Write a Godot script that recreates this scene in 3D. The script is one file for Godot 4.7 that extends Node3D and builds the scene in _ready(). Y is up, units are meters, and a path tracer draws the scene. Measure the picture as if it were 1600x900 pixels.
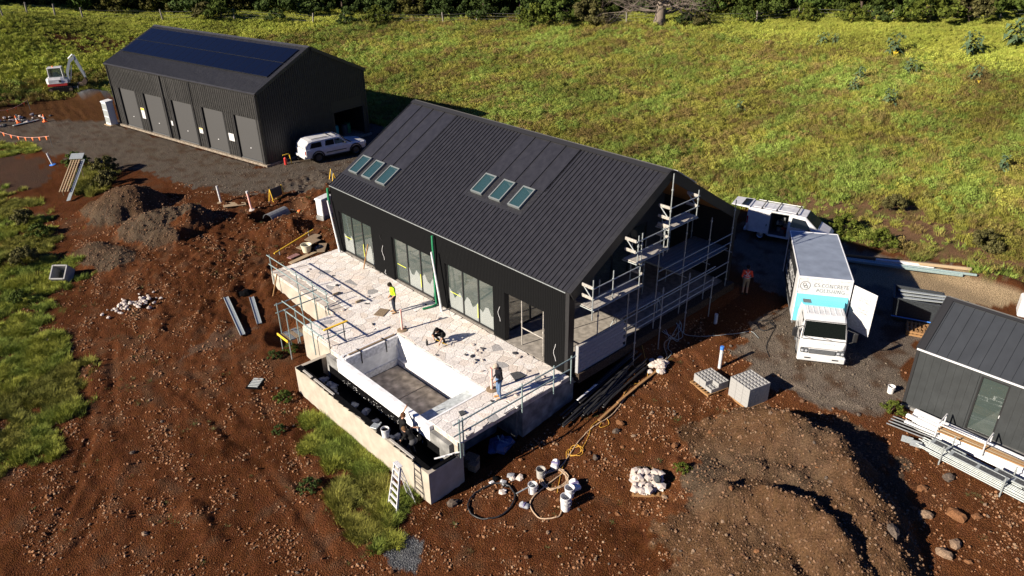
extends Node3D

# ---------------------------------------------------------------- mesh builder
class MB:
	var v := PackedVector3Array()
	var n := PackedVector3Array()
	var c := PackedColorArray()
	var col := Color(1, 1, 1)
	var xf := Transform3D()
	func tri(a: Vector3, b: Vector3, d: Vector3) -> void:   # counter-clockwise seen from outside
		a = xf * a; b = xf * b; d = xf * d
		var q := (b - a).cross(d - a).normalized()
		v.append(a); v.append(d); v.append(b)
		for i in 3:
			n.append(q); c.append(col)
	func tris(a: Vector3, b: Vector3, d: Vector3, na: Vector3, nb: Vector3, nd: Vector3) -> void:
		v.append(xf * a); v.append(xf * d); v.append(xf * b)
		n.append(xf.basis * na); n.append(xf.basis * nd); n.append(xf.basis * nb)
		for i in 3: c.append(col)
	func quad(a: Vector3, b: Vector3, d: Vector3, e: Vector3) -> void:
		tri(a, b, d); tri(a, d, e)
	func quado(a: Vector3, b: Vector3, d: Vector3, e: Vector3, o: Vector3) -> void:   # faces away from o
		var f := (a + b + d + e) * 0.25
		var q := (b - a).cross(d - a)
		if q.length_squared() < 1e-14: q = (d - a).cross(e - a)
		if q.dot(f - o) < 0.0: quad(a, e, d, b)
		else: quad(a, b, d, e)
	func hexa(p: Array) -> void:   # 4 bottom corners, then the 4 above them
		var o := Vector3.ZERO
		for q in p: o += q
		o /= 8.0
		quado(p[0], p[1], p[2], p[3], o); quado(p[4], p[5], p[6], p[7], o)
		for i in 4:
			var j := (i + 1) % 4
			quado(p[i], p[j], p[4 + j], p[4 + i], o)
	func box(o: Vector3, s: Vector3) -> void:
		var h := s * 0.5
		hexa([o + Vector3(-h.x, -h.y, -h.z), o + Vector3(h.x, -h.y, -h.z), o + Vector3(h.x, -h.y, h.z), o + Vector3(-h.x, -h.y, h.z),
			o + Vector3(-h.x, h.y, -h.z), o + Vector3(h.x, h.y, -h.z), o + Vector3(h.x, h.y, h.z), o + Vector3(-h.x, h.y, h.z)])
	func bx(x0: float, x1: float, y0: float, y1: float, z0: float, z1: float) -> void:
		box(Vector3(x0 + x1, y0 + y1, z0 + z1) * 0.5, Vector3(x1 - x0, y1 - y0, z1 - z0))
	func cbox(o: Vector3, s: Vector3, b: float) -> void:   # box with chamfered edges
		var h := s * 0.5
		var k := h - Vector3(b, b, b)
		for ax in 3:
			for sg in [-1.0, 1.0]:
				var u := (ax + 1) % 3
				var w := (ax + 2) % 3
				var q := []
				for m in [[-1, -1], [1, -1], [1, 1], [-1, 1]]:
					var p := Vector3.ZERO
					p[ax] = sg * h[ax]; p[u] = m[0] * k[u]; p[w] = m[1] * k[w]
					q.append(o + p)
				quado(q[0], q[1], q[2], q[3], o)
		for ax in 3:
			var u := (ax + 1) % 3
			var w := (ax + 2) % 3
			for su in [-1.0, 1.0]:
				for sw in [-1.0, 1.0]:
					var q := []
					for m in [[-1, 0], [1, 0], [1, 1], [-1, 1]]:
						var p := Vector3.ZERO
						p[ax] = m[0] * k[ax]
						p[u] = su * (h[u] if m[1] == 0 else k[u])
						p[w] = sw * (k[w] if m[1] == 0 else h[w])
						q.append(o + p)
					quado(q[0], q[1], q[2], q[3], o)
		for sx in [-1.0, 1.0]:
			for sy in [-1.0, 1.0]:
				for sz in [-1.0, 1.0]:
					var a := o + Vector3(sx * h.x, sy * k.y, sz * k.z)
					var d := o + Vector3(sx * k.x, sy * h.y, sz * k.z)
					var e := o + Vector3(sx * k.x, sy * k.y, sz * h.z)
					if (d - a).cross(e - a).dot(Vector3(sx, sy, sz)) > 0.0: tri(a, d, e)
					else: tri(a, e, d)
	func ring(o: Vector3, u: Vector3, w: Vector3, r: float, k: int) -> PackedVector3Array:
		var q := PackedVector3Array()
		for i in k:
			var t := TAU * i / k
			q.append(o + (u * cos(t) + w * sin(t)) * r)
		return q
	func tube(a: Vector3, b: Vector3, r: float, k := 8, r2 := -1.0) -> void:
		if r2 < 0.0: r2 = r
		var d := (b - a).normalized()
		var u := d.cross(Vector3.UP if absf(d.y) < 0.9 else Vector3.RIGHT).normalized()
		var w := d.cross(u)
		var p := ring(a, u, w, r, k)
		var q := ring(b, u, w, r2, k)
		for i in k:
			var j := (i + 1) % k
			var ni := (p[i] - a).normalized()
			var nj := (p[j] - a).normalized()
			tris(p[i], p[j], q[j], ni, nj, nj)
			tris(p[i], q[j], q[i], ni, nj, ni)
			tri(a, p[j], p[i]); tri(b, q[i], q[j])
	func path(pts: Array, r: float, k := 6) -> void:
		for i in range(pts.size() - 1):
			tube(pts[i], pts[i + 1], r, k)
	func lathe(o: Vector3, prof: Array, k := 14, axis := 1) -> void:   # prof: Vector2(radius, along axis)
		var ex := Vector3.RIGHT; var ey := Vector3.UP; var ez := Vector3.BACK
		if axis == 2: ey = Vector3.BACK; ez = Vector3.DOWN
		if axis == 0: ey = Vector3.RIGHT; ex = Vector3.DOWN
		for s in range(prof.size() - 1):
			var p: Vector2 = prof[s]
			var q: Vector2 = prof[s + 1]
			if p.distance_to(q) < 1e-6: continue
			var e := (q - p).normalized()
			for i in k:
				var t := TAU * i / k
				var t2 := TAU * (i + 1) / k
				var d1 := ex * cos(t) + ez * sin(t)
				var d2 := ex * cos(t2) + ez * sin(t2)
				var n1 := d1 * e.y - ey * e.x
				var n2 := d2 * e.y - ey * e.x
				var a := o + d1 * p.x + ey * p.y
				var b := o + d2 * p.x + ey * p.y
				var f := o + d2 * q.x + ey * q.y
				var g := o + d1 * q.x + ey * q.y
				if p.x > 1e-5: tris(a, f, b, n1, n2, n2)
				if q.x > 1e-5: tris(a, g, f, n1, n1, n2)
	func prism(poly: Array, z0: float, z1: float) -> void:   # polygon in local x,y swept along z
		var pp := PackedVector2Array(poly)
		if Geometry2D.is_polygon_clockwise(pp): pp.reverse()
		var t := Geometry2D.triangulate_polygon(pp)
		for i in range(0, t.size(), 3):
			var a := pp[t[i]]; var b := pp[t[i + 1]]; var d := pp[t[i + 2]]
			if (b - a).cross(d - a) < 0.0:
				var s := b; b = d; d = s
			tri(Vector3(a.x, a.y, z1), Vector3(b.x, b.y, z1), Vector3(d.x, d.y, z1))
			tri(Vector3(a.x, a.y, z0), Vector3(d.x, d.y, z0), Vector3(b.x, b.y, z0))
		var k := pp.size()
		var area := 0.0
		for i in k: area += pp[i].cross(pp[(i + 1) % k])
		for i in k:
			var a := pp[i]; var b := pp[(i + 1) % k]
			if area < 0.0:
				var s := a; a = b; b = s
			quad(Vector3(a.x, a.y, z0), Vector3(b.x, b.y, z0), Vector3(b.x, b.y, z1), Vector3(a.x, a.y, z1))
	func blob(o: Vector3, r: Vector3, k := 8, m := 6, rough := 0.0, sd := 0) -> void:   # rounded lump
		var rng := RandomNumberGenerator.new(); rng.seed = sd + 11
		var g := []
		for j in m + 1:
			var row := []
			for i in k:
				var ph := PI * j / m - PI / 2
				var th := TAU * i / k
				var q := 1.0 + rng.randf_range(-rough, rough)
				row.append(o + Vector3(cos(ph) * cos(th) * r.x, sin(ph) * r.y, cos(ph) * sin(th) * r.z) * q if j > 0 and j < m else o + Vector3(0, sin(ph) * r.y, 0))
			g.append(row)
		for j in m:
			for i in k:
				var i2 := (i + 1) % k
				if rough > 0.0:
					if j > 0: tri(g[j][i], g[j + 1][i2], g[j][i2])
					if j < m - 1: tri(g[j][i], g[j + 1][i], g[j + 1][i2])
				else:
					var f := func(p): return ((p - o) / (r * r)).normalized()
					if j > 0: tris(g[j][i], g[j + 1][i2], g[j][i2], f.call(g[j][i]), f.call(g[j + 1][i2]), f.call(g[j][i2]))
					if j < m - 1: tris(g[j][i], g[j + 1][i], g[j + 1][i2], f.call(g[j][i]), f.call(g[j + 1][i]), f.call(g[j + 1][i2]))
	func mesh() -> ArrayMesh:
		var a := []
		a.resize(Mesh.ARRAY_MAX)
		a[Mesh.ARRAY_VERTEX] = v; a[Mesh.ARRAY_NORMAL] = n; a[Mesh.ARRAY_COLOR] = c
		var m := ArrayMesh.new()
		m.add_surface_from_arrays(Mesh.PRIMITIVE_TRIANGLES, a)
		return m

# ---------------------------------------------------------------- naming, tagging
var used := {}
func numbered(s: String) -> String:
	if not used.has(s):
		used[s] = 0
		return s
	used[s] += 1
	return "%s_%03d" % [s, used[s]]
func tag(o: Node, label: String, cat: String, group := "") -> void:
	o.set_meta("label", label); o.set_meta("category", cat)
	if group != "": o.set_meta("group", group)
func thing(called: String, label: String, cat: String, at := Vector3.ZERO, yaw := 0.0, group := "") -> Node3D:
	var o := Node3D.new()
	o.name = numbered(called)
	add_child(o)
	o.position = at; o.rotation.y = yaw
	tag(o, label, cat, group)
	return o
func part(mb, called: String, m: Material, parent: Node, stuff := false) -> MeshInstance3D:
	var o := MeshInstance3D.new()
	o.mesh = mb.mesh() if mb is MB else mb
	o.material_override = m
	o.name = called
	o.cast_shadow = GeometryInstance3D.SHADOW_CASTING_SETTING_ON
	parent.add_child(o, true)
	if stuff: o.set_meta("kind", "stuff")
	return o
func solo(mb, called: String, m: Material, label: String, cat: String, group := "", at := Vector3.ZERO, yaw := 0.0) -> MeshInstance3D:
	var o := part(mb, numbered(called), m, self)
	o.position = at; o.rotation.y = yaw
	tag(o, label, cat, group)
	return o
func copy(o: Node3D, at: Vector3, yaw: float, label := "") -> Node3D:
	var r := o.duplicate() as Node3D
	var base := String(o.name)
	if base.length() > 4 and base.substr(base.length() - 4, 1) == "_" and base.right(3).is_valid_int(): base = base.left(-4)
	r.name = numbered(base)
	add_child(r)
	r.position = at; r.rotation.y = yaw
	if label != "": r.set_meta("label", label)
	return r
func fwd_yaw(fx: float, fz: float) -> float: return atan2(-fz, fx)   # turn that points local +x along (fx, fz)

# ---------------------------------------------------------------- materials
var tex := {}
func grain(called: String, freq: float, lo: float, hi: float, oct := 4, pw := 1.0, size := 512, kind := FastNoiseLite.TYPE_SIMPLEX_SMOOTH, tint := Vector3.ONE) -> ImageTexture:
	if tex.has(called): return tex[called]
	var f := FastNoiseLite.new()
	f.seed = called.hash() % 9999; f.frequency = freq; f.fractal_octaves = oct; f.noise_type = kind
	var im := f.get_seamless_image(size, size)
	im.convert(Image.FORMAT_L8)
	var d := im.get_data()
	var out := PackedByteArray()
	out.resize(d.size() * 3)
	for i in d.size():
		var t := pow(d[i] / 255.0, pw)
		var q := lerpf(lo, hi, t)
		out[i * 3] = int(clampf(q * lerpf(tint.x, 1.0, t), 0, 1) * 255); out[i * 3 + 1] = int(clampf(q * lerpf(tint.y, 1.0, t), 0, 1) * 255); out[i * 3 + 2] = int(clampf(q * lerpf(tint.z, 1.0, t), 0, 1) * 255)
	var t2 := ImageTexture.create_from_image(Image.create_from_data(size, size, false, Image.FORMAT_RGB8, out))
	tex[called] = t2
	return t2
func bump(called: String, freq: float, strength: float, oct := 4, size := 512) -> ImageTexture:
	if tex.has(called): return tex[called]
	var f := FastNoiseLite.new()
	f.seed = called.hash() % 9999; f.frequency = freq; f.fractal_octaves = oct
	var im := f.get_seamless_image(size, size)
	im.convert(Image.FORMAT_RGBA8)
	im.bump_map_to_normal_map(strength)
	tex[called] = ImageTexture.create_from_image(im)
	return tex[called]
func mat(r: float, g: float, b: float, rough := 0.8, metal := 0.0, t: Texture2D = null, per_m := 0.5, nm: Texture2D = null, ns := 1.0) -> StandardMaterial3D:
	var m := StandardMaterial3D.new()
	m.albedo_color = Color(r, g, b).linear_to_srgb()
	m.roughness = rough; m.metallic = metal
	if rough >= 0.85: m.metallic_specular = 0.15
	if t or nm:
		m.uv1_triplanar = true; m.uv1_world_triplanar = true
		m.uv1_scale = Vector3(per_m, per_m, per_m)
	if t: m.albedo_texture = t
	if nm:
		m.normal_enabled = true; m.normal_texture = nm; m.normal_scale = ns
	return m
func vmat(rough := 0.9, t: Texture2D = null, per_m := 0.5, nm: Texture2D = null, ns := 1.0) -> StandardMaterial3D:
	var m := mat(1, 1, 1, rough, 0.0, t, per_m, nm, ns)
	m.vertex_color_use_as_albedo = true
	return m
func glass(r: float, g: float, b: float, a: float) -> StandardMaterial3D:
	var m := mat(r, g, b, 0.03)
	m.transparency = BaseMaterial3D.TRANSPARENCY_ALPHA
	m.albedo_color.a = a
	m.metallic_specular = 0.6
	return m
var M := {}
func make_materials() -> void:
	var blotch := grain("blotch", 0.012, 0.72, 1.0, 5)
	var soft := grain("soft", 0.008, 0.86, 1.0, 5)
	var fine := grain("fine", 0.09, 0.7, 1.0, 4)
	var mott := grain("mott", 0.02, 0.45, 1.0, 5)
	var bf := bump("bumpfine", 0.08, 3.0, 4)
	M.roof = mat(0.026, 0.0258, 0.030, 0.42, 0.0, blotch, 0.35)
	M.roof_flat = mat(0.030, 0.030, 0.034, 0.5, 0.0, mott, 0.6)
	M.clad = mat(0.0095, 0.0098, 0.0105, 0.86, 0.0, fine, 0.7)
	M.black = mat(0.009, 0.009, 0.010, 0.6)
	M.blackmat = mat(0.010, 0.010, 0.011, 0.9, 0.0, mott, 1.5)
	M.frame = mat(0.015, 0.015, 0.016, 0.4)
	M.alu = mat(0.72, 0.73, 0.74, 0.4, 0.3)
	M.glass = glass(0.09, 0.12, 0.11, 0.30)
	M.sky_glass = glass(0.03, 0.075, 0.08, 0.45)
	M.veh_glass = glass(0.05, 0.09, 0.09, 0.6)
	M.dark_glass = mat(0.008, 0.01, 0.012, 0.06)
	M.film = mat(0.30, 0.34, 0.31, 0.5, 0.0, mott, 1.2)
	M.concrete = mat(0.30, 0.30, 0.29, 0.9, 0.0, grain("stain", 0.006, 0.6, 1.0, 4), 0.4)
	M.slab = mat(0.36, 0.33, 0.29, 0.9, 0.0, blotch, 0.4)
	M.render_tan = mat(0.39, 0.35, 0.29, 0.92, 0.0, soft, 0.35)
	M.block = mat(0.40, 0.41, 0.42, 0.95, 0.0, fine, 1.2, bf, 0.5)
	M.pool_white = mat(0.80, 0.81, 0.81, 0.7, 0.0, soft, 0.6)
	M.pool_blue = mat(0.78, 0.78, 0.79, 0.6, 0.0, blotch, 0.8)
	M.pool_floor = mat(0.70, 0.58, 0.43, 0.85, 0.0, grain("stain", 0.006, 0.6, 1.0, 4), 0.5)
	M.membrane = mat(0.006, 0.006, 0.007, 0.86, 0.0, mott, 1.0, bf, 0.5)
	M.galv = mat(0.42, 0.46, 0.46, 0.5, 0.35, blotch, 2.0)
	M.galv_green = mat(0.30, 0.40, 0.40, 0.5, 0.2, blotch, 2.0)
	M.plank = mat(0.62, 0.58, 0.52, 0.7, 0.0, mott, 1.5)
	M.timber = mat(0.42, 0.24, 0.11, 0.85, 0.0, grain("wood", 0.03, 0.6, 1.0, 4), 2.0)
	M.timber_pale = mat(0.50, 0.38, 0.24, 0.85, 0.0, grain("wood", 0.03, 0.6, 1.0, 4), 2.0)
	M.ply = mat(0.40, 0.30, 0.20, 0.85, 0.0, mott, 1.5)
	M.ceil_timber = mat(0.42, 0.20, 0.05, 0.8, 0.0, grain("wood", 0.03, 0.6, 1.0, 4), 2.0)
	M.white = mat(0.68, 0.68, 0.68, 0.5, 0.0, blotch, 1.0)
	M.white_paint = mat(0.62, 0.625, 0.63, 0.25, 0.0, soft, 0.5)
	M.white_paint.clearcoat_enabled = true
	M.white_plastic = mat(0.78, 0.78, 0.78, 0.45, 0.0, blotch, 3.0)
	M.tyre = mat(0.012, 0.012, 0.012, 0.9)
	M.rim = mat(0.05, 0.05, 0.055, 0.4, 0.6)
	M.rim_light = mat(0.5, 0.5, 0.52, 0.35, 0.7)
	M.red = mat(0.42, 0.03, 0.025, 0.4)
	M.redlamp = mat(0.35, 0.02, 0.02, 0.2)
	M.yellow = mat(0.72, 0.45, 0.03, 0.6)
	M.orange = mat(0.85, 0.16, 0.03, 0.6)
	M.pink = mat(0.75, 0.42, 0.36, 0.6)
	M.green = mat(0.01, 0.17, 0.07, 0.5)
	M.teal = mat(0.04, 0.36, 0.33, 0.5)
	M.cyan = mat(0.13, 0.52, 0.62, 0.4)
	M.blue = mat(0.015, 0.045, 0.14, 0.5)
	M.blueplastic = mat(0.05, 0.18, 0.55, 0.4)
	M.grey_dark = mat(0.05, 0.055, 0.06, 0.6)
	M.grey_mid = mat(0.18, 0.19, 0.20, 0.6, 0.0, blotch, 1.0)
	M.truckroof = mat(0.24, 0.28, 0.34, 0.5, 0.1, soft, 0.3)
	M.ink = mat(0.10, 0.11, 0.12, 0.6)
	M.shedclad = mat(0.034, 0.033, 0.031, 0.55, 0.0, blotch, 0.3)
	M.shedroof = mat(0.05, 0.05, 0.052, 0.45, 0.1, blotch, 0.3)
	M.roller = mat(0.022, 0.0218, 0.0218, 0.55)
	M.solar = mat(0.0010, 0.0017, 0.0045, 0.3)
	M.solarframe = mat(0.006, 0.007, 0.010, 0.4)
	M.smallroof = mat(0.030, 0.034, 0.039, 0.5, 0.0, soft, 0.4)
	M.smallwall = mat(0.030, 0.034, 0.036, 0.5, 0.0, soft, 0.4)
	M.block_pale = mat(0.37, 0.37, 0.365, 0.95, 0.0, fine, 1.2)
	M.pipe_black = mat(0.014, 0.014, 0.015, 0.5)
	M.hose = mat(0.36, 0.26, 0.17, 0.7)
	M.hose_yellow = mat(0.48, 0.26, 0.03, 0.6)
	M.sandstone = vmat(0.9, blotch, 1.6)
	M.rock = vmat(0.95, fine, 0.9)
	M.rockpale = mat(0.64, 0.56, 0.50, 0.95, 0.0, blotch, 1.0)
	M.body = vmat(0.85)
	M.leaf = vmat(0.8)
	M.leaf.metallic_specular = 0.2
	M.leaf.backlight_enabled = true
	M.leaf.backlight = Color(0.25, 0.27, 0.05)
	M.bark = mat(0.17, 0.13, 0.10, 0.95, 0.0, mott, 1.5)
	M.bark_pale = mat(0.34, 0.28, 0.23, 0.95, 0.0, mott, 1.5)
	M.post = mat(0.42, 0.38, 0.33, 0.95, 0.0, mott, 2.0)
	M.wire = mat(0.2, 0.2, 0.2, 0.6, 0.5)
	M.filmglass = glass(0.40, 0.43, 0.42, 0.34)
	M.filmglass.roughness = 0.5
	M.tape = mat(0.62, 0.66, 0.05, 0.6)
	M.skyframe = mat(0.16, 0.18, 0.18, 0.45, 0.2)
	M.plaster = mat(0.45, 0.45, 0.43, 0.9)
	M.slab_pale = mat(0.60, 0.54, 0.47, 0.95, 0.0, blotch, 0.5)
	M.pool_pale = mat(0.52, 0.56, 0.56, 0.7, 0.0, blotch, 0.6)
	M.scrap = mat(0.22, 0.23, 0.25, 0.6)
	M.slab2 = mat(0.40, 0.34, 0.27, 0.9, 0.0, mott, 0.5)
	M.screen = mat(0.012, 0.030, 0.035, 0.08)
	M.screen_olive = mat(0.011, 0.014, 0.010, 0.12, 0.0, mott, 2.5)
	M.screen_olive.metallic_specular = 0.3
	M.lamp_glass = mat(0.55, 0.58, 0.62, 0.1, 0.4)
	M.grey_pale = mat(0.55, 0.56, 0.57, 0.6)
	M.soil_steel = mat(0.13, 0.09, 0.065, 0.7, 0.2)
	M.boom_grey = mat(0.34, 0.38, 0.39, 0.5)
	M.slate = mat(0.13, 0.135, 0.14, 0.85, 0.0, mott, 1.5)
	M.rock_slate = mat(0.05, 0.05, 0.055, 0.85)
	M.dusty_pink = mat(0.40, 0.20, 0.18, 0.8, 0.0, mott, 1.5)
	M.cream = mat(0.55, 0.52, 0.38, 0.6)
	M.green_pale = mat(0.20, 0.38, 0.18, 0.6)
	M.bucket_grey = mat(0.62, 0.60, 0.55, 0.6, 0.0, mott, 3.0)
	M.purple = mat(0.25, 0.22, 0.45, 0.6, 0.0, mott, 3.0)
	M.skip = mat(0.05, 0.06, 0.07, 0.6, 0.1, mott, 1.0)
	M.dirty_shaded_concrete = mat(0.11, 0.085, 0.065, 0.95, 0.0, mott, 0.8)

# ---------------------------------------------------------------- the lie of the land
const CP := [[3.4, -34.4, 0.9], [-0.4, -55.9, 0.9], [14.1, -36.3, 0.9], [10.3, -57.8, 0.9], [0.56, -41.95, 0.85], [-3.89, -51.53, 0.9], [-4.65, -66.58, 1.1], [-1.34, -69.43, 2.0], [3.76, -29.16, 0.5], [-0.38, -33.96, 0.6], [-10.73, -36.04, 0.2], [-9.5, -50.96, 0.6], [-0.02, -26.94, -0.05], [-4.26, -23.07, -0.5], [-5.09, -17.57, -1.2], [-8.64, -24.9, -0.5], [-12.93, -28.81, -0.8], [-12.89, -40.22, 0.1], [-15.72, -28.66, -1.0], [-12.65, -14.97, -1.9], [-8.32, -13.58, -1.75], [-8.15, -9.91, -2.25], [-7.93, 0.47, -2.25], [-10.66, -0.68, -2.5], [-17.38, -13.63, -2.3], [-14.8, -6.23, -2.6], [-20.08, -8.05, -2.8], [-9.3, 3.05, -2.6], [-5.67, 0.47, -2.2], [-5.28, 3.25, -2.1], [-0.29, 1.04, -1.5], [-0.11, 4.46, -1.55], [-1.71, 6.03, -1.75], [4.99, 6.44, -1.2], [6.4, 1.72, -1.0], [13.4, 1.11, -0.75], [9.93, 7.73, -0.62], [20.61, -2.02, -0.5], [18.61, 8.48, -0.6], [9.44, 11.2, -0.85], [5.94, 15.28, -1.0], [22.88, 11.74, -0.4], [4.0, 17.14, -1.3], [-0.94, 11.98, -1.6], [-4.54, 7.95, -2.2], [23.16, 2.98, -0.3], [13.5, -19, 0.3], [13.5, -9, 0], [0, -19.5, -0.2], [25, -12, 0.6], [32, -4, 1.0], [-25, 25, -4], [20, 30, -1], [-45, -20, -3], [7.35, -90.16, 6.35], [63.16, -27.06, 6.06], [-1.89, -85.0, 8.07], [55.42, -40.67, 5.27], [43.64, -62.39, 4.5], [21.81, -81.08, 5.54], [69.22, -2.97, 7.17], [110, -30, 9], [100, -90, 8], [40, -130, 8], [-20, -130, 8], [110, 20, 9]]
const ZONES := {
	"road": [-11.1, -65.9, -5.2, -64.4, -2.4, -62.5, -0.1, -57.7, -0.6, -55.2, 3.1, -34.2, 6.3, -34.5, 14.8, -39.3, 16.9, -38.4, 11.7, -30.8, 6.7, -29.6, 4.5, -27.3, 1.9, -29.6, 0.3, -30.4, -1.3, -32.9, -2.8, -36.3, -3.7, -40.0, -5.0, -43.1, -7.1, -49.2, -8.5, -55.3, -12.3, -60.1],
	"earth": [-9.6, -72.0, -3.7, -69.5, -0.2, -69.2, 2.3, -66.4, -0.2, -58.2, -5.5, -63.6, -11.2, -65.6],
	"brown": [2.1, -80.7, 9.5, -79.4, 8.5, -76.0, 2.3, -75.8, -1.0, -77.0],
	"grassA": [-13.8, -47.7, -12.0, -42.3, -12.2, -37.1, -12.8, -34.2, -11.2, -33.0, -14.0, -31.2, -13.2, -31.5, -12.2, -27.5, -15.0, -26.2, -18.7, -23.5],
	"grassB": [-18.5, -24.7, -15.3, -25.1, -15.1, -21.4, -15.0, -17.8, -16.5, -16.1, -17.0, -14.9, -18.0, -14.2, -20.8, -13.6],
	"grassC": [-8.5, -8.3, -7.6, -7.5, -7.6, -5.3, -7.5, -3.2, -8.2, -1.9, -8.7, 0.0, -9.4, 0.9, -10.4, 0.6, -10.8, -0.0, -10.6, -1.5, -10.7, -2.8, -9.5, -3.9, -9.7, -6.0],
	"grassD": [-11.6, -59.0, -8.2, -56.6, -8.2, -52.3, -12.6, -53.9],
	"grassE": [-7.2, -45.5, -5.4, -43.5, -6.2, -39.9, -8.1, -37.7, -8.9, -39.5],
	"pad": [8.4, 3.6, 11.1, 3.1, 14.6, 3.2, 15.4, -0.2, 17.0, -2.1, 20.8, -4.5, 23.7, -2.0, 22.8, 3.1, 23.7, 7.9, 13.2, 9.9, 9.2, 11.2, 7.3, 9.9, 7.1, 7.0, 7.0, 5.1],
	"sand": [20.7, 3.7, 23.0, 5.3, 23.3, 10.2, 23.1, 11.7, 21.3, 11.6, 20.2, 9.2, 19.5, 7.5, 19.3, 6.2, 18.9, 4.6],
	"bank": [24.3, -4.7, 27.8, -3.3, 29.0, -0.2, 31.9, 2.4, 30.7, 5.3, 27.3, 9.4, 27.7, 10.6, 24.9, 12.7, 24.0, 10.5, 24.1, 7.8, 24.3, 4.4, 24.9, 1.8],
	"mud": [2.5, 5.0, 5.3, 6.9, 6.9, 10.1, 5.9, 12.3, 3.8, 13.9, 0.2, 15.9, -6.0, 9.1, -3.4, 8.2, -1.3, 7.2, 0.6, 6.8],
	"greyp": [-9.9, 0.3, -9.2, 0.7, -9.3, 1.6, -10.0, 2.2, -10.6, 1.8, -10.6, 1.0],
	"greyq": [-0.7, -68.5, 2.3, -67.3, 1.9, -65.9, -0.6, -67.1],
	"greyr": [-11.3, -55.3, -8.4, -49.6, -9.1, -45.2, -11.3, -43.2, -13.3, -45.5],
	"slurry": [-11.2, -16.2, -9.1, -17.2, -7.4, -16.8, -7.3, -15.6, -9.4, -15.7],
}
var tw := PackedFloat64Array()
var hg := PackedFloat32Array()
const HX0 := -60.0
const HZ0 := -150.0
const HN := 190
const HM := 200
func tps_solve() -> void:
	var k := CP.size()
	var m := k + 3
	var a := []
	for i in m:
		var row := PackedFloat64Array(); row.resize(m + 1)
		a.append(row)
	for i in k:
		for j in k:
			var r2: float = pow(CP[i][0] - CP[j][0], 2) + pow(CP[i][1] - CP[j][1], 2)
			a[i][j] = (r2 * log(r2) if r2 > 1e-9 else 0.0) + (8.0 if i == j else 0.0)
		a[i][k] = 1.0; a[i][k + 1] = CP[i][0]; a[i][k + 2] = CP[i][1]; a[i][m] = CP[i][2]
		a[k][i] = 1.0; a[k + 1][i] = CP[i][0]; a[k + 2][i] = CP[i][1]
	for i in m:
		var p := i
		for r in range(i + 1, m):
			if absf(a[r][i]) > absf(a[p][i]): p = r
		var s = a[i]; a[i] = a[p]; a[p] = s
		for r in range(i + 1, m):
			var f: float = a[r][i] / a[i][i]
			if f == 0.0: continue
			for q in range(i, m + 1): a[r][q] -= f * a[i][q]
	tw.resize(m)
	for i in range(m - 1, -1, -1):
		var s2: float = a[i][m]
		for q in range(i + 1, m): s2 -= a[i][q] * tw[q]
		tw[i] = s2 / a[i][i]
	hg.resize(HN * HM)
	for zi in HM:
		for xi in HN:
			var x := HX0 + xi
			var z := HZ0 + zi
			var y: float = tw[k] + tw[k + 1] * x + tw[k + 2] * z
			for i in k:
				var r2: float = (x - CP[i][0]) * (x - CP[i][0]) + (z - CP[i][1]) * (z - CP[i][1])
				if r2 > 1e-9: y += tw[i] * r2 * log(r2)
			hg[zi * HN + xi] = y
func land(x: float, z: float) -> float:
	var fx := clampf(x - HX0, 0.0, HN - 1.01)
	var fz := clampf(z - HZ0, 0.0, HM - 1.01)
	var i := int(fx)
	var j := int(fz)
	fx -= i; fz -= j
	var a := lerpf(hg[j * HN + i], hg[j * HN + i + 1], fx)
	var b := lerpf(hg[(j + 1) * HN + i], hg[(j + 1) * HN + i + 1], fx)
	return lerpf(a, b, fz)
var n1 := FastNoiseLite.new()
var n2 := FastNoiseLite.new()
var n3 := FastNoiseLite.new()
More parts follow.
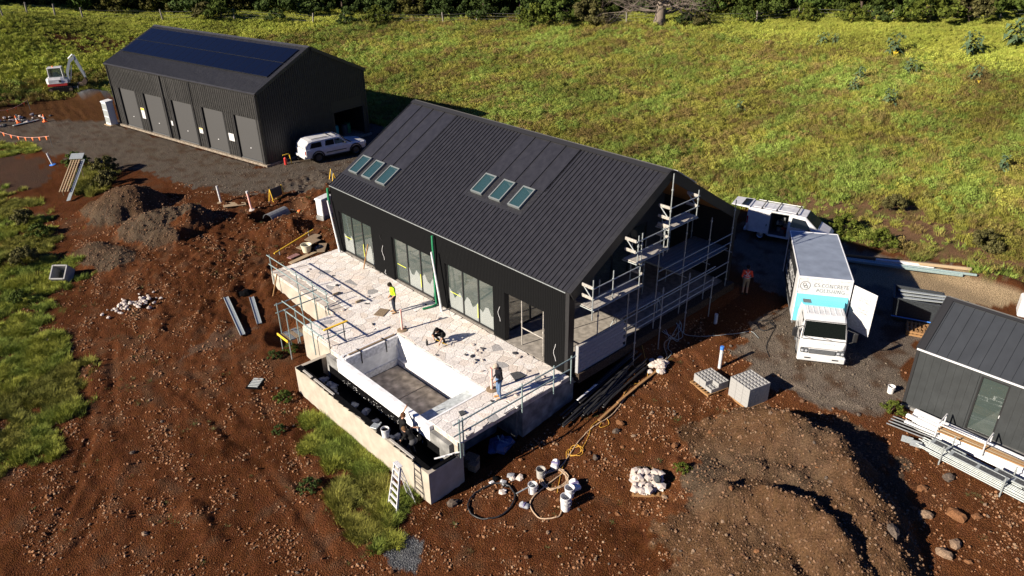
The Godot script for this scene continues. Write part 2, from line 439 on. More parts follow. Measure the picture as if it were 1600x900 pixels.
# heaps of earth: points of the crest, radius, height, lumpiness
const HEAPS := [
	[[-7.2, -34.5], [-6.3, -34.3], 2.2, 1.5], [[-6.7, -30.4], [-4.6, -29.4], 1.9, 1.15], [[-7.1, -28.5], [-6.2, -28.0], 1.1, 0.65],
	[[-10.6, -29.9], [-10.0, -27.6], 1.5, 0.4], [[-1.3, -24.3], [-0.4, -23.9], 1.3, 0.75],
	[[3.9, 7.8], [3.8, 8.6], 1.8, 1.25], [[3.8, 8.6], [3.6, 10.7], 1.9, 1.7], [[3.6, 10.7], [2.6, 11.8], 1.9, 1.65], [[2.6, 11.8], [1.8, 13.1], 1.9, 1.45], [[1.8, 13.1], [0.7, 14.1], 1.8, 1.1],
	[[1.6, 9.0], [1.7, 10.4], 1.5, 1.0], [[1.7, 10.4], [1.7, 11.6], 1.5, 1.08], [[1.7, 11.6], [0.7, 12.8], 1.5, 1.05],
	[[-0.6, 9.1], [-0.1, 10.4], 1.7, 1.35], [[-0.1, 10.4], [0.0, 11.6], 1.7, 1.65], [[0.0, 11.6], [-0.4, 12.8], 1.7, 1.65], [[-0.4, 12.8], [-0.9, 13.7], 1.5, 1.2],
	[[-1.4, 10.0], [-2.0, 12.4], 2.8, 0.85], [[2.9, 9.0], [2.0, 11.8], 2.4, 1.05], [[0.4, 9.6], [-1.4, 12.6], 2.8, 0.85],
	[[0.6, -67.6], [1.8, -66.6], 1.3, 0.55],
	[[23.9, 8.6], [23.6, 11.4], 1.3, 0.55],
	# ridges pushed up by wheels and tracks
	[[-15.6, -13.2], [-16.0, -10.7], 0.55, 0.14], [[-15.1, -8.8], [-16.0, -8.3], 0.53, 0.12], [[-16.7, -8.5], [-17.1, -7.8], 0.53, 0.12], [[-14.7, -6.5], [-14.7, -3.9], 0.55, 0.14], [[-12.3, -10.0], [-12.3, -8.9], 0.47, 0.09], [[-14.6, -18.4], [-14.8, -16.6], 0.53, 0.12], [[-10.1, -20.7], [-11.2, -19.0], 0.48, 0.10], [[-12.8, -9.1], [-12.0, -6.4], 0.44, 0.07], [[-11.1, -6.9], [-11.6, -5.0], 0.44, 0.07], [[-19.2, -10.5], [-18.2, -10.9], 0.44, 0.07], [[-7.9, -26.9], [-6.5, -26.9], 0.53, 0.12], [[-7.6, -25.5], [-6.3, -25.9], 0.53, 0.12], [[-7.3, -24.3], [-5.5, -24.7], 0.53, 0.12], [[-7.1, -23.1], [-5.1, -23.9], 0.53, 0.12], [[-6.7, -22.3], [-4.9, -23.1], 0.53, 0.12], [[-6.5, -21.3], [-4.6, -21.9], 0.53, 0.12], [[-6.6, -20.1], [-4.7, -20.5], 0.55, 0.14], [[-5.5, -19.5], [-3.9, -20.2], 0.55, 0.14], [[-8.4, -26.9], [-7.5, -26.8], 0.51, 0.11], [[-4.9, -18.6], [-3.8, -19.7], 0.58, 0.15], [[-15.7, -22.4], [-14.5, -22.3], 0.47, 0.09], [[-12.4, -27.1], [-10.7, -26.7], 0.44, 0.07], [[-12.7, -26.0], [-10.6, -25.6], 0.44, 0.07], [[-13.2, -25.1], [-10.9, -24.8], 0.44, 0.07], [[0.2, 4.2], [1.7, 4.7], 0.42, 0.06], [[-4.2, 6.2], [-3.5, 7.4], 0.42, 0.06],
]
func heap(x: float, z: float) -> float:
	var best := 0.0
	var p := Vector2(x, z)
	for h in HEAPS:
		var a := Vector2(h[0][0], h[0][1])
		var b := Vector2(h[1][0], h[1][1])
		var r: float = h[2]
		if absf(x - a.x) > 6.5 or absf(z - a.y) > 6.5: continue
		var q := Geometry2D.get_closest_point_to_segment(p, a, b)
		var side := smoothstep(-0.5, 0.5, (p - q).normalized().dot(Vector2(0.97, 0.24)))   # shaped steeper on the lee side, away from the sun, to fall in shade
		var d := q.distance_to(p) / (r * lerpf(1.35, 0.85, side) * (1.0 + 0.22 * n2.get_noise_2d(x * 2.0, z * 2.0)))
		if d >= 1.0: continue
		var y: float = h[3] * (1.0 - d) * (1.0 - 0.18 * pow(1.0 - d, 3.0)) * 1.2
		y *= 1.0 + 0.15 * n2.get_noise_2d(x * 3.0 + 50.0, z * 3.0)
		best = maxf(best, y)
	return best
# wheel tracks: grooves with a berm on each side
const TRACKS := [
	[-12.2, -14.6, -11.8, -11.2, -11.5, -7.3, -11.7, -3.1, -12.0, -0.4], [-11.2, -14.6, -10.8, -10.9, -10.4, -7.1, -10.7, -2.5, -11.0, 0.2],
	[-13.3, -19.6, -14.6, -15.6, -15.7, -12.0, -17.1, -9.4, -18.7, -7.5], [-15.4, -17.5, -16.3, -13.7, -17.7, -10.9, -19.2, -8.8], [-9.0, -13.6, -9.6, -9.9, -10.2, -6.9, -11.0, -4.4],
	[6.0, 2.0, 5.2, 4.0, 2.8, 5.3, 0.0, 5.7], [6.6, 2.3, 5.3, 4.9, 3.3, 5.9, 0.5, 6.2], [7.5, 6.8, 7.4, 8.7, 7.9, 9.9],
	[-6.9, -68.2, -3.7, -67.9, -1.8, -64.5, -2.1, -61.4, -4.2, -62.1], [-5.8, -66.4, -3.2, -65.7, -3.0, -63.2, -6.1, -60.9]]
func tracks(x: float, z: float) -> float:
	var p := Vector2(x + n3.get_noise_2d(x, z) * 0.12, z + n3.get_noise_2d(x + 60.0, z) * 0.12)
	var y := 0.0
	for t in TRACKS:
		for i in range(0, t.size() - 2, 2):
			if x < minf(t[i], t[i + 2]) - 0.8 or x > maxf(t[i], t[i + 2]) + 0.8 or z < minf(t[i + 1], t[i + 3]) - 0.8 or z > maxf(t[i + 1], t[i + 3]) + 0.8: continue
			var d := Geometry2D.get_closest_point_to_segment(p, Vector2(t[i], t[i + 1]), Vector2(t[i + 2], t[i + 3])).distance_to(p)
			y = minf(y, -0.045 * smoothstep(0.28, 0.10, d)) + (0.028 * smoothstep(0.2, 0.0, absf(d - 0.38)) if d > 0.2 and d < 0.6 else 0.0)
	return y
func inside(zone: String, x: float, z: float, fuzz := 0.8) -> bool:
	var dx := n2.get_noise_2d(x * 1.7, z * 1.7) * fuzz + n3.get_noise_2d(x * 2.0, z * 2.0) * fuzz * 0.5
	var dz := n2.get_noise_2d(x * 1.7 + 300.0, z * 1.7) * fuzz + n3.get_noise_2d(x * 2.0 + 90.0, z * 2.0) * fuzz * 0.5
	var bb: Rect2 = zbox[zone]
	var p := Vector2(x + dx, z + dz)
	if not bb.has_point(p): return false
	return Geometry2D.is_point_in_polygon(p, zpoly[zone])
var zpoly := {}
var zbox := {}
# 0 soil 1 field grass 2 road 3 earth track 4 near grass 5 gravel pad 6 sand 7 bank 8 mud heap 9 grey stone
func zone_at(x: float, z: float) -> int:
	if inside("greyp", x, z, 0.3) or inside("greyq", x, z, 0.5): return 9
	if inside("grassC", x, z, 0.7) or inside("grassA", x, z, 2.2) or inside("grassB", x, z, 2.2) or inside("grassD", x, z, 1.0) or inside("grassE", x, z, 0.7): return 4
	if inside("mud", x, z, 0.9): return 8
	if x > -12.0 and x < 1.0 and z < -26.8 and z > -37.0 and heap(x, z) > 0.15 and not (x > -6.4 and x < -4.4 and z > -29.0): return 8
	if inside("greyr", x, z, 1.2): return 10
	if inside("sand", x, z, 0.5): return 6
	if inside("bank", x, z, 2.4): return 7
	if inside("pad", x, z, 0.8): return 5
	if inside("earth", x, z, 1.2): return 3
	if inside("brown", x, z, 1.6): return 3
	if inside("road", x, z, 1.0): return 2
	if is_field(x, z): return 1
	return 0
func is_field(x: float, z: float) -> bool:
	var w := n2.get_noise_2d(x, z) * 1.5
	if z < -66.0 + w: return x > -60.0
	if x > 24.0 + w: return true
	if x > 16.5 + w and z < -5.5: return true
	if x > 13.4 and z < -5.5 + w and z > -30.0: return true
	if x > 14.8 + w * 0.5 and z < -18.0: return true
	if x < -24.0 + w and z < -18.0: return true
	if z > 24.0 + w: return true
	return x > 3.0 and z < -58.0
func hf(x: float, z: float, fine := true) -> float:
	var y := land(x, z)
	var hp := heap(x, z)
	y += hp
	var soil := x > -24.0 and x < 12.0 and z > -31.0 and z < 20.0
	if fine:
		y += n1.get_noise_2d(x * 0.5, z * 0.5) * (0.10 if soil else 0.22 if (x > 26.0 or z < -70.0) else 0.05)
		if x > 24.0 or z < -68.0: y += n2.get_noise_2d(x * 1.1, z * 1.1) * 0.22
		if soil:
			# wheel ruts, track marks and clods in the bare ground
			var rough := 0.07 + 0.10 * smoothstep(-14.0, -5.0, x) * smoothstep(-14.0, -18.0, z) + 0.08 * minf(hp, 1.0)
			if x > 6.0 and hp < 0.05: rough *= 0.4
			y += n2.get_noise_2d(x * 2.2 + z * 0.9, z * 0.8 - x * 0.3) * rough * 0.9
			y += absf(n3.get_noise_2d(x * 1.3, z * 1.3)) * rough * 1.1
			y += n3.get_noise_2d(x * 4.0, z * 4.0) * rough * 0.55
	if fine: y += tracks(x, z)
	# pit beside the landing
	y -= 0.55 * smoothstep(1.3, 0.3, Vector2(x + 6.2, z + 14.4).length())
	# trench near the wall
	var t := Geometry2D.get_closest_point_to_segment(Vector2(x, z), Vector2(-0.6, -27.3), Vector2(1.4, -27.0)).distance_to(Vector2(x, z))
	y -= 0.7 * smoothstep(1.1, 0.5, t)
	# earth banked against the slab of the open gable
	if x > 3.6 and x < 14.0 and z > -0.5 and z < 2.4: y = maxf(y, -0.42 - maxf(0.0, z - 0.5) * 0.75 + n3.get_noise_2d(x * 2.0, z * 2.0) * 0.06)
	# level pads under the buildings
	if x > -0.1 and x < 13.3 and z > -19.1 and z < 0.3: y = minf(y, -0.45)
	if x > -4.3 and x < 0.3 and z > -18.7 and z <= 0.0: y = minf(y, -0.6)
	if x > -6.2 and x <= -4.3 and z > -11.8 and z < -9.0: y = minf(y, -0.6)
	if x > -7.8 and x <= -3.0 and z > -9.9 and z < 0.1: y = minf(y, -2.3)
	var sx := (x - 3.42) * 0.9846 - (z + 34.44) * 0.1751
	var sz := -(x - 3.42) * 0.1751 - (z + 34.44) * 0.9846
	if sx > -0.4 and sx < 11.2 and sz > -0.4 and sz < 22.2: y = minf(y, 0.78)
	return y
const SOIL := Vector3(0.126, 0.0475, 0.0205)
func ground_colour(x: float, z: float, zn: int, y: float) -> Vector3:
	var a := n1.get_noise_2d(x * 0.9, z * 0.9)
	var b := n2.get_noise_2d(x * 2.5 + 9.0, z * 2.5)
	var d := n3.get_noise_2d(x * 3.0, z * 3.0 + 40.0)
	var c := SOIL * (1.05 + 0.42 * a + 0.28 * b + 0.28 * d)
	match zn:
		0:
			c = c.lerp(Vector3(0.115, 0.073, 0.045), smoothstep(0.15, 0.6, b + a * 0.5) * 0.55)
			if x > -3.0 and z > 0.5: c = c.lerp(Vector3(0.182, 0.073, 0.031), 0.6)
		1:
			c = Vector3(0.15, 0.14, 0.035).lerp(Vector3(0.13, 0.09, 0.04), smoothstep(-0.1, 0.4, a + d * 0.4))
			if z < -62.0 or x > 56.0: c = c.lerp(Vector3(0.09, 0.12, 0.02), 0.6)
		2:
			c = Vector3(0.155, 0.128, 0.102) * (1.0 + 0.3 * d)
			c = c.lerp(Vector3(0.095, 0.056, 0.033), smoothstep(0.0, 0.5, b) * 0.6)
		3: c = Vector3(0.12, 0.058, 0.026) * (1.0 + 0.25 * d)
		4: c = c.lerp(Vector3(0.085, 0.085, 0.022) * (1.0 + 0.4 * d), smoothstep(0.25, -0.15, b + d * 0.6))
		5:
			c = Vector3(0.215, 0.175, 0.138) * (1.0 + 0.3 * d)
			c = c.lerp(Vector3(0.10, 0.05, 0.026), smoothstep(0.1, 0.6, b + a * 0.4) * 0.7)
		6: c = Vector3(0.44, 0.33, 0.20) * (1.0 + 0.12 * d + 0.08 * b)
		7: c = Vector3(0.24, 0.14, 0.08).lerp(Vector3(0.16, 0.13, 0.05), smoothstep(0.0, 0.4, a + d)) * (1.0 + 0.3 * d)
		8: c = Vector3(0.135, 0.076, 0.041).lerp(Vector3(0.122, 0.090, 0.062), smoothstep(-0.2, 0.5, a)) * (1.0 + 0.35 * d)
		9: c = Vector3(0.13, 0.135, 0.14) * (1.0 + 0.35 * d)
		10: c = c.lerp(Vector3(0.085, 0.07, 0.058), 0.65)
	if zn == 0 and inside("slurry", x, z, 0.6): c = c.lerp(Vector3(0.16, 0.12, 0.09), 0.45)
	return Vector3(maxf(c.x, 0.01), maxf(c.y, 0.008), maxf(c.z, 0.005))
func axis_lines(lo: float, n0: float, n1_: float, hi: float, step: float) -> PackedFloat64Array:
	var out := PackedFloat64Array()
	var left := []
	var p := n0
	var s := step
	while p > lo:
		s *= 1.06; p -= s
		left.append(p)
	left.reverse()
	for q in left: out.append(q)
	p = n0
	while p < n1_:
		out.append(p); p += step
	s = step
	while p < hi:
		out.append(p); s = minf(s * 1.035, 6.0); p += s
	return out
func make_ground() -> void:
	var xs := axis_lines(-160.0, -21.0, 14.0, 420.0, 0.14)
	var zs := PackedFloat64Array()
	var up := axis_lines(-60.0, -18.0, 33.0, 420.0, 0.14)   # mirrored in z: fine strip z -33..18
	for i in range(up.size() - 1, -1, -1): zs.append(-up[i])
	var nx := xs.size()
	var nz := zs.size()
	var v := PackedVector3Array(); v.resize(nx * nz)
	var nr := PackedVector3Array(); nr.resize(nx * nz)
	var cl := PackedColorArray(); cl.resize(nx * nz)
	for j in nz:
		for i in nx:
			var x := xs[i]
			var z := zs[j]
			var far := x < -58.0 or x > 128.0 or z < -148.0 or z > 48.0
			var y := hf(clampf(x, -58.0, 128.0), clampf(z, -148.0, 48.0))
			v[j * nx + i] = Vector3(x, y, z)
			var c := ground_colour(x, z, 1 if far else zone_at(x, z), y)
			cl[j * nx + i] = Color(c.x, c.y, c.z)
	var idx := PackedInt32Array()
	for j in nz:
		for i in nx:
			var i0 := maxi(i - 1, 0)
			var i1 := mini(i + 1, nx - 1)
			var j0 := maxi(j - 1, 0)
			var j1 := mini(j + 1, nz - 1)
			nr[j * nx + i] = (v[j1 * nx + i] - v[j0 * nx + i]).cross(v[j * nx + i1] - v[j * nx + i0]).normalized()
			if i < nx - 1 and j < nz - 1:
				var a := j * nx + i
				idx.append_array([a, a + 1, a + nx, a + 1, a + nx + 1, a + nx])
	var arr := []
	arr.resize(Mesh.ARRAY_MAX)
	arr[Mesh.ARRAY_VERTEX] = v; arr[Mesh.ARRAY_NORMAL] = nr; arr[Mesh.ARRAY_COLOR] = cl; arr[Mesh.ARRAY_INDEX] = idx
	var m := ArrayMesh.new()
	m.add_surface_from_arrays(Mesh.PRIMITIVE_TRIANGLES, arr)
	var gm := vmat(1.0, grain("soil", 0.05, 0.42, 1.0, 5, 0.8, 1024), 0.22, bump("soilbump", 0.06, 12.0, 5, 1024), 1.3)
	gm.metallic_specular = 0.08
	var o := part(m, "ground", gm, self)
	o.set_meta("kind", "structure")
	o.set_meta("label", "bare red soil, gravel drive and grassy hillside of the building site")
	print("ground ", nx, " x ", nz)

# ---------------------------------------------------------------- the black house
const HL := 18.92
const HW := 13.12
const HE := 4.06
const HR := 7.90
func roof_xf(z: float) -> Transform3D:   # local x up the front slope, y out of it, z along the eave
	var p := atan2(HR - HE, HW * 0.5)
	return Transform3D(Basis(Vector3(cos(p), sin(p), 0), Vector3(-sin(p), cos(p), 0), Vector3(0, 0, 1)), Vector3(0, HE, z))
func slat_wall(mb: MB, z0: float, z1: float, y0: float, y1: float, w: float) -> void:   # upright boards on the face x = 0
	var z := z0
	while z < z1 - 0.02:
		var e := minf(z + w, z1)
		mb.bx(-0.022, 0.0, y0, y1, z + 0.006, e - 0.006)
		z += w
func make_house() -> void:
	var h := thing("house", "black gabled house under construction with ribbed metal roof and six skylights", "house")
	# slab
	var mb := MB.new()
	mb.bx(0.02, HW - 0.02, -0.9, -0.02, -HL + 0.02, 0.0)
	part(mb, "slab", M.slab, h)
	mb = MB.new()
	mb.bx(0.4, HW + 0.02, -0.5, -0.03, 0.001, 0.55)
	part(mb, "porch_edge", M.dirty_shaded_concrete, h)  # dirt and the brown shade at the gable, both put into the colour
	# front wall in pieces round the openings: z from, z to (openings go up to 2.62)
	var op := [[-18.25, -14.88], [-12.9, -9.3], [-8.27, -4.65], [-3.83, -1.23]]
	mb = MB.new()
	var cl := MB.new()
	mb.bx(0.0, 0.24, 2.62, HE - 0.02, -HL, 0.0)
	slat_wall(cl, -HL, 0.0, 2.62, HE - 0.06, 0.105)
	var z := -HL
	for o in op + [[0.0, 0.0]]:
		if o[0] - z > 0.01:
			mb.bx(0.0, 0.24, -0.02, 2.62, z, o[0])
			slat_wall(cl, z, o[0], 0.02, 2.618, 0.105)
		z = o[1]
	part(mb, "wall", M.black, h)
	part(cl, "cladding", M.clad, h, true)
	# back wall, far gable wall, partition behind the porch, right porch wall
	mb = MB.new()
	mb.bx(HW - 0.24, HW, -0.02, HE - 0.02, -HL, 0.0)
	part(mb, "wall", M.black, h)
	mb = MB.new()
	mb.prism([Vector2(0.25, -0.02), Vector2(HW - 0.25, -0.02), Vector2(HW - 0.25, HE - 0.05), Vector2(HW * 0.5, HR - 0.25), Vector2(0.25, HE - 0.05)], -HL + 0.004, -HL + 0.22)
	part(mb, "wall", M.black, h)
	mb = MB.new()
	mb.prism([Vector2(0.25, 2.7), Vector2(HW - 0.25, 2.7), Vector2(HW - 0.25, HE - 0.05), Vector2(HW * 0.5, HR - 0.3), Vector2(0.25, HE - 0.05)], -4.45, -4.3)
	mb.bx(0.25, 0.7, -0.02, 2.7, -4.45, -4.3)
	mb.bx(5.2, 7.0, -0.02, 2.7, -4.45, -4.3)
	mb.bx(11.4, HW - 0.25, -0.02, 2.7, -4.45, -4.3)
	part(mb, "wall", M.grey_dark, h)
	for w in [[0.7, 5.2], [7.0, 11.4]]:
		var fr := MB.new()
		for k in 4:
			var x: float = lerpf(w[0], w[1], k / 3.0)
			fr.bx(x - 0.03, x + 0.03, 0.0, 2.7, -4.42, -4.33)
		fr.bx(w[0] - 0.03, w[1] + 0.03, 2.62, 2.699, -4.421, -4.329); fr.bx(w[0] - 0.03, w[1] + 0.03, 0.001, 0.06, -4.421, -4.329)
		var wo := part(fr, "window", M.frame, h)
		var pn := MB.new()
		pn.bx(w[0], w[1], 0.03, 2.68, -4.385, -4.37)
		part(pn, "pane", M.glass, wo)
	# corner fins at the open gable
	mb = MB.new()
	mb.bx(0.0, 0.36, -0.5, HE + 0.02, 0.0, 0.20)
	part(mb, "corner_post", M.black, h)
	mb = MB.new()
	mb.bx(HW - 0.36, HW, -0.6, HE + 0.02, 0.0, 0.20)
	part(mb, "corner_post", M.black, h)
	# windows: three sliding panes each
	for k in 3:
		var a: float = op[k][0]
		var b: float = op[k][1]
		var fr := MB.new()
		fr.bx(0.10, 0.20, 0.02, 0.10, a, b); fr.bx(0.10, 0.20, 2.54, 2.618, a, b)
		for q in 4:
			var zz := lerpf(a + 0.03, b - 0.03, q / 3.0)
			fr.bx(0.101, 0.199, 0.10, 2.54, zz - 0.035, zz + 0.035)
		var wo := part(fr, "window", M.frame, h)
		for q in 3:
			var z0 := lerpf(a + 0.03, b - 0.03, q / 3.0) + 0.035
			var z1 := lerpf(a + 0.03, b - 0.03, (q + 1) / 3.0) - 0.035
			var pn := MB.new()
			pn.bx(0.145, 0.157, 0.10, 2.54, z0, z1)
			part(pn, "pane", M.glass, wo)
			# builder's protective film on the lower part of the pane, torn along its top
			if (k + q) % 4 != 1:
				var f := MB.new()
				var pts := [Vector2(z0 + 0.02, 0.11), Vector2(z1 - 0.02, 0.11)]
				for s in 6: pts.append(Vector2(lerpf(z1 - 0.02, z0 + 0.02, s / 5.0), 1.0 + 0.25 * sin(k * 3.0 + q * 2.0 + s * 1.7)))
				f.xf = Transform3D(Basis(Vector3(0, 0, 1), Vector3(0, 1, 0), Vector3(-1, 0, 0)), Vector3(0.142, 0, 0))
				f.prism(pts, 0.0, 0.002)
				part(f, "protective_film", M.filmglass, wo)
			var tp := MB.new()
			tp.bx(0.138, 0.143, 0.3 if q else 1.0, 1.1 if q else 1.03, z1 - 0.1 if q else z0 + 0.1, z1 - 0.06 if q else z1 - 0.2)
			part(tp, "tape", M.tape, wo)
	# lights and loose cables on the front wall
	for c in [[-13.9, 2.45, 0.35], [-13.8, 1.85, 0.9], [-13.75, 0.35, 0.3], [-4.2, 1.75, 0.8], [-0.55, 1.3, 0.9]]:
		var m := MB.new()
		var p := []
		for s in 6: p.append(Vector3(-0.05 - 0.02 * sin(s), c[1] - c[2] * s / 5.0, c[0] + 0.06 * sin(s * 1.3 + c[1])))
		m.path(p, 0.013, 6)
		part(m, "cable", M.white_plastic if c[1] < 2.4 else M.black, h)
	# roof: structure sheet, then pans with standing ribs
	var p0 := atan2(HR - HE, HW * 0.5)
	var sl := HW * 0.5 / cos(p0)
	mb = MB.new()
	for sgn in [0, 1]:
		mb.xf = roof_xf(0.0) if sgn == 0 else Transform3D(Basis(Vector3(-cos(p0), sin(p0), 0), Vector3(sin(p0), cos(p0), 0), Vector3(0, 0, -1)), Vector3(HW, HE, -HL))
		var z_lo := -HL - 0.02 if sgn == 0 else -HL - 0.22
		var z_hi := 0.22 if sgn == 0 else 0.02
		if sgn == 0:
			# leave the skylight holes open
			var cuts := [[1.32, 2.66, [[-18.46, -17.58], [-17.10, -16.23], [-15.70, -14.80]]], [2.94, 4.25, [[-9.02, -8.18], [-7.64, -6.82], [-6.25, -5.42]]]]
			mb.bx(0.0, 1.32, -0.2, 0.0, z_lo, z_hi)
			mb.bx(2.66, 2.94, -0.2, 0.0, z_lo, z_hi)
			mb.bx(4.25, sl - 0.001, -0.2, 0.0, z_lo, z_hi)
			for c in cuts:
				var zz := z_lo
				for g in c[2]:
					mb.bx(c[0], c[1], -0.2, 0.0, zz, g[0]); zz = g[1]
				mb.bx(c[0], c[1], -0.2, 0.0, zz, z_hi)
		else:
			mb.bx(0.0, sl - 0.001, -0.2, 0.0, z_lo, z_hi)
	mb.xf = Transform3D()
	var roof := part(mb, "roof", M.roof_flat, h)
	var pan_mesh := {}
	var pitch := HL / 72.0
	var mk := func(x0: float, x1: float, w: float) -> ArrayMesh:
		var key := "%.2f %.2f %.2f" % [x0, x1, w]
		if not pan_mesh.has(key):
			var m := MB.new()
			m.bx(x0, x1, 0.002, 0.016, 0.03, w - 0.022)
			m.hexa([Vector3(x0, 0.002, -0.022), Vector3(x1, 0.002, -0.022), Vector3(x1, 0.002, 0.03), Vector3(x0, 0.002, 0.03), Vector3(x0, 0.06, -0.010), Vector3(x1, 0.06, -0.010), Vector3(x1, 0.06, 0.016), Vector3(x0, 0.06, 0.016)])
			pan_mesh[key] = m.mesh()
		return pan_mesh[key]
	var place := func(x0: float, x1: float, zz: float, w: float) -> void:
		var o := part(mk.call(x0, x1, w), "roof_panel", M.roof, roof)
		o.transform = roof_xf(zz)
	for i in 72:
		var zz := -HL + i * pitch
		var zc := zz + pitch * 0.5
		if zc < -14.35:
			place.call(0.02, 1.02, zz, pitch)
		elif zc > -9.3 and zc < -5.0:
			place.call(0.02, 2.62, zz, pitch)
		else:
			place.call(0.02, sl - 0.25, zz, pitch)
	for i in 4:
		place.call(2.75, sl - 0.25, lerpf(-HL, -14.55, i / 4.0), 4.37 / 4.0)
		place.call(4.35, sl - 0.25, lerpf(-9.22, -4.85, i / 4.0), 4.37 / 4.0)
	# back slope pans
	for i in 20:
		var m := MB.new()
		m.bx(0.02, sl - 0.2, 0.002, 0.016, 0.02, HL / 20.0 - 0.02)
		m.bx(0.02, sl - 0.2, 0.002, 0.05, -0.015, 0.015)
		var o := part(m, "roof_panel", M.roof, roof)
		o.transform = Transform3D(Basis(Vector3(-cos(p0), sin(p0), 0), Vector3(sin(p0), cos(p0), 0), Vector3(0, 0, -1)), Vector3(HW, HE, -i * HL / 20.0))
	mb = MB.new()
	mb.xf = roof_xf(0.0)
	mb.bx(sl - 0.27, sl - 0.02, 0.018, 0.075, -HL - 0.04, 0.24)
	mb.bx(0.0, sl - 0.02, -0.42, 0.06, 0.221, 0.30)
	mb.xf = Transform3D(Basis(Vector3(-cos(p0), sin(p0), 0), Vector3(sin(p0), cos(p0), 0), Vector3(0, 0, -1)), Vector3(HW, HE, 0.0))
	mb.bx(sl - 0.27, sl - 0.02, 0.018, 0.075, -0.24, HL + 0.04)
	mb.bx(0.0, sl - 0.05, -0.42, 0.06, -0.30, -0.221)
	part(mb, "ridge_cap", M.black, h)
	mb = MB.new()
	mb.bx(-0.05, -0.024, HE - 0.035, HE + 0.0, -HL, 0.0)
	part(mb, "eave_flashing", M.galv, h)
	# loose white sheet left on the far rake
	mb = MB.new()
	mb.xf = Transform3D(Basis(Vector3(cos(p0), -sin(p0), 0), Vector3(sin(p0), cos(p0), 0), Vector3(0, 0, 1)), Vector3(HW * 0.5, HR, 0.0))
	mb.bx(0.35, 2.3, 0.08, 0.11, 0.0, 0.34)
	part(mb, "loose_sheet", M.white, h)
	# timber lined porch ceiling, each board a strip along the slope of the soffit
	for i in 14:
		var m := MB.new()
		m.xf = roof_xf(0.0)
		var w := (sl - 0.4) / 14.0
		m.bx(0.2 + i * w, 0.2 + (i + 1) * w - 0.012, -0.225, -0.203, -4.25, 0.0)
		part(m, "ceiling_board", M.ceil_timber, h)
		m = MB.new()
		m.xf = Transform3D(Basis(Vector3(-cos(p0), sin(p0), 0), Vector3(sin(p0), cos(p0), 0), Vector3(0, 0, -1)), Vector3(HW, HE, 0.0))
		m.bx(0.2 + i * w, 0.2 + (i + 1) * w - 0.012, -0.225, -0.203, 0.0, 4.25)
		part(m, "ceiling_board", M.ceil_timber, h)
	# skylights
	for s in [[1.32, 2.66, [[-18.46, -17.58], [-17.10, -16.23], [-15.70, -14.80]]], [2.94, 4.25, [[-9.02, -8.18], [-7.64, -6.82], [-6.25, -5.42]]]]:
		for g in s[2]:
			var fr := MB.new()
			fr.xf = roof_xf(0.0)
			fr.bx(s[0], s[0] + 0.07, -0.05, 0.13, g[0], g[1]); fr.bx(s[1] - 0.07, s[1], -0.05, 0.13, g[0], g[1])
			fr.bx(s[0] + 0.07, s[1] - 0.07, -0.05, 0.129, g[0], g[0] + 0.07); fr.bx(s[0] + 0.07, s[1] - 0.07, -0.05, 0.129, g[1] - 0.07, g[1])
			# white lined light shaft below
			var sk := part(fr, "skylight", M.skyframe, h)
			var li := MB.new()
			li.xf = roof_xf(0.0)
			li.bx(s[0] + 0.002, s[1] - 0.002, -0.95, -0.05, g[0] + 0.002, g[0] + 0.03); li.bx(s[0] + 0.002, s[1] - 0.002, -0.95, -0.05, g[1] - 0.03, g[1] - 0.002)
			li.bx(s[0] + 0.002, s[0] + 0.03, -0.95, -0.05, g[0] + 0.031, g[1] - 0.031); li.bx(s[1] - 0.03, s[1] - 0.002, -0.95, -0.05, g[0] + 0.031, g[1] - 0.031)
			part(li, "shaft_lining", M.plaster, sk)
			var pn := MB.new()
			pn.xf = roof_xf(0.0)
			pn.bx(s[0] + 0.07, s[1] - 0.07, 0.085, 0.10, g[0] + 0.07, g[1] - 0.07)
			part(pn, "pane", M.sky_glass, sk)
	# interior lining below the skylights
	mb = MB.new()
	mb.bx(0.3, HW - 0.3, -0.02, -0.005, -HL + 0.3, -4.5)
	part(mb, "interior_floor", M.slab, h)
	mb = MB.new()
	mb.bx(6.4, 6.5, 0.0, 3.6, -HL + 0.3, -4.5)
	part(mb, "interior_wall", M.plaster, h)
	# low concrete block wall at the gable: every block a piece
	var bl := MB.new(); bl.cbox(Vector3(0.195, 0.095, 0), Vector3(0.385, 0.186, 0.19), 0.012)
	var half := MB.new(); half.cbox(Vector3(0.095, 0.095, 0), Vector3(0.185, 0.186, 0.19), 0.012)
	var bm := bl.mesh()
	var hm := half.mesh()
	var core := MB.new(); core.bx(0.42, 3.58, -0.34, 1.38, 0.30, 0.42)
	var bw := part(core, "block_wall", M.slab_pale, h)
	for r in 9:
		for k in 9:
			var x := 0.40 + k * 0.397 - (0.2 if r % 2 else 0.0)
			var hb := (r % 2 == 1 and k == 0) or (r % 2 == 0 and k == 8)
			if r % 2 == 1 and k == 0: x += 0.2
			if x + 0.1 > 3.6 or (hb and x + 0.18 > 3.62): continue
			var o := part(hm if hb else bm, "block", M.block, bw)
			o.position = Vector3(x, -0.36 + r * 0.193, 0.36)
	# timber props in the doorway
	for zz in [-3.0, -1.6]:
		var m := MB.new()
		m.tube(Vector3(0.3, 0, zz), Vector3(0.3, 2.6, zz), 0.028, 8)
		m.tube(Vector3(0.3, 1.2, zz), Vector3(0.3, 1.32, zz), 0.045, 8)
		part(m, "prop", M.plank, h)
	mb = MB.new(); mb.tube(Vector3(0.3, 0.95, -3.0), Vector3(0.3, 0.95, -1.6), 0.03, 8)
	part(mb, "prop", M.plank, h)

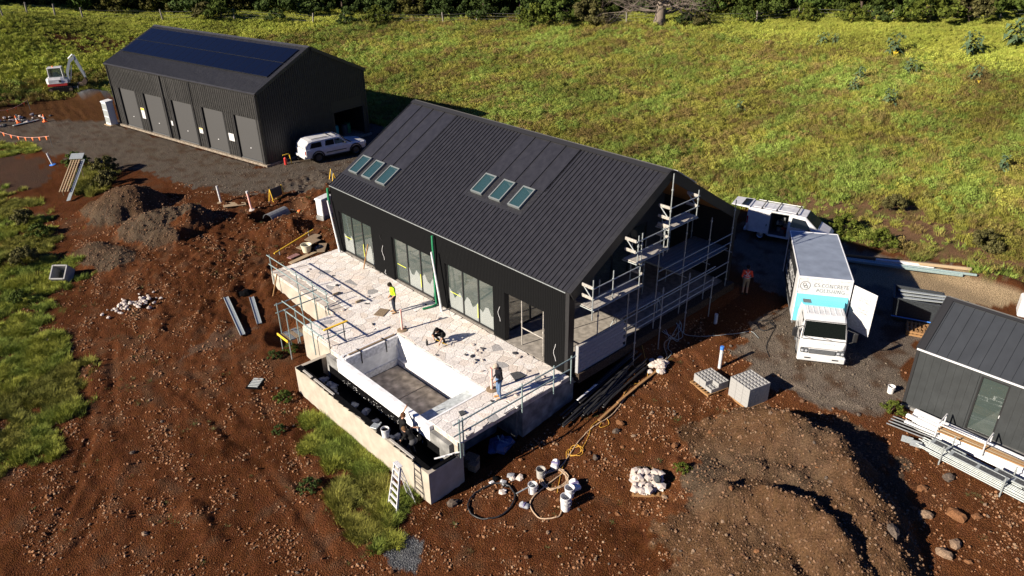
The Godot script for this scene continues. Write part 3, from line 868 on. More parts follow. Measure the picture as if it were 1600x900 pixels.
# ---------------------------------------------------------------- terrace, pool, catch basin
func clip_poly(poly: Array, nrm: Vector2, d: float) -> Array:   # keep nrm . p <= d
	var out := []
	var k := poly.size()
	for i in k:
		var a: Vector2 = poly[i]
		var b: Vector2 = poly[(i + 1) % k]
		var da := nrm.dot(a) - d
		var db := nrm.dot(b) - d
		if da <= 0.0: out.append(a)
		if (da < 0.0 and db > 0.0) or (da > 0.0 and db < 0.0): out.append(a.lerp(b, da / (da - db)))
	return out
func make_terrace() -> void:
	var t := thing("stone_terrace", "pale crazy paved terrace with concrete walls along the black house", "terrace")
	var mb := MB.new()
	mb.bx(-3.32, -0.03, -0.25, -0.034, -9.1, 0.33)
	mb.bx(-6.45, -3.32, -0.25, -0.034, -1.45, 0.33)
	mb.bx(-6.45, -3.32, -0.25, -0.034, -9.1, -8.02)
	mb.bx(-6.3, -0.03, -0.25, -0.034, -12.0, -9.1)
	mb.bx(-4.45, -0.03, -0.25, -0.034, -18.9, -12.0)
	part(mb, "slab", M.slab_pale, t)
	mb = MB.new()   # right side wall down to the ground and the open store below the corner
	mb.bx(-2.9, 0.28, -2.6, -0.252, 0.06, 0.326)
	part(mb, "retaining_wall", M.concrete, t)
	mb = MB.new()
	mb.bx(-3.0, -2.75, -2.6, -0.252, -1.4, 0.05)
	mb.bx(-6.2, -3.0, -2.6, -0.252, -1.44, -1.2)
	part(mb, "retaining_wall", M.concrete, t)
	mb = MB.new()
	mb.bx(-6.45, -6.2, -2.6, -0.252, -0.1, 0.328)
	part(mb, "column", M.render_tan, t)
	mb = MB.new()
	mb.bx(-4.47, -4.2, -2.4, -0.252, -18.9, -12.0)
	mb.bx(-4.2, -0.1, -1.4, -0.252, -18.92, -18.7)
	part(mb, "retaining_wall", M.render_tan, t)
	mb = MB.new()
	mb.bx(-6.32, -6.05, -2.9, -0.252, -12.02, -9.1)
	mb.bx(-6.05, -4.2, -2.6, -0.252, -12.02, -11.8)
	part(mb, "retaining_wall", M.render_tan, t)
	# crazy paving, each stone a piece
	var rng := RandomNumberGenerator.new(); rng.seed = 77
	var seeds := []
	var g := 0.46
	var found := []
	for i in range(-16, 3):
		for j in range(-43, 4):
			seeds.append(Vector2((i + rng.randf_range(-0.12, 1.12)) * g, (j + rng.randf_range(-0.12, 1.12)) * g))
	var rects := [[-3.31, -0.06, -9.1, 0.36], [-6.44, -3.31, -1.42, 0.36], [-6.44, -3.31, -9.1, -8.05], [-6.25, -0.06, -12.0, -9.1], [-3.75, -0.06, -18.85, -12.0]]
	var count := 0
	for s in seeds:
		for r in rects:
			if s.x < r[0] - 0.6 or s.x > r[1] + 0.6 or s.y < r[2] - 0.6 or s.y > r[3] + 0.6: continue
			var poly := [Vector2(r[0], r[2]), Vector2(r[1], r[2]), Vector2(r[1], r[3]), Vector2(r[0], r[3])]
			if r[3] == 0.36:   # ragged overhang on the open edge
				poly = [Vector2(r[0], r[2]), Vector2(r[1], r[2]), Vector2(r[1], r[3] + rng.randf_range(-0.08, 0.14)), Vector2(r[0], r[3] + rng.randf_range(-0.08, 0.14))]
			for o in seeds:
				if o == s: continue
				var d: Vector2 = o - s
				var l := d.length()
				if l > 2.0: continue
				var nn := d / l
				poly = clip_poly(poly, nn, nn.dot(s) + l * 0.5 - 0.006)
				if poly.size() < 3: break
			if poly.size() < 3: continue
			var pp := PackedVector2Array(poly)
			var ar := 0.0
			for i in pp.size(): ar += pp[i].cross(pp[(i + 1) % pp.size()])
			if absf(ar) * 0.5 < 0.02: continue
			var m := MB.new()
			var q := rng.randf()
			var w := Vector3(0.84, 0.80, 0.75).lerp(Vector3(0.79, 0.70, 0.61), q * q)
			if rng.randf() < 0.02: w = Vector3(0.42, 0.41, 0.40)
			w *= rng.randf_range(0.88, 1.08)
			m.col = Color(w.x, w.y, w.z)
			var ctr := Vector2.ZERO
			for p in pp: ctr += p
			ctr /= pp.size()
			var top := rng.randf_range(-0.006, 0.004)
			var k := pp.size()
			for i in k:
				var a := pp[i]
				var b := pp[(i + 1) % k]
				var a2 := a.lerp(ctr, 0.02)
				var b2 := b.lerp(ctr, 0.02)
				var A := Vector3(a.x, top - 0.008, a.y); var B := Vector3(b.x, top - 0.008, b.y)
				var A2 := Vector3(a2.x, top, a2.y); var B2 := Vector3(b2.x, top, b2.y)
				var A0 := Vector3(a.x, -0.032, a.y); var B0 := Vector3(b.x, -0.032, b.y)
				var O := Vector3(ctr.x, -0.02, ctr.y)
				m.quado(A, B, B2, A2, O); m.quado(A0, B0, B, A, O)
				var c3 := Vector3(ctr.x, top, ctr.y)
				if (B2 - A2).cross(c3 - A2).y > 0: m.tri(A2, B2, c3)
				else: m.tri(A2, c3, B2)
			found.append([absf(ar), m])
			count += 1
	found.sort_custom(func(a, b): return a[0] > b[0])
	var rest := MB.new()
	for i in found.size():
		var m: MB = found[i][1]
		if i < 300: part(m, "paving_stone", M.sandstone, t)
		else: rest.v.append_array(m.v); rest.n.append_array(m.n); rest.c.append_array(m.c)
	part(rest, "small_paving_stones", M.sandstone, t, true)
	print("stones ", count)

func make_pool() -> void:
	var t := thing("swimming_pool", "empty white lined swimming pool set into the stone terrace", "pool")
	var mb := MB.new()
	mb.bx(-3.44, -3.33, -1.6, -0.01, -8.0, -1.46)
	part(mb, "wall", M.pool_white, t)
	mb = MB.new(); mb.bx(-6.46, -3.44, -1.6, -0.012, -8.0, -7.9)
	part(mb, "wall", M.pool_white, t)
	mb = MB.new(); mb.bx(-6.46, -3.44, -1.6, -0.014, -1.55, -1.46)
	part(mb, "wall", M.pool_white, t)
	mb = MB.new()
	mb.bx(-6.66, -6.44, -0.85, -0.05, -8.2, -1.2)
	part(mb, "overflow_wall", M.pool_white, t)
	mb = MB.new()
	mb.bx(-6.67, -6.45, -2.3, -0.852, -9.2, 0.05)
	mb.bx(-6.664, -6.46, -0.85, -0.25, -9.2, -8.2)
	mb.bx(-6.664, -6.46, -0.85, -0.25, -1.2, 0.05)
	part(mb, "footing_wall", M.concrete, t)
	mb = MB.new()
	mb.bx(-6.69, -6.672, -2.0, -0.75, -9.0, -0.6)
	part(mb, "membrane", M.membrane, t)
	# blue-white insulation boards round the foot of the walls, and along the far top edge
	mb = MB.new()
	mb.bx(-6.44, -3.46, -1.58, -1.25, -7.898, -7.80); mb.bx(-3.62, -3.442, -1.58, -1.25, -7.8, -2.6)
	part(mb, "insulation_board", M.pool_blue, t)
	mb = MB.new()
	mb.bx(-6.40, -3.46, -0.45, -0.006, -7.897, -7.82)
	part(mb, "insulation_board", M.pool_blue, t)
	mb = MB.new(); mb.bx(-6.40, -3.5, -0.012, 0.012, -8.22, -8.12)
	part(mb, "insulation_board", M.pool_blue, t)
	mb = MB.new(); mb.bx(-6.1, -3.5, 0.0, 0.03, -8.1, -7.98)
	part(mb, "timber_batten", M.ply, t)
	for x in [-4.2, -5.6]:
		mb = MB.new(); mb.bx(x, x + 0.06, -0.6, 0.04, -7.815, -7.805); mb.bx(x, x + 0.06, 0.032, 0.042, -8.2, -7.815)
		part(mb, "strap", M.black, t)
	# pale lining sheets on the long far wall, joints showing
	# shallow ledge at the near end
	mb = MB.new(); mb.bx(-6.43, -3.45, -1.58, -0.52, -2.62, -1.56)
	part(mb, "ledge", M.pool_pale, t)
	# floor of big tan plates with dark joints
	mb = MB.new(); mb.bx(-6.44, -3.44, -1.75, -1.6, -7.9, -1.5)
	part(mb, "base", M.grey_dark, t)
	var xs := [-6.4, -5.5, -3.66]
	var zs := [-7.78, -5.4, -2.64]
	for i in 2:
		for j in 2:
			var cuts := [[zs[j], zs[j + 1]]] if i == 1 else [[zs[j], lerpf(zs[j], zs[j + 1], 0.55)], [lerpf(zs[j], zs[j + 1], 0.55), zs[j + 1]]]
			for c in cuts:
				mb = MB.new(); mb.cbox(Vector3((xs[i] + xs[i + 1]) * 0.5, -1.585, (c[0] + c[1]) * 0.5), Vector3(xs[i + 1] - xs[i] - 0.06, 0.03, c[1] - c[0] - 0.06), 0.006)
				part(mb, "floor_plate", M.pool_floor, t)
	# crumbs of foam left along the outer face
	mb = MB.new()
	var rng := RandomNumberGenerator.new(); rng.seed = 5
	for i in 70:
		mb.blob(Vector3(-6.70, -0.85 - rng.randf() * 0.35, rng.randf_range(-8.0, -1.5)), Vector3(0.012, rng.randf_range(0.01, 0.03), rng.randf_range(0.01, 0.03)), 5, 3, 0.2, i)
	part(mb, "foam_crumbs", M.white, t, true)

	# catch basin: rendered wall round a black lined trough
	t = thing("catch_basin", "tan rendered catch basin with black lined trough below the pool", "basin")
	mb = MB.new(); mb.bx(-7.95, -7.75, -2.9, -0.72, -9.95, 0.36)
	part(mb, "wall", M.render_tan, t)
	mb = MB.new(); mb.bx(-7.75, -6.46, -2.9, -0.724, 0.14, 0.356)
	part(mb, "wall", M.render_tan, t)
	mb = MB.new(); mb.bx(-7.75, -6.34, -2.9, -0.724, -9.946, -9.72)
	part(mb, "wall", M.render_tan, t)
	mb = MB.new()
	mb.bx(-7.75, -7.735, -1.55, -0.70, -9.72, 0.13); mb.bx(-7.735, -6.69, -1.56, -1.5, -9.72, 0.13)
	mb.bx(-7.735, -6.67, -1.5, -0.70, -9.718, -9.70); mb.bx(-7.735, -6.67, -1.5, -0.70, 0.118, 0.132)
	part(mb, "lining", M.membrane, t)
	# lining turned over the top of the wall: ragged strips
	for k in 24:
		var z0 := -9.8 + k * 0.415
		mb = MB.new()
		var w := rng.randf_range(0.16, 0.31)
		if k == 17 or k == 18: continue
		mb.hexa([Vector3(-7.76 - w * 0.8, -0.716, z0), Vector3(-7.70, -0.716, z0), Vector3(-7.70, -0.716, z0 + 0.41), Vector3(-7.76 - rng.randf_range(0.05, 0.2), -0.716, z0 + 0.41), Vector3(-7.76 - w * 0.8, -0.67, z0), Vector3(-7.70, -0.64, z0), Vector3(-7.70, -0.64, z0 + 0.41), Vector3(-7.76 - w * 0.6, -0.67, z0 + 0.41)])
		part(mb, "lining_flap", M.membrane, t)
	for b in [[-9.3, -8.5], [-8.3, -6.6], [-2.3, -0.7]]:
		mb = MB.new(); mb.cbox(Vector3(-7.85, -0.635, (b[0] + b[1]) * 0.5), Vector3(0.10, 0.05, b[1] - b[0]), 0.008)
		part(mb, "timber_batten", M.plank, t)
	mb = MB.new()
	mb.cbox(Vector3(-7.1, -0.69, 0.25), Vector3(1.1, 0.05, 0.16), 0.01)
	part(mb, "lining_flap", M.membrane, t)
	for i in 3:
		mb = MB.new()
		var a := Vector3(-7.3 + i * 0.28, -0.62, -0.1 + 0.1 * i); mb.tube(a, a + Vector3(0.35, 0.08, 0.25), 0.035, 8)
		part(mb, "pipe_offcut", M.white_plastic, t)
	# bits of plastic sheet on the floor of the trough
	for i in 14:
		mb = MB.new()
		mb.blob(Vector3.ZERO, Vector3(0.2, 0.12, 0.2), 7, 5, 0.35, i)
		solo(mb, "plastic_scrap", M.scrap, "crumpled pale plastic sheet in the black lined trough", "plastic scrap", "plastic scraps in the trough", Vector3(rng.randf_range(-7.5, -6.9), -1.42, rng.randf_range(-9.2, -7.6) if i < 9 else rng.randf_range(-7.2, -0.6)), rng.randf() * 6.0)

# ---------------------------------------------------------------- handrails and scaffold
func rail(called: String, label: String, posts: Array, rails: Array, r: float, m: Material) -> void:
	var t := thing(called, label, "handrail")
	for p in posts:
		var mb := MB.new(); mb.tube(p[0], p[1], r, 8)
		part(mb, "post", m, t)
	for p in rails:
		var mb := MB.new(); mb.tube(p[0], p[1], r, 8)
		part(mb, "rail", m, t)
func make_rails() -> void:
	var ps := []
	for x in [-6.42, -6.25, -3.05, -1.15, -0.05]: ps.append([Vector3(x, -0.35 if x > -6.0 else -0.75, 0.46), Vector3(x, 1.12, 0.46)])
	rail("handrail", "grey tube handrail along the ragged end of the stone terrace", ps, [[Vector3(-6.75, 1.04, 0.51), Vector3(0.18, 1.04, 0.51)], [Vector3(-6.75, 0.5, 0.51), Vector3(-0.2, 0.5, 0.51)]], 0.032, M.galv_green)
	ps = []
	for z in [-18.6, -15.6, -13.9, -12.5]: ps.append([Vector3(-4.52, -1.3, z), Vector3(-4.52, 1.15, z)])
	rail("handrail", "steel tube guard rail beside the far tan terrace wall", ps, [[Vector3(-4.58, 1.08, -18.8), Vector3(-4.58, 1.08, -12.2)], [Vector3(-4.58, 0.55, -18.7), Vector3(-4.58, 0.55, -12.2)]], 0.03, M.galv_green)
	ps = []
	for p in [[-6.5, -12.1], [-6.5, -10.6], [-6.9, -13.2], [-5.6, -13.2], [-6.9, -12.3]]: ps.append([Vector3(p[0], -1.0, p[1]), Vector3(p[0], 1.05, p[1])])
	rail("handrail", "square scaffold guard rail round the timber landing by the terrace", ps, [[Vector3(-6.55, 1.0, -13.3), Vector3(-6.55, 1.0, -9.4)], [Vector3(-6.55, 0.5, -13.3), Vector3(-6.55, 0.5, -9.4)], [Vector3(-7.0, 0.95, -13.25), Vector3(-4.6, 0.95, -13.25)], [Vector3(-7.0, 0.5, -13.25), Vector3(-4.6, 0.5, -13.25)]], 0.032, M.galv_green)
	# short barrier with a yellow top board near the pool corner
	var t := thing("barrier", "short steel barrier with yellow top board beside the pool corner", "barrier")
	for x in [-6.35, -5.5]:
		var mb := MB.new(); mb.tube(Vector3(x, -0.02 if x > -6 else -0.4, -9.3), Vector3(x, 0.95, -9.3), 0.03, 8)
		part(mb, "post", M.grey_dark, t)
	var mb2 := MB.new(); mb2.cbox(Vector3(-5.9, 0.98, -9.3), Vector3(1.3, 0.06, 0.12), 0.01)
	part(mb2, "top_board", M.yellow, t)
	mb2 = MB.new(); mb2.tube(Vector3(-6.45, 0.45, -9.34), Vector3(-5.4, 0.45, -9.34), 0.03, 8)
	part(mb2, "rail", M.galv_green, t)
	# landing of planks with a yellow edge
	t = thing("scaffold_landing", "small plank landing with yellow edge board beside the terrace wall", "landing")
	for i in 5:
		mb2 = MB.new(); mb2.cbox(Vector3(-6.95 + i * 0.23, -0.72, -12.75), Vector3(0.21, 0.05, 1.0), 0.008)
		part(mb2, "plank", M.grey_mid if i % 2 else M.ply, t)
	mb2 = MB.new(); mb2.cbox(Vector3(-7.1, -0.69, -12.75), Vector3(0.06, 0.12, 1.1), 0.01)
	part(mb2, "edge_board", M.yellow, t)
	for p in [[-7.0, -13.2], [-7.0, -12.3], [-6.1, -13.2], [-6.1, -12.3]]:
		mb2 = MB.new(); mb2.tube(Vector3(p[0], hf(p[0], p[1]) - 0.1, p[1]), Vector3(p[0], -0.75, p[1]), 0.03, 8)
		part(mb2, "leg", M.galv, t)
func make_scaffold() -> void:
	var t := thing("scaffold", "galvanised tube scaffold with stepped plank platforms in the open gable", "scaffold")
	var tube := func(a: Vector3, b: Vector3, called: String) -> MeshInstance3D:
		var mb := MB.new(); mb.tube(a, b, 0.027, 8)
		return part(mb, called, M.galv, t)
	var cup := MB.new(); cup.lathe(Vector3.ZERO, [Vector2(0.028, -0.05), Vector2(0.05, -0.04), Vector2(0.05, 0.04), Vector2(0.028, 0.05)], 10)
	var cupm := cup.mesh()
	var std := func(x: float, z: float, y0: float, y1: float) -> void:
		var o = tube.call(Vector3(x, y0, z), Vector3(x, y1, z), "standard")
		var y := 0.4
		while y < y1 - 0.1:
			if y > y0 + 0.2:
				var q := part(cupm, "coupler", M.galv, o); q.position = Vector3(x, y, z)
			y += 1.0
	# inner row on the slab, outer row beside it
	var xi := [1.7, 3.83, 5.97, 8.1, 10.25, 12.4]
	var top_i := [5.0, 6.2, 7.2, 6.4, 5.4, 5.75]
	for i in 6: std.call(xi[i], 0.40, -0.03, top_i[i] - 0.8)
	var xo := [0.55, 1.85, 3.7, 5.65, 7.78]
	var bot := [2.9, 3.3, 2.9, 4.4, 5.4]
	var top := [4.8, 4.8, 5.95, 8.15, 6.85]
	for i in 5: std.call(xo[i], 1.02, bot[i] if i != 2 else 2.6, top[i])
	std.call(5.35, 1.02, 4.3, 5.7)
	std.call(3.45, 1.02, 4.5, 5.9)
	for x in [3.7, 5.65, 7.78, 10.0]: std.call(x, 1.02, -1.05, 2.6 if x < 9.0 else 1.6)
	# platforms of planks: y, x from, x to
	for pl in [[3.4, 0.55, 3.95], [4.65, 3.3, 5.7], [5.55, 5.6, 7.85]]:
		for k in 3:
			var w: float = pl[2] - pl[1]
			for s in (2 if w > 3.0 else 1):
				var seg := w / (2.0 if w > 3.0 else 1.0)
				var mb := MB.new()
				mb.cbox(Vector3(pl[1] + seg * (s + 0.5), pl[0], 0.46 + k * 0.24), Vector3(seg - 0.04, 0.05, 0.225), 0.008)
				part(mb, "plank", M.plank, t)
		tube.call(Vector3(pl[1], pl[0] + 0.5, 1.05), Vector3(pl[2], pl[0] + 0.5, 1.05), "ledger")
		tube.call(Vector3(pl[1], pl[0] + 1.0, 1.05), Vector3(pl[2], pl[0] + 1.0, 1.05), "ledger")
		tube.call(Vector3(pl[1], pl[0] - 0.06, 1.05), Vector3(pl[2], pl[0] - 0.06, 1.05), "ledger")
		for x in [pl[1] + 0.02, pl[2] - 0.05]:
			tube.call(Vector3(x, pl[0] - 0.07, 0.3), Vector3(x, pl[0] - 0.07, 1.1), "transom")
			for dy in [0.5, 1.0]:
				var mb := MB.new(); mb.cbox(Vector3(x, pl[0] + dy, 0.70), Vector3(0.06, 0.14, 0.62), 0.01)
				part(mb, "end_board", M.plank, t)
			tube.call(Vector3(x, pl[0] + 0.5, 0.95), Vector3(x, pl[0] + 0.98, 0.45), "brace")
	# long ledgers and the broad shaded platform inside the porch
	for y in [0.9, 1.45]:
		tube.call(Vector3(1.7, y, 0.44), Vector3(12.4, y, 0.44), "ledger")
	for y in [2.6, 3.1]:
		tube.call(Vector3(5.9, y, 0.44), Vector3(12.4, y, 0.44), "ledger")
	tube.call(Vector3(3.7, 2.2, 1.06), Vector3(10.0, 2.2, 1.06), "ledger")
	tube.call(Vector3(3.7, 1.2, 1.06), Vector3(10.0, 1.2, 1.06), "ledger")
	for k in 9:
		var mb := MB.new()
		mb.cbox(Vector3(10.6, 2.0, -2.0 + k * 0.245), Vector3(4.5, 0.05, 0.23), 0.008)
		part(mb, "plank", M.galv, t)
	for x in [8.4, 10.5, 12.6]:
		tube.call(Vector3(x, 1.93, -2.2), Vector3(x, 1.93, 0.44), "transom")
		std.call(x, -2.15, -0.03, 3.2)
	# plank leaning on trestles inside
	for k in 2:
		var mb := MB.new(); mb.cbox(Vector3(6.2, 0.75, -0.6 - k * 0.25), Vector3(3.6, 0.05, 0.23), 0.008)
		part(mb, "plank", M.plank, t)
	for x in [4.7, 7.6]:
		for s in [-0.25, 0.25]:
			tube.call(Vector3(x + s, -0.03, -0.4), Vector3(x, 0.72, -0.6), "trestle_leg")
			tube.call(Vector3(x + s, -0.03, -1.1), Vector3(x, 0.72, -0.9), "trestle_leg")

# ---------------------------------------------------------------- the long shed
func ribbed(mb: MB, o: Vector3, u: Vector3, w: Vector3, nrm: Vector3, lu: float, lw: float, pitch: float, depth: float) -> void:
	# sheet of lu along u and lw along w, ribs running along w
	var k := int(lu / pitch)
	for i in k:
		var a := o + u * (i * lu / k)
		var s := u * (lu / k)
		var d := nrm * depth
		var p := [a, a + s * 0.5, a + s * 0.62 + d, a + s * 0.88 + d, a + s]
		for q in 4: mb.quado(p[q], p[q + 1], p[q + 1] + w * lw, p[q] + w * lw, p[q] - nrm * 5.0 + w * lw * 0.5)
func lettered(parent: Node, s: String, height: float, m: Material, xf: Transform3D, called := "lettering") -> void:
	var tm := TextMesh.new()
	var f := SystemFont.new()
	f.font_names = PackedStringArray(["Droid Sans"])
	tm.font = f
	tm.text = s; tm.font_size = 64; tm.pixel_size = height / 46.0; tm.depth = 0.004
	var o := MeshInstance3D.new()
	o.mesh = tm; o.material_override = m; o.name = called
	parent.add_child(o, true)
	o.transform = xf
func make_shed() -> void:
	var L := 21.84
	var W := 10.85
	var E := 5.51
	var R := 8.03
	var t := thing("machinery_shed", "long dark metal shed with five roller doors and solar roof", "shed", Vector3(3.42, 0.93, -34.44), 0.176)
	var mb := MB.new()
	mb.bx(-0.15, W + 0.1, -0.5, 0.02, -L - 0.1, 0.1)
	part(mb, "slab", M.slab2, t)
	var doors := [[0.49, 3.39], [4.75, 7.69], [9.04, 12.14], [13.46, 16.53], [17.78, 20.61]]
	# front wall with openings
	mb = MB.new()
	mb.bx(0.03, 0.18, 3.45, E, -L, 0.0)
	var cl := MB.new()
	ribbed(cl, Vector3(0.03, 3.45, 0), Vector3(0, 0, -1), Vector3(0, 1, 0), Vector3(-1, 0, 0), L, E - 3.45, 0.27, 0.04)
	var z := 0.0
	for d in doors + [[L, L]]:
		mb.bx(0.03, 0.18, 0.02, 3.45, -d[0], -z)
		ribbed(cl, Vector3(0.03, 0.02, -z), Vector3(0, 0, -1), Vector3(0, 1, 0), Vector3(-1, 0, 0), d[0] - z, 3.43, 0.27, 0.04)
		z = d[1]
	part(mb, "wall", M.shedclad, t)
	part(cl, "cladding", M.shedclad, t, true)
	# back and gables
	mb = MB.new()
	mb.bx(W - 0.18, W - 0.03, 0.02, E, -L, 0.0)
	part(mb, "wall", M.shedclad, t)
	mb = MB.new()
	mb.prism([Vector2(0.18, 0.02), Vector2(W - 0.18, 0.02), Vector2(W - 0.18, E), Vector2(W * 0.5, R - 0.05), Vector2(0.18, E)], -L + 0.03, -L + 0.16)
	part(mb, "wall", M.shedclad, t)
	mb = MB.new()
	mb.prism([Vector2(0.18, 0.02), Vector2(7.1, 0.02), Vector2(7.1, 3.35), Vector2(10.3, 3.35), Vector2(10.3, 0.02), Vector2(W - 0.18, 0.02), Vector2(W - 0.18, E), Vector2(W * 0.5, R - 0.05), Vector2(0.18, E)], -0.16, -0.03)
	part(mb, "wall", M.shedclad, t)
	cl = MB.new()
	var x := 0.05
	while x < W - 0.1:
		var top := E + (R - E) * (1.0 - absf(x + 0.06 - W * 0.5) / (W * 0.5)) - 0.1
		cl.bx(x, x + 0.07, 3.4 if x > 6.98 and x < 10.3 else 0.05, top, -0.03, 0.0)
		x += 0.2
	part(cl, "cladding", M.shedclad, t, true)
	# half raised door on the gable
	mb = MB.new(); mb.bx(7.1, 10.3, 2.55, 3.35, -0.12, -0.06); mb.bx(7.1, 10.3, 2.5, 2.56, -0.13, -0.03)
	part(mb, "roller_door", M.roller, t)
	# roller doors: slats pressed into each curtain
	for d in doors:
		mb = MB.new()
		for i in 34:
			var y := 0.03 + i * 0.1
			mb.hexa([Vector3(0.11, y, -d[1]), Vector3(0.15, y, -d[1]), Vector3(0.15, y, -d[0]), Vector3(0.11, y, -d[0]), Vector3(0.13, y + 0.1, -d[1]), Vector3(0.15, y + 0.1, -d[1]), Vector3(0.15, y + 0.1, -d[0]), Vector3(0.13, y + 0.1, -d[0])])
		var o := part(mb, "roller_door", M.roller, t)
		mb = MB.new(); mb.cbox(Vector3(0.10, 1.0, -(d[0] + d[1]) * 0.5), Vector3(0.04, 0.06, 0.14), 0.01)
		part(mb, "handle", M.white_plastic, o)
		mb = MB.new(); mb.bx(0.06, 0.17, 0.03, 0.12, -d[1], -d[0])
		part(mb, "bottom_rail", M.grey_dark, o)
		for zz in [d[0], d[1]]:
			mb = MB.new(); mb.bx(-0.03, 0.1, 0.02, 3.45, -zz - 0.05, -zz + 0.05)
			part(mb, "door_jamb", M.black, t)
	# downpipes
	for zz in [0.12, 8.76, 13.08, L - 0.15]:
		mb = MB.new(); mb.tube(Vector3(-0.07, 0.05, -zz), Vector3(-0.07, E - 0.1, -zz), 0.055, 8)
		part(mb, "downpipe", M.black, t)
	# notices
	for q in [[17.1, 1.15, 0.55, 0.95], [12.6, 1.2, 0.25, 0.4], [8.3, 1.2, 0.5, 0.45], [4.1, 1.25, 0.7, 0.6]]:
		mb = MB.new(); mb.cbox(Vector3(-0.04, q[1] + q[3] * 0.5, -q[0]), Vector3(0.012, q[3], q[2]), 0.003)
		var o := part(mb, "notice", M.white, t)
		if q[2] > 0.45 and q[0] > 5.0:
			mb = MB.new(); mb.bx(-0.05, -0.047, q[1] + q[3] * 0.78, q[1] + q[3] - 0.02, -q[0] - q[2] * 0.46, -q[0] + q[2] * 0.46)
			part(mb, "yellow_band", M.yellow, o)
	# roof
	var p := atan2(R - E, W * 0.5)
	var sl := W * 0.5 / cos(p) + 0.08
	var rx := Transform3D(Basis(Vector3(cos(p), sin(p), 0), Vector3(-sin(p), cos(p), 0), Vector3(0, 0, 1)), Vector3(-0.07, E + 0.02 - 0.07 * tan(p), 0))
	var rx2 := Transform3D(Basis(Vector3(-cos(p), sin(p), 0), Vector3(sin(p), cos(p), 0), Vector3(0, 0, -1)), Vector3(W + 0.07, E + 0.02 - 0.07 * tan(p), 0))
	mb = MB.new()
	for a in [rx, rx2]:
		mb.xf = a
		var z0 := -L - 0.06 if a == rx else -0.06
		mb.bx(0.0, sl - 0.002, -0.08, 0.0, z0, z0 + L + 0.12)
	mb.xf = Transform3D()
	var roof := part(mb, "roof", M.shedroof, t)
	cl = MB.new()
	cl.xf = rx
	ribbed(cl, Vector3(0, 0.003, 0.06), Vector3(0, 0, -1), Vector3(1, 0, 0), Vector3(0, 1, 0), L + 0.12, sl - 0.05, 0.15, 0.03)
	cl.xf = rx2
	ribbed(cl, Vector3(0, 0.003, -0.06), Vector3(0, 0, 1), Vector3(1, 0, 0), Vector3(0, 1, 0), L + 0.12, sl - 0.05, 0.15, 0.03)
	part(cl, "roof_sheeting", M.shedroof, roof, true)
	mb = MB.new()
	mb.xf = rx; mb.bx(sl - 0.22, sl, 0.035, 0.05, -L - 0.09, 0.09); mb.bx(0, sl - 0.22, -0.2, 0.05, 0.062, 0.09)
	mb.bx(-0.12, 0.0, -0.12, 0.0, -L - 0.06, 0.06)
	mb.xf = rx2; mb.bx(sl - 0.22, sl, 0.035, 0.05, -0.09, L + 0.09); mb.bx(0, sl - 0.22, -0.2, 0.05, -0.09, -0.062)
	part(mb, "ridge_cap", M.shedroof, roof)
	# solar panels, two rows
	var pm := MB.new(); pm.cbox(Vector3(0, 0.03, 0), Vector3(1.78, 0.035, 1.03), 0.004)
	var pmesh := pm.mesh()
	var gm := MB.new(); gm.bx(-0.87, 0.87, 0.0478, 0.0505, -0.497, 0.497)
	var gmesh := gm.mesh()
	for r in 2:
		for k in 20:
			var o := part(pmesh, "solar_panel", M.solarframe, roof)
			o.transform = rx * Transform3D(Basis(), Vector3(2.72 + r * 1.83, 0.06, -1.0 - k * 1.045))
			part(gmesh, "cells", M.solar, o)
	# shelves and drums inside the open end
	for q in [[7.8, 0.5, "blue"], [8.6, 0.9, "teal"], [9.2, 0.45, "grey_dark"], [9.8, 0.7, "green"]]:
		mb = MB.new()
		mb.lathe(Vector3.ZERO, [Vector2(0, 0), Vector2(0.28, 0), Vector2(0.29, 0.05), Vector2(0.27, 0.1), Vector2(0.29, 0.45), Vector2(0.27, 0.8), Vector2(0.29, 0.86), Vector2(0, 0.86)], 14)
		var at: Vector3 = t.transform * Vector3(q[0], 0.02, -1.0 - q[1])
		solo(mb, "drum", M[q[2]], "%s storage drum inside the open end of the shed" % {"blue": "blue", "teal": "turquoise", "grey_dark": "dark grey", "green": "green"}[q[2]], "drum", "", at)

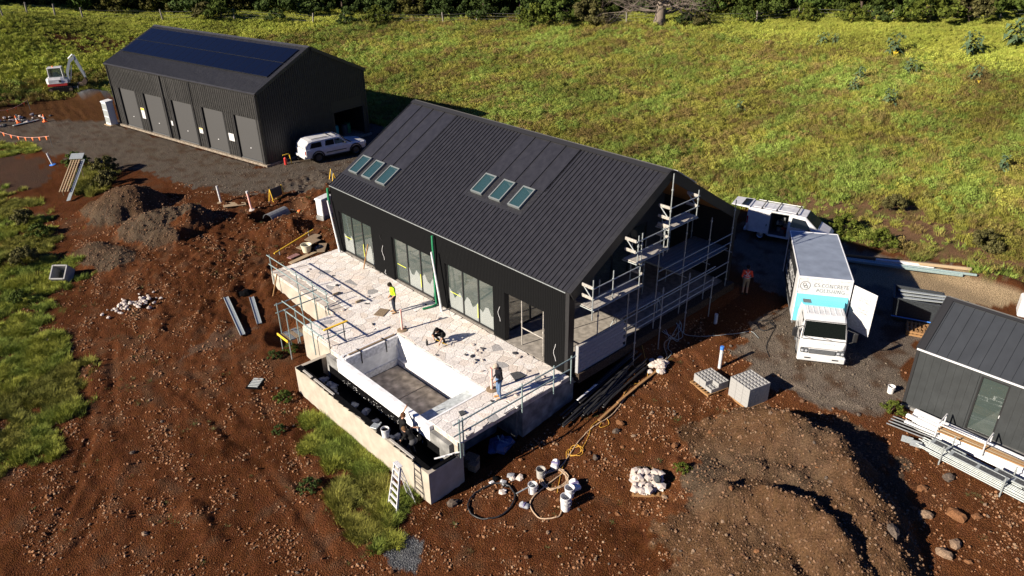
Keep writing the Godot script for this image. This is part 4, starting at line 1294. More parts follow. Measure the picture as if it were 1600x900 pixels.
func make_cabin() -> void:
	# small dark cabin, parallel to the house
	var t := thing("cabin", "small charcoal cabin with standing seam roof and glass door", "cabin", Vector3(9.5, -0.8, 11.12))
	var L := 8.0
	var W := 4.7
	var E := 2.86
	var R := 4.34
	var mb := MB.new()
	mb.bx(-0.1, W + 0.1, -0.5, 0.1, -0.06, L)
	part(mb, "slab", M.concrete, t)
	mb = MB.new()
	mb.bx(0.02, 0.16, 0.101, E, 0.0, 2.42); mb.bx(0.02, 0.16, 0.101, E, 3.43, L); mb.bx(0.02, 0.16, 2.68, E, 2.42, 3.43)
	part(mb, "wall", M.smallwall, t)
	mb = MB.new(); mb.bx(W - 0.16, W, 0.101, E, 0, L)
	part(mb, "wall", M.smallwall, t)
	for zz in [0.0, L - 0.14]:
		mb = MB.new()
		mb.prism([Vector2(0.16, 0.101), Vector2(W - 0.16, 0.101), Vector2(W - 0.16, E), Vector2(W * 0.5, R - 0.04), Vector2(0.16, E)], zz + 0.002, zz + 0.14)
		part(mb, "wall", M.black, t)
	# interlocking panels on the long wall
	var wp := MB.new()
	wp.bx(-0.012, 0.019, 0.0, 1.0, 0.012, 0.27); wp.bx(0.0, 0.019, 0.0, 1.0, -0.012, 0.012)
	var wpm := wp.mesh()
	var k := 0
	while k * 0.285 < L - 0.3:
		var z0 := 0.08 + k * 0.285
		k += 1
		if z0 + 0.27 > 2.40 and z0 < 3.43:
			if z0 < 2.2 or z0 > 3.3: continue
			var o2 := part(wpm, "wall_panel", M.smallwall, t); o2.position = Vector3(0, 2.70, z0); o2.scale.y = E - 2.72
			continue
		var o := part(wpm, "wall_panel", M.smallwall, t)
		o.position = Vector3(0, 0.11, z0); o.scale.y = E - 0.13
	mb = MB.new(); mb.bx(-0.03, 0.05, 0.1, E + 0.05, -0.05, 0.06)
	part(mb, "corner_trim", M.black, t)
	# door
	mb = MB.new()
	mb.bx(0.03, 0.13, 0.101, 2.68, 2.421, 2.48); mb.bx(0.03, 0.13, 0.101, 2.68, 3.37, 3.429); mb.bx(0.031, 0.129, 2.62, 2.679, 2.48, 3.37); mb.bx(0.031, 0.129, 0.101, 0.15, 2.48, 3.37)
	var d := part(mb, "door", M.frame, t)
	mb = MB.new(); mb.bx(0.07, 0.082, 0.15, 2.62, 2.48, 3.37)
	part(mb, "pane", M.glass, d)
	mb = MB.new(); mb.cbox(Vector3(0.02, 1.2, 3.40), Vector3(0.05, 0.14, 0.03), 0.008)
	part(mb, "handle", M.alu, d)
	# roof pans
	var p := atan2(R - E, W * 0.5)
	var sl := W * 0.5 / cos(p)
	var rx := Transform3D(Basis(Vector3(cos(p), sin(p), 0), Vector3(-sin(p), cos(p), 0), Vector3(0, 0, 1)), Vector3(-0.02, E + 0.03, 0))
	var rx2 := Transform3D(Basis(Vector3(-cos(p), sin(p), 0), Vector3(sin(p), cos(p), 0), Vector3(0, 0, -1)), Vector3(W + 0.02, E + 0.03, 0))
	mb = MB.new()
	mb.xf = rx; mb.bx(0, sl - 0.002, -0.08, 0, -0.04, L)
	mb.xf = rx2; mb.bx(0, sl - 0.002, -0.08, 0, -L, 0.04)
	var roof := part(mb, "roof", M.smallroof, t)
	var pn := MB.new()
	pn.bx(0.01, sl - 0.12, 0.002, 0.014, 0.012, 0.388); pn.bx(0.01, sl - 0.12, 0.002, 0.045, -0.012, 0.012)
	var pnm := pn.mesh()
	for i in 20:
		var o := part(pnm, "roof_panel", M.smallroof, roof)
		o.transform = rx * Transform3D(Basis(), Vector3(0, 0, 0.28 + i * 0.385))
		var o2 := part(pnm, "roof_panel", M.smallroof, roof)
		o2.transform = rx2 * Transform3D(Basis(), Vector3(0, 0, -0.28 - (i + 1) * 0.385))
	mb = MB.new()
	mb.xf = rx; mb.bx(sl - 0.13, sl, 0.016, 0.06, -0.06, L); mb.bx(0, sl - 0.002, -0.2, 0.062, -0.10, -0.041)
	mb.bx(0.0, sl - 0.13, 0.015, 0.05, -0.04, 0.22)
	mb.xf = rx2; mb.bx(sl - 0.13, sl, 0.016, 0.06, -L, 0.06); mb.bx(0, sl - 0.05, -0.2, 0.062, 0.041, 0.10)
	part(mb, "ridge_cap", M.black, roof)
	mb = MB.new(); mb.bx(-0.06, -0.022, E - 0.04, E + 0.03, -0.05, L)
	part(mb, "eave_flashing", M.alu, t)

# ---------------------------------------------------------------- vehicles (local +x is forward, +z the right side)
func wheel(t: Node3D, x: float, z: float, r: float, w: float, rim: Material) -> void:
	var mb := MB.new()
	mb.lathe(Vector3(x, r, z), [Vector2(r * 0.6, -w * 0.5), Vector2(r * 0.93, -w * 0.5), Vector2(r, -w * 0.36), Vector2(r, w * 0.36), Vector2(r * 0.93, w * 0.5), Vector2(r * 0.6, w * 0.5)], 24, 2)
	var o := part(mb, "wheel", M.tyre, t)
	mb = MB.new()
	var s := signf(z)
	mb.lathe(Vector3(x, r, z + s * w * 0.36), [Vector2(0, -0.03), Vector2(r * 0.62, -0.03), Vector2(r * 0.62, 0.03), Vector2(r * 0.5, 0.0), Vector2(r * 0.2, 0.03), Vector2(0, 0.03)], 16, 2)
	part(mb, "rim", rim, o)
func shell(mb: MB, sec: Array) -> void:
	# loft of cross sections: each [x, [[y, half width], ...]] from the bottom to the top, mirrored in z
	for s in range(sec.size() - 1):
		var a: Array = sec[s][1]
		var b: Array = sec[s + 1][1]
		var xa: float = sec[s][0]
		var xb: float = sec[s + 1][0]
		for sg in [-1.0, 1.0]:
			for i in range(a.size() - 1):
				var o := Vector3((xa + xb) * 0.5, (a[0][0] + a[-1][0]) * 0.5, 0)
				mb.quado(Vector3(xa, a[i][0], sg * a[i][1]), Vector3(xb, b[i][0], sg * b[i][1]), Vector3(xb, b[i + 1][0], sg * b[i + 1][1]), Vector3(xa, a[i + 1][0], sg * a[i + 1][1]), o)
		var k := a.size() - 1
		mb.quado(Vector3(xa, a[k][0], -a[k][1]), Vector3(xb, b[k][0], -b[k][1]), Vector3(xb, b[k][0], b[k][1]), Vector3(xa, a[k][0], a[k][1]), Vector3(xa, a[0][0], 0))
		mb.quado(Vector3(xa, a[0][0], -a[0][1]), Vector3(xb, b[0][0], -b[0][1]), Vector3(xb, b[0][0], b[0][1]), Vector3(xa, a[0][0], a[0][1]), Vector3(xa, a[k][0], 0))
	for e in [0, sec.size() - 1]:
		var a: Array = sec[e][1]
		var xe: float = sec[e][0]
		for i in range(a.size() - 1):
			mb.quado(Vector3(xe, a[i][0], -a[i][1]), Vector3(xe, a[i][0], a[i][1]), Vector3(xe, a[i + 1][0], a[i + 1][1]), Vector3(xe, a[i + 1][0], -a[i + 1][1]), Vector3(xe + (1.0 if e == 0 else -1.0), a[i][0], 0))
func side_pane(mb: MB, pts: Array, z_at: Callable, out: float) -> void:   # pane on the flank, both sides given by sign of out
	var sg := signf(out)
	var a := []
	for p in pts: a.append(Vector3(p.x, p.y, sg * (z_at.call(p.x, p.y) + absf(out))))
	var ctr := Vector3.ZERO
	for p in a: ctr += p
	ctr /= a.size()
	for i in a.size():
		var b: Vector3 = a[(i + 1) % a.size()]
		if (b - a[i]).cross(ctr - a[i]).z * sg > 0: mb.tri(a[i], b, ctr)
		else: mb.tri(a[i], ctr, b)
func make_ute() -> void:
	var t := thing("pickup_truck", "white dual cab pickup with canopy parked beside the long shed", "pickup", Vector3(8.35, hf(8.35, -33.0), -33.05), fwd_yaw(0.995, 0.09))
	var mb := MB.new()
	# lower body
	shell(mb, [[-2.62, [[0.55, 0.80], [0.75, 0.86], [0.98, 0.86], [1.08, 0.84]]], [-2.55, [[0.45, 0.86], [0.75, 0.92], [0.98, 0.92], [1.1, 0.90]]], [0.9, [[0.42, 0.86], [0.75, 0.93], [0.98, 0.93], [1.12, 0.89]]], [1.6, [[0.42, 0.86], [0.75, 0.93], [0.98, 0.93], [1.10, 0.82]]], [2.45, [[0.45, 0.82], [0.75, 0.88], [0.95, 0.86], [1.0, 0.72]]], [2.66, [[0.5, 0.66], [0.75, 0.72], [0.88, 0.70], [0.93, 0.6]]]])
	part(mb, "body", M.white_paint, t)
	mb = MB.new()
	shell(mb, [[-2.55, [[1.1, 0.87], [1.35, 0.82], [1.42, 0.78]]], [-2.25, [[1.1, 0.88], [1.62, 0.78], [1.74, 0.66]]], [-1.9, [[1.1, 0.88], [1.68, 0.77], [1.80, 0.66]]], [0.1, [[1.1, 0.88], [1.70, 0.74], [1.82, 0.62]]], [0.45, [[1.1, 0.88], [1.66, 0.72], [1.76, 0.6]]], [1.25, [[1.1, 0.84], [1.16, 0.78], [1.18, 0.74]]]])
	part(mb, "cab", M.white_paint, t)
	var zat := func(x, y): return lerpf(0.885, 0.765, clampf((y - 1.1) / 0.58, 0, 1)) - (0.03 if x > 0.5 else 0.0)
	for sg in [-1.0, 1.0]:
		for w in [[Vector2(-2.2, 1.2), Vector2(-1.2, 1.2), Vector2(-1.22, 1.58), Vector2(-2.0, 1.58)], [Vector2(-0.92, 1.2), Vector2(-0.16, 1.2), Vector2(-0.16, 1.6), Vector2(-0.85, 1.6)], [Vector2(-0.1, 1.2), Vector2(0.85, 1.18), Vector2(0.35, 1.58), Vector2(-0.1, 1.6)]]:
			mb = MB.new(); side_pane(mb, w, zat, sg * 0.012)
			part(mb, "side_window", M.dark_glass, t)
		mb = MB.new(); mb.box(Vector3(-0.05, 0.69, sg * 0.935), Vector3(1.7, 0.06, 0.02))
		part(mb, "side_strip", M.black, t)
		for x in [-1.6, 1.6]:
			mb = MB.new()
			var pts := []
			for i in 9: pts.append(Vector3(x + 0.50 * cos(PI * i / 8), 0.42 + 0.50 * sin(PI * i / 8), sg * 0.93))
			mb.path(pts, 0.055, 6)
			part(mb, "wheel_arch", M.black, t)
		mb = MB.new(); mb.cbox(Vector3(0.72, 1.22, sg * 1.0), Vector3(0.1, 0.16, 0.2), 0.03)
		part(mb, "mirror", M.black, t)
		mb = MB.new(); mb.cbox(Vector3(-2.57, 0.9, sg * 0.83), Vector3(0.1, 0.3, 0.14), 0.02)
		part(mb, "tail_light", M.redlamp, t)
		mb = MB.new(); mb.cbox(Vector3(2.5, 0.86, sg * 0.68), Vector3(0.2, 0.14, 0.28), 0.03)
		part(mb, "headlight", M.alu, t)
		mb = MB.new(); mb.tube(Vector3(-1.9, 1.84, sg * 0.62), Vector3(-0.6, 1.86, sg * 0.62), 0.02, 6)
		part(mb, "roof_rail", M.black, t)
		for x in [-1.6, 1.6]: wheel(t, x, sg * 0.82, 0.41, 0.28, M.rim)
		mb = MB.new(); mb.bx(-1.0, 1.0, 0.36, 0.42, minf(sg * 0.8, sg * 0.95), maxf(sg * 0.8, sg * 0.95))
		part(mb, "side_step", M.black, t)
	mb = MB.new(); mb.quado(Vector3(-2.565, 1.17, -0.74), Vector3(-2.565, 1.17, 0.74), Vector3(-2.30, 1.62, 0.66), Vector3(-2.30, 1.62, -0.66), Vector3(0, 1.2, 0))
	part(mb, "rear_window", M.dark_glass, t)
	mb = MB.new(); mb.quado(Vector3(1.2, 1.245, -0.72), Vector3(1.2, 1.245, 0.72), Vector3(0.49, 1.765, 0.58), Vector3(0.49, 1.765, -0.58), Vector3(0, 1.2, 0))
	part(mb, "windscreen", M.dark_glass, t)
	for x in [-0.4, 0.1]:
		mb = MB.new(); mb.cbox(Vector3(x, 1.88, 0), Vector3(0.06, 0.04, 1.3), 0.01)
		part(mb, "roof_rack_bar", M.black, t)
	mb = MB.new(); mb.path([Vector3(1.3, 1.1, 0.82), Vector3(0.75, 1.45, 0.83), Vector3(0.4, 1.85, 0.72)], 0.04, 8)
	part(mb, "snorkel", M.black, t)
	mb = MB.new(); mb.cbox(Vector3(-2.68, 0.55, 0), Vector3(0.16, 0.2, 1.75), 0.04)
	part(mb, "rear_bumper", M.white_paint, t)
	mb = MB.new(); mb.cbox(Vector3(-2.77, 0.5, -0.15), Vector3(0.1, 0.1, 0.2), 0.02); mb.tube(Vector3(-2.7, 0.38, 0), Vector3(-2.95, 0.38, 0), 0.03, 6)
	part(mb, "tow_bar", M.black, t)
	mb = MB.new(); mb.cbox(Vector3(2.62, 0.6, 0), Vector3(0.2, 0.3, 1.5), 0.05)
	part(mb, "front_bumper", M.black, t)

func make_van() -> void:
	var t := thing("van", "white delivery van with open tailgate and open sliding door", "van", Vector3(21.55, hf(21.5, -0.8), -0.75), fwd_yaw(0.28, 0.96))
	var mb := MB.new()
	shell(mb, [[-2.5, [[0.45, 0.84], [0.9, 0.94], [1.5, 0.90], [1.86, 0.78], [1.93, 0.70]]], [-1.2, [[0.35, 0.88], [0.9, 0.96], [1.5, 0.92], [1.88, 0.80], [1.96, 0.70]]], [-1.1, [[0.35, 0.88], [0.9, 0.96], [1.5, 0.92], [1.88, 0.80], [1.96, 0.70]]]])
	part(mb, "body", M.white_paint, t)
	mb = MB.new()   # right side is open between x -1.1 and 0.0
	mb.bx(-1.1, 0.1, 0.35, 0.45, -0.95, 0.95)
	mb.hexa([Vector3(-1.1, 0.45, -0.95), Vector3(0.05, 0.45, -0.95), Vector3(0.05, 0.45, -0.90), Vector3(-1.1, 0.45, -0.90), Vector3(-1.1, 1.86, -0.80), Vector3(0.05, 1.86, -0.80), Vector3(0.05, 1.86, -0.75), Vector3(-1.1, 1.86, -0.75)])
	mb.bx(-1.1, 0.05, 1.86, 1.95, -0.74, 0.78)
	part(mb, "body", M.white_paint, t)
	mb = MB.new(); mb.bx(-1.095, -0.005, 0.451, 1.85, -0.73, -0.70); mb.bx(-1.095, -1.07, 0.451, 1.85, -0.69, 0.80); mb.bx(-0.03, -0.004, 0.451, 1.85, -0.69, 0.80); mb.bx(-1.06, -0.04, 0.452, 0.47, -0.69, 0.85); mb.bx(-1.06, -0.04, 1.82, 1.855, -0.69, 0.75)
	part(mb, "added_dark_lining", M.slate, t)  # dark panels added so the open van interior looks unlit
	mb = MB.new()
	shell(mb, [[0.0, [[0.35, 0.88], [0.9, 0.96], [1.2, 0.94], [1.86, 0.80], [1.95, 0.70]]], [0.95, [[0.35, 0.88], [0.9, 0.96], [1.2, 0.93], [1.78, 0.78], [1.86, 0.68]]], [1.75, [[0.38, 0.88], [0.9, 0.94], [1.12, 0.90], [1.2, 0.82], [1.22, 0.78]]], [2.35, [[0.42, 0.84], [0.75, 0.88], [0.88, 0.84], [0.95, 0.78], [0.97, 0.7]]], [2.52, [[0.45, 0.7], [0.65, 0.74], [0.74, 0.72], [0.8, 0.66], [0.82, 0.6]]]])
	part(mb, "front_body", M.white_paint, t)
	# slid back door panel outside the rear flank
	mb = MB.new()
	mb.hexa([Vector3(-2.3, 0.5, 0.97), Vector3(-1.12, 0.5, 0.97), Vector3(-1.12, 0.5, 1.02), Vector3(-2.3, 0.5, 1.02), Vector3(-2.3, 1.82, 0.86), Vector3(-1.12, 1.82, 0.86), Vector3(-1.12, 1.82, 0.91), Vector3(-2.3, 1.82, 0.91)])
	var sd := part(mb, "sliding_door", M.white_paint, t)
	mb = MB.new(); mb.cbox(Vector3(-1.25, 1.05, 1.0), Vector3(0.05, 0.14, 0.04), 0.01)
	part(mb, "handle", M.black, sd)
	# cargo
	var rng := RandomNumberGenerator.new(); rng.seed = 8
	for i in 7:
		mb = MB.new()
		mb.cbox(Vector3(rng.randf_range(-0.85, -0.2), 0.58 + 0.28 * (i % 3), rng.randf_range(-0.5, 0.5)), Vector3(0.3, 0.26, 0.3), 0.02)
		part(mb, "cargo_box", [M.grey_mid, M.white_plastic, M.grey_dark, M.red, M.scrap, M.grey_mid, M.grey_dark][i], t)
	mb = MB.new()
	mb.quado(Vector3(1.72, 1.275, -0.76), Vector3(1.72, 1.275, 0.76), Vector3(0.98, 1.868, 0.66), Vector3(0.98, 1.868, -0.66), Vector3(0, 1, 0))
	part(mb, "windscreen", M.screen, t)
	var zat := func(x, y): return lerpf(0.94, 0.80, clampf((y - 1.2) / 0.66, 0, 1))
	for sg in [-1.0, 1.0]:
		mb = MB.new(); side_pane(mb, [Vector2(0.15, 1.22), Vector2(1.35, 1.2), Vector2(0.95, 1.72), Vector2(0.2, 1.78)], zat, sg * 0.02)
		part(mb, "side_window", M.dark_glass, t)
		mb = MB.new(); mb.cbox(Vector3(1.3, 1.2, sg * 1.08), Vector3(0.12, 0.2, 0.16), 0.03)
		part(mb, "mirror", M.black, t)
		mb = MB.new(); mb.cbox(Vector3(2.35, 0.74, sg * 0.68), Vector3(0.3, 0.16, 0.3), 0.04)
		part(mb, "headlight", M.alu, t)
		for x in [-1.55, 1.6]: wheel(t, x, sg * 0.84, 0.34, 0.22, M.rim_light)
		mb = MB.new(); mb.tube(Vector3(-2.2, 2.03, sg * 0.66), Vector3(0.5, 2.02, sg * 0.66), 0.018, 6)
		part(mb, "roof_rail", M.alu, t)
		mb = MB.new(); mb.cbox(Vector3(-2.45, 1.2, sg * 0.9), Vector3(0.08, 0.5, 0.1), 0.02)
		part(mb, "tail_light", M.redlamp, t)
	for x in [-1.7, -0.8, 0.4]:
		mb = MB.new(); mb.cbox(Vector3(x, 2.05, 0), Vector3(0.05, 0.04, 1.5), 0.01)
		for s in [-1, 1]: mb.cbox(Vector3(x, 2.0, s * 0.68), Vector3(0.1, 0.12, 0.06), 0.01)
		part(mb, "roof_rack_bar", M.black, t)
	# tailgate lifted flat
	mb = MB.new()
	mb.hexa([Vector3(-3.62, 1.92, -0.72), Vector3(-2.45, 1.93, -0.80), Vector3(-2.45, 1.93, 0.80), Vector3(-3.62, 1.92, 0.72), Vector3(-3.58, 2.0, -0.70), Vector3(-2.45, 1.99, -0.78), Vector3(-2.45, 1.99, 0.78), Vector3(-3.58, 2.0, 0.70)])
	var tg := part(mb, "tailgate", M.white_paint, t)
	mb = MB.new(); mb.bx(-3.0, -2.55, 1.985, 2.004, -0.62, 0.62)
	part(mb, "pane", M.dark_glass, tg)
	mb = MB.new(); mb.cbox(Vector3(-2.55, 0.5, 0), Vector3(0.18, 0.2, 1.75), 0.04)
	part(mb, "rear_bumper", M.white_paint, t)

func make_truck() -> void:
	var t := thing("box_truck", "white box truck with turquoise band and grey box roof", "truck", Vector3(12.85, hf(12.85, 5.2), 5.2), fwd_yaw(-0.845, 0.535))
	# local x: box from -4.0 to 1.55, cab 1.75 to 3.95
	var mb := MB.new()
	mb.bx(-4.0, 3.5, 0.62, 0.84, -0.42, 0.42)
	part(mb, "chassis", M.black, t)
	mb = MB.new()
	mb.bx(-4.0, 1.55, 0.95, 1.02, -1.18, 1.18)
	part(mb, "box_floor", M.grey_mid, t)
	mb = MB.new(); mb.cbox(Vector3(-1.225, 3.38, 0), Vector3(5.56, 0.06, 2.4), 0.015)
	part(mb, "box_roof", M.truckroof, t)
	for sg in [-1.0, 1.0]:
		mb = MB.new(); mb.cbox(Vector3(-1.225, 3.385, sg * 1.195), Vector3(5.6, 0.1, 0.05), 0.01)
		part(mb, "roof_edge", M.alu, t)
		for x in [-4.0, 1.53]:
			mb = MB.new(); mb.cbox(Vector3(x, 2.17, sg * 1.19), Vector3(0.08, 2.36, 0.06), 0.01)
			part(mb, "corner_post", M.alu, t)
	mb = MB.new(); mb.cbox(Vector3(1.55, 3.385, 0), Vector3(0.06, 0.1, 2.34), 0.01); mb.cbox(Vector3(-4.0, 3.385, 0), Vector3(0.06, 0.1, 2.34), 0.01)
	part(mb, "roof_edge", M.alu, t)
	# headboard facing forward: white above, turquoise below
	mb = MB.new(); mb.bx(1.50, 1.548, 2.50, 3.34, -1.15, 1.15)
	var hb := part(mb, "headboard", M.white, t)
	var fx := Transform3D(Basis(Vector3(0, 0, -1), Vector3(0, 1, 0), Vector3(1, 0, 0)), Vector3(1.552, 0, 0))
	lettered(hb, "CS CONCRETE", 0.18, M.ink, fx * Transform3D(Basis(), Vector3(0.30, 3.02, 0)))
	lettered(hb, "POLISHING", 0.18, M.ink, fx * Transform3D(Basis(), Vector3(0.30, 2.74, 0)))
	mb = MB.new()
	for rr in [[0.22, 0.0], [0.075, 0.055], [0.075, -0.055]]:
		var pts := []
		for i in 21: pts.append(Vector3(1.554, 2.95 + (rr[1] * 1.0) + rr[0] * sin(TAU * i / 20), 0.86 + rr[1] * 0.6 + rr[0] * cos(TAU * i / 20)))
		mb.path(pts, 0.012, 5)
	part(mb, "emblem", M.ink, hb)
	mb = MB.new(); mb.bx(1.50, 1.551, 1.02, 2.498, -1.15, 1.15)
	part(mb, "band", M.cyan, t)
	mb = MB.new(); mb.hexa([Vector3(1.56, 1.9, -1.1), Vector3(1.77, 1.9, -1.1), Vector3(1.77, 1.9, 1.1), Vector3(1.56, 1.9, 1.1), Vector3(1.56, 2.48, -1.12), Vector3(1.77, 2.36, -1.1), Vector3(1.77, 2.36, 1.1), Vector3(1.56, 2.48, 1.12)])
	mb.hexa([Vector3(1.77, 2.29, -1.0), Vector3(2.25, 2.285, -0.9), Vector3(2.25, 2.285, 0.9), Vector3(1.77, 2.29, 1.0), Vector3(1.77, 2.36, -1.0), Vector3(2.25, 2.31, -0.9), Vector3(2.25, 2.31, 0.9), Vector3(1.77, 2.36, 1.0)])
	var df := part(mb, "turquoise_fairing", M.cyan, t)
	mb = MB.new()
	for k in 5: mb.bx(1.80 + k * 0.07, 1.84 + k * 0.07, 2.345, 2.372 - k * 0.004, 0.55, 0.9)
	part(mb, "print", M.ink, df)
	# rear doors and side frames
	mb = MB.new(); mb.bx(-4.0, -3.95, 1.02, 3.34, -1.15, 1.15)
	part(mb, "rear_door", M.white, t)
	# right hand side (image left): dark pierced curtain behind, white panel at the front
	mb = MB.new(); mb.bx(0.5, 1.49, 1.02, 3.34, 1.15, 1.19)
	part(mb, "side_panel", M.white, t)
	mb = MB.new(); mb.bx(-3.95, 0.5, 1.02, 3.34, 1.14, 1.18)
	var sp := part(mb, "side_curtain", M.black, t)
	lettered(sp, "CONCRETE", 0.55, M.white, Transform3D(Basis(Vector3(1, 0, 0), Vector3(0, 1, 0), Vector3(0, 0, 1)), Vector3(-1.7, 2.35, 1.183)), "curtain_print")
	lettered(sp, "POLISHING", 0.45, M.white, Transform3D(Basis(), Vector3(-1.7, 1.6, 1.183)), "curtain_print")
	# left hand side open: door leaf swung out towards the front
	mb = MB.new(); mb.bx(-3.95, 0.35, 1.02, 3.34, -1.19, -1.15)
	part(mb, "side_panel", M.white, t)
	mb = MB.new()
	mb.xf = Transform3D(Basis(Vector3.UP, 0.75), Vector3(1.45, 0, -1.2))
	mb.cbox(Vector3(0.75, 2.1, -0.02), Vector3(1.25, 2.2, 0.04), 0.01)
	var dl := part(mb, "open_side_door", M.white, t)
	var bx := Transform3D(Basis(Vector3.UP, 0.75), Vector3(1.45, 0, -1.2))
	for q in [[2.75, "CS CONCRETE"], [2.6, "POLISHING"], [2.2, "CONCRETE"], [2.05, "POLISHING"]]:
		lettered(dl, q[1], 0.10, M.grey_mid, bx * Transform3D(Basis(), Vector3(0.75, q[0], 0.004)))
	# cab
	mb = MB.new()
	shell(mb, [[1.78, [[0.55, 0.98], [1.3, 1.02], [1.75, 1.0], [2.2, 0.92], [2.28, 0.84]]], [3.05, [[0.45, 0.98], [1.3, 1.03], [1.75, 1.0], [2.2, 0.90], [2.28, 0.82]]], [3.42, [[0.45, 1.0], [1.3, 1.03], [1.75, 0.99], [2.10, 0.90], [2.15, 0.82]]], [3.72, [[0.45, 1.02], [1.1, 1.02], [1.36, 1.0], [1.48, 0.96], [1.52, 0.93]]], [3.82, [[0.45, 0.99], [1.05, 0.99], [1.22, 0.97], [1.29, 0.95], [1.31, 0.93]]], [3.92, [[0.45, 0.90], [0.85, 0.90], [1.0, 0.88], [1.07, 0.86], [1.09, 0.84]]], [3.95, [[0.46, 0.80], [0.85, 0.80], [0.95, 0.79], [1.0, 0.78], [1.02, 0.76]]]])
	part(mb, "cab", M.white_paint, t)
	mb = MB.new()
	for k in 7: mb.tube(Vector3(2.3, 2.262, -0.72 + k * 0.24), Vector3(3.02, 2.262, -0.72 + k * 0.24), 0.035, 8)
	part(mb, "roof_ribs", M.white_paint, t)
	mb = MB.new(); mb.quado(Vector3(3.79, 1.37, -0.93), Vector3(3.79, 1.37, 0.93), Vector3(3.455, 2.10, 0.85), Vector3(3.455, 2.10, -0.85), Vector3(2, 1.5, 0))
	var ws := part(mb, "windscreen", M.screen_olive, t)
	for z in [-0.45, 0.35]:
		mb = MB.new(); mb.tube(Vector3(3.82, 1.35, z), Vector3(3.77, 1.45, z + 0.5), 0.012, 5)
		part(mb, "wiper", M.black, ws)
	var zat := func(_x, y): return lerpf(1.025, 0.905, clampf((y - 1.3) / 0.9, 0, 1))
	for sg in [-1.0, 1.0]:
		mb = MB.new(); side_pane(mb, [Vector2(2.35, 1.38), Vector2(3.5, 1.34), Vector2(3.25, 2.05), Vector2(2.4, 2.08)], zat, sg * 0.012)
		part(mb, "side_window", M.dark_glass, t)
		mb = MB.new(); mb.cbox(Vector3(3.75, 1.62, sg * 1.3), Vector3(0.12, 0.46, 0.22), 0.04)
		mb.tube(Vector3(3.6, 1.9, sg * 0.95), Vector3(3.75, 1.85, sg * 1.3), 0.018, 6); mb.tube(Vector3(3.65, 1.2, sg * 1.0), Vector3(3.75, 1.4, sg * 1.3), 0.018, 6)
		part(mb, "mirror", M.black, t)
		mb = MB.new(); mb.cbox(Vector3(3.93, 0.82, sg * 0.78), Vector3(0.14, 0.26, 0.36), 0.04)
		var hl := part(mb, "headlight", M.grey_dark, t)
		for zz in [-0.08, 0.09]:
			mb = MB.new(); mb.lathe(Vector3(4.0, 0.82, sg * 0.78 + zz), [Vector2(0, 0.012), Vector2(0.05, 0.008), Vector2(0.075, -0.01)], 12, 0)
			part(mb, "lens", M.lamp_glass, hl)
		wheel(t, 2.9, sg * 0.85, 0.40, 0.24, M.rim_light)
		wheel(t, -2.2, sg * 0.88, 0.40, 0.26, M.rim_light)
		wheel(t, -2.2, sg * 0.58, 0.40, 0.24, M.rim_light)
		mb = MB.new(); mb.cbox(Vector3(2.35, 1.12, sg * 1.035), Vector3(0.14, 0.04, 0.03), 0.01)
		part(mb, "door_handle", M.black, t)
	for sg in [-1.0, 1.0]:
		mb = MB.new()   # door gap, wheel arch, step and dark lower edge
		for q in [[2.22, 0.75, 2.22, 2.1], [3.42, 0.95, 3.30, 2.05]]: mb.tube(Vector3(q[0], q[1], sg * 1.022), Vector3(q[2], q[3], sg * 0.93), 0.008, 4)
		part(mb, "door_gap", M.black, t)
		mb = MB.new()
		var ap := []
		for i in 9: ap.append(Vector3(2.9 + 0.5 * cos(PI * i / 8), 0.42 + 0.5 * sin(PI * i / 8), sg * 1.0))
		mb.path(ap, 0.05, 6)
		part(mb, "wheel_arch", M.grey_dark, t)
		mb = MB.new(); mb.cbox(Vector3(-0.3, 0.72, sg * 1.05), Vector3(2.6, 0.36, 0.06), 0.01)
		part(mb, "side_guard", M.grey_mid, t)
		mb = MB.new(); mb.cbox(Vector3(-2.2, 0.93, sg * 0.75), Vector3(1.1, 0.05, 0.6), 0.01); mb.cbox(Vector3(-2.75, 0.6, sg * 0.75), Vector3(0.03, 0.6, 0.55), 0.006)
		part(mb, "mudguard", M.black, t)
	mb = MB.new()   # black surround of the windscreen and the panel gap under it
	mb.path([Vector3(3.81, 1.35, -0.97), Vector3(3.81, 1.35, 0.97), Vector3(3.44, 2.13, 0.88), Vector3(3.44, 2.13, -0.88), Vector3(3.81, 1.35, -0.97)], 0.018, 5)
	part(mb, "windscreen_seal", M.black, t)
	mb = MB.new(); mb.path([Vector3(3.945, 0.97, -0.96), Vector3(3.955, 0.97, 0.96)], 0.01, 4)
	part(mb, "panel_gap", M.black, t)
	mb = MB.new(); mb.cbox(Vector3(3.95, 0.80, 0), Vector3(0.09, 0.24, 1.16), 0.02)
	var gr := part(mb, "grille", M.grey_dark, t)
	for k in 3:
		mb = MB.new(); mb.cbox(Vector3(3.998, 0.74 + k * 0.065, 0), Vector3(0.02, 0.022, 1.1), 0.004)
		part(mb, "grille_bar", M.grey_mid, gr)
	mb = MB.new(); mb.cbox(Vector3(3.92, 0.46, 0), Vector3(0.26, 0.34, 2.1), 0.06)
	var bp := part(mb, "bumper", M.white_paint, t)
	mb = MB.new(); mb.bx(4.045, 4.056, 0.36, 0.48, -0.21, 0.17)
	part(mb, "number_plate", M.white_plastic, bp)
	for z in [-0.6, 0.6]:
		mb = MB.new(); mb.bx(4.045, 4.055, 0.46, 0.52, z - 0.14, z + 0.14)
		part(mb, "bumper_slot", M.black, bp)
	lettered(t, "CS CONCRETE", 0.12, M.grey_pale, Transform3D(Basis(Vector3(0, 0, -1), Vector3(0.3, 0.954, 0).normalized() * 1.0, Vector3(0.954, -0.3, 0)), Vector3(3.885, 1.18, 0.0)))

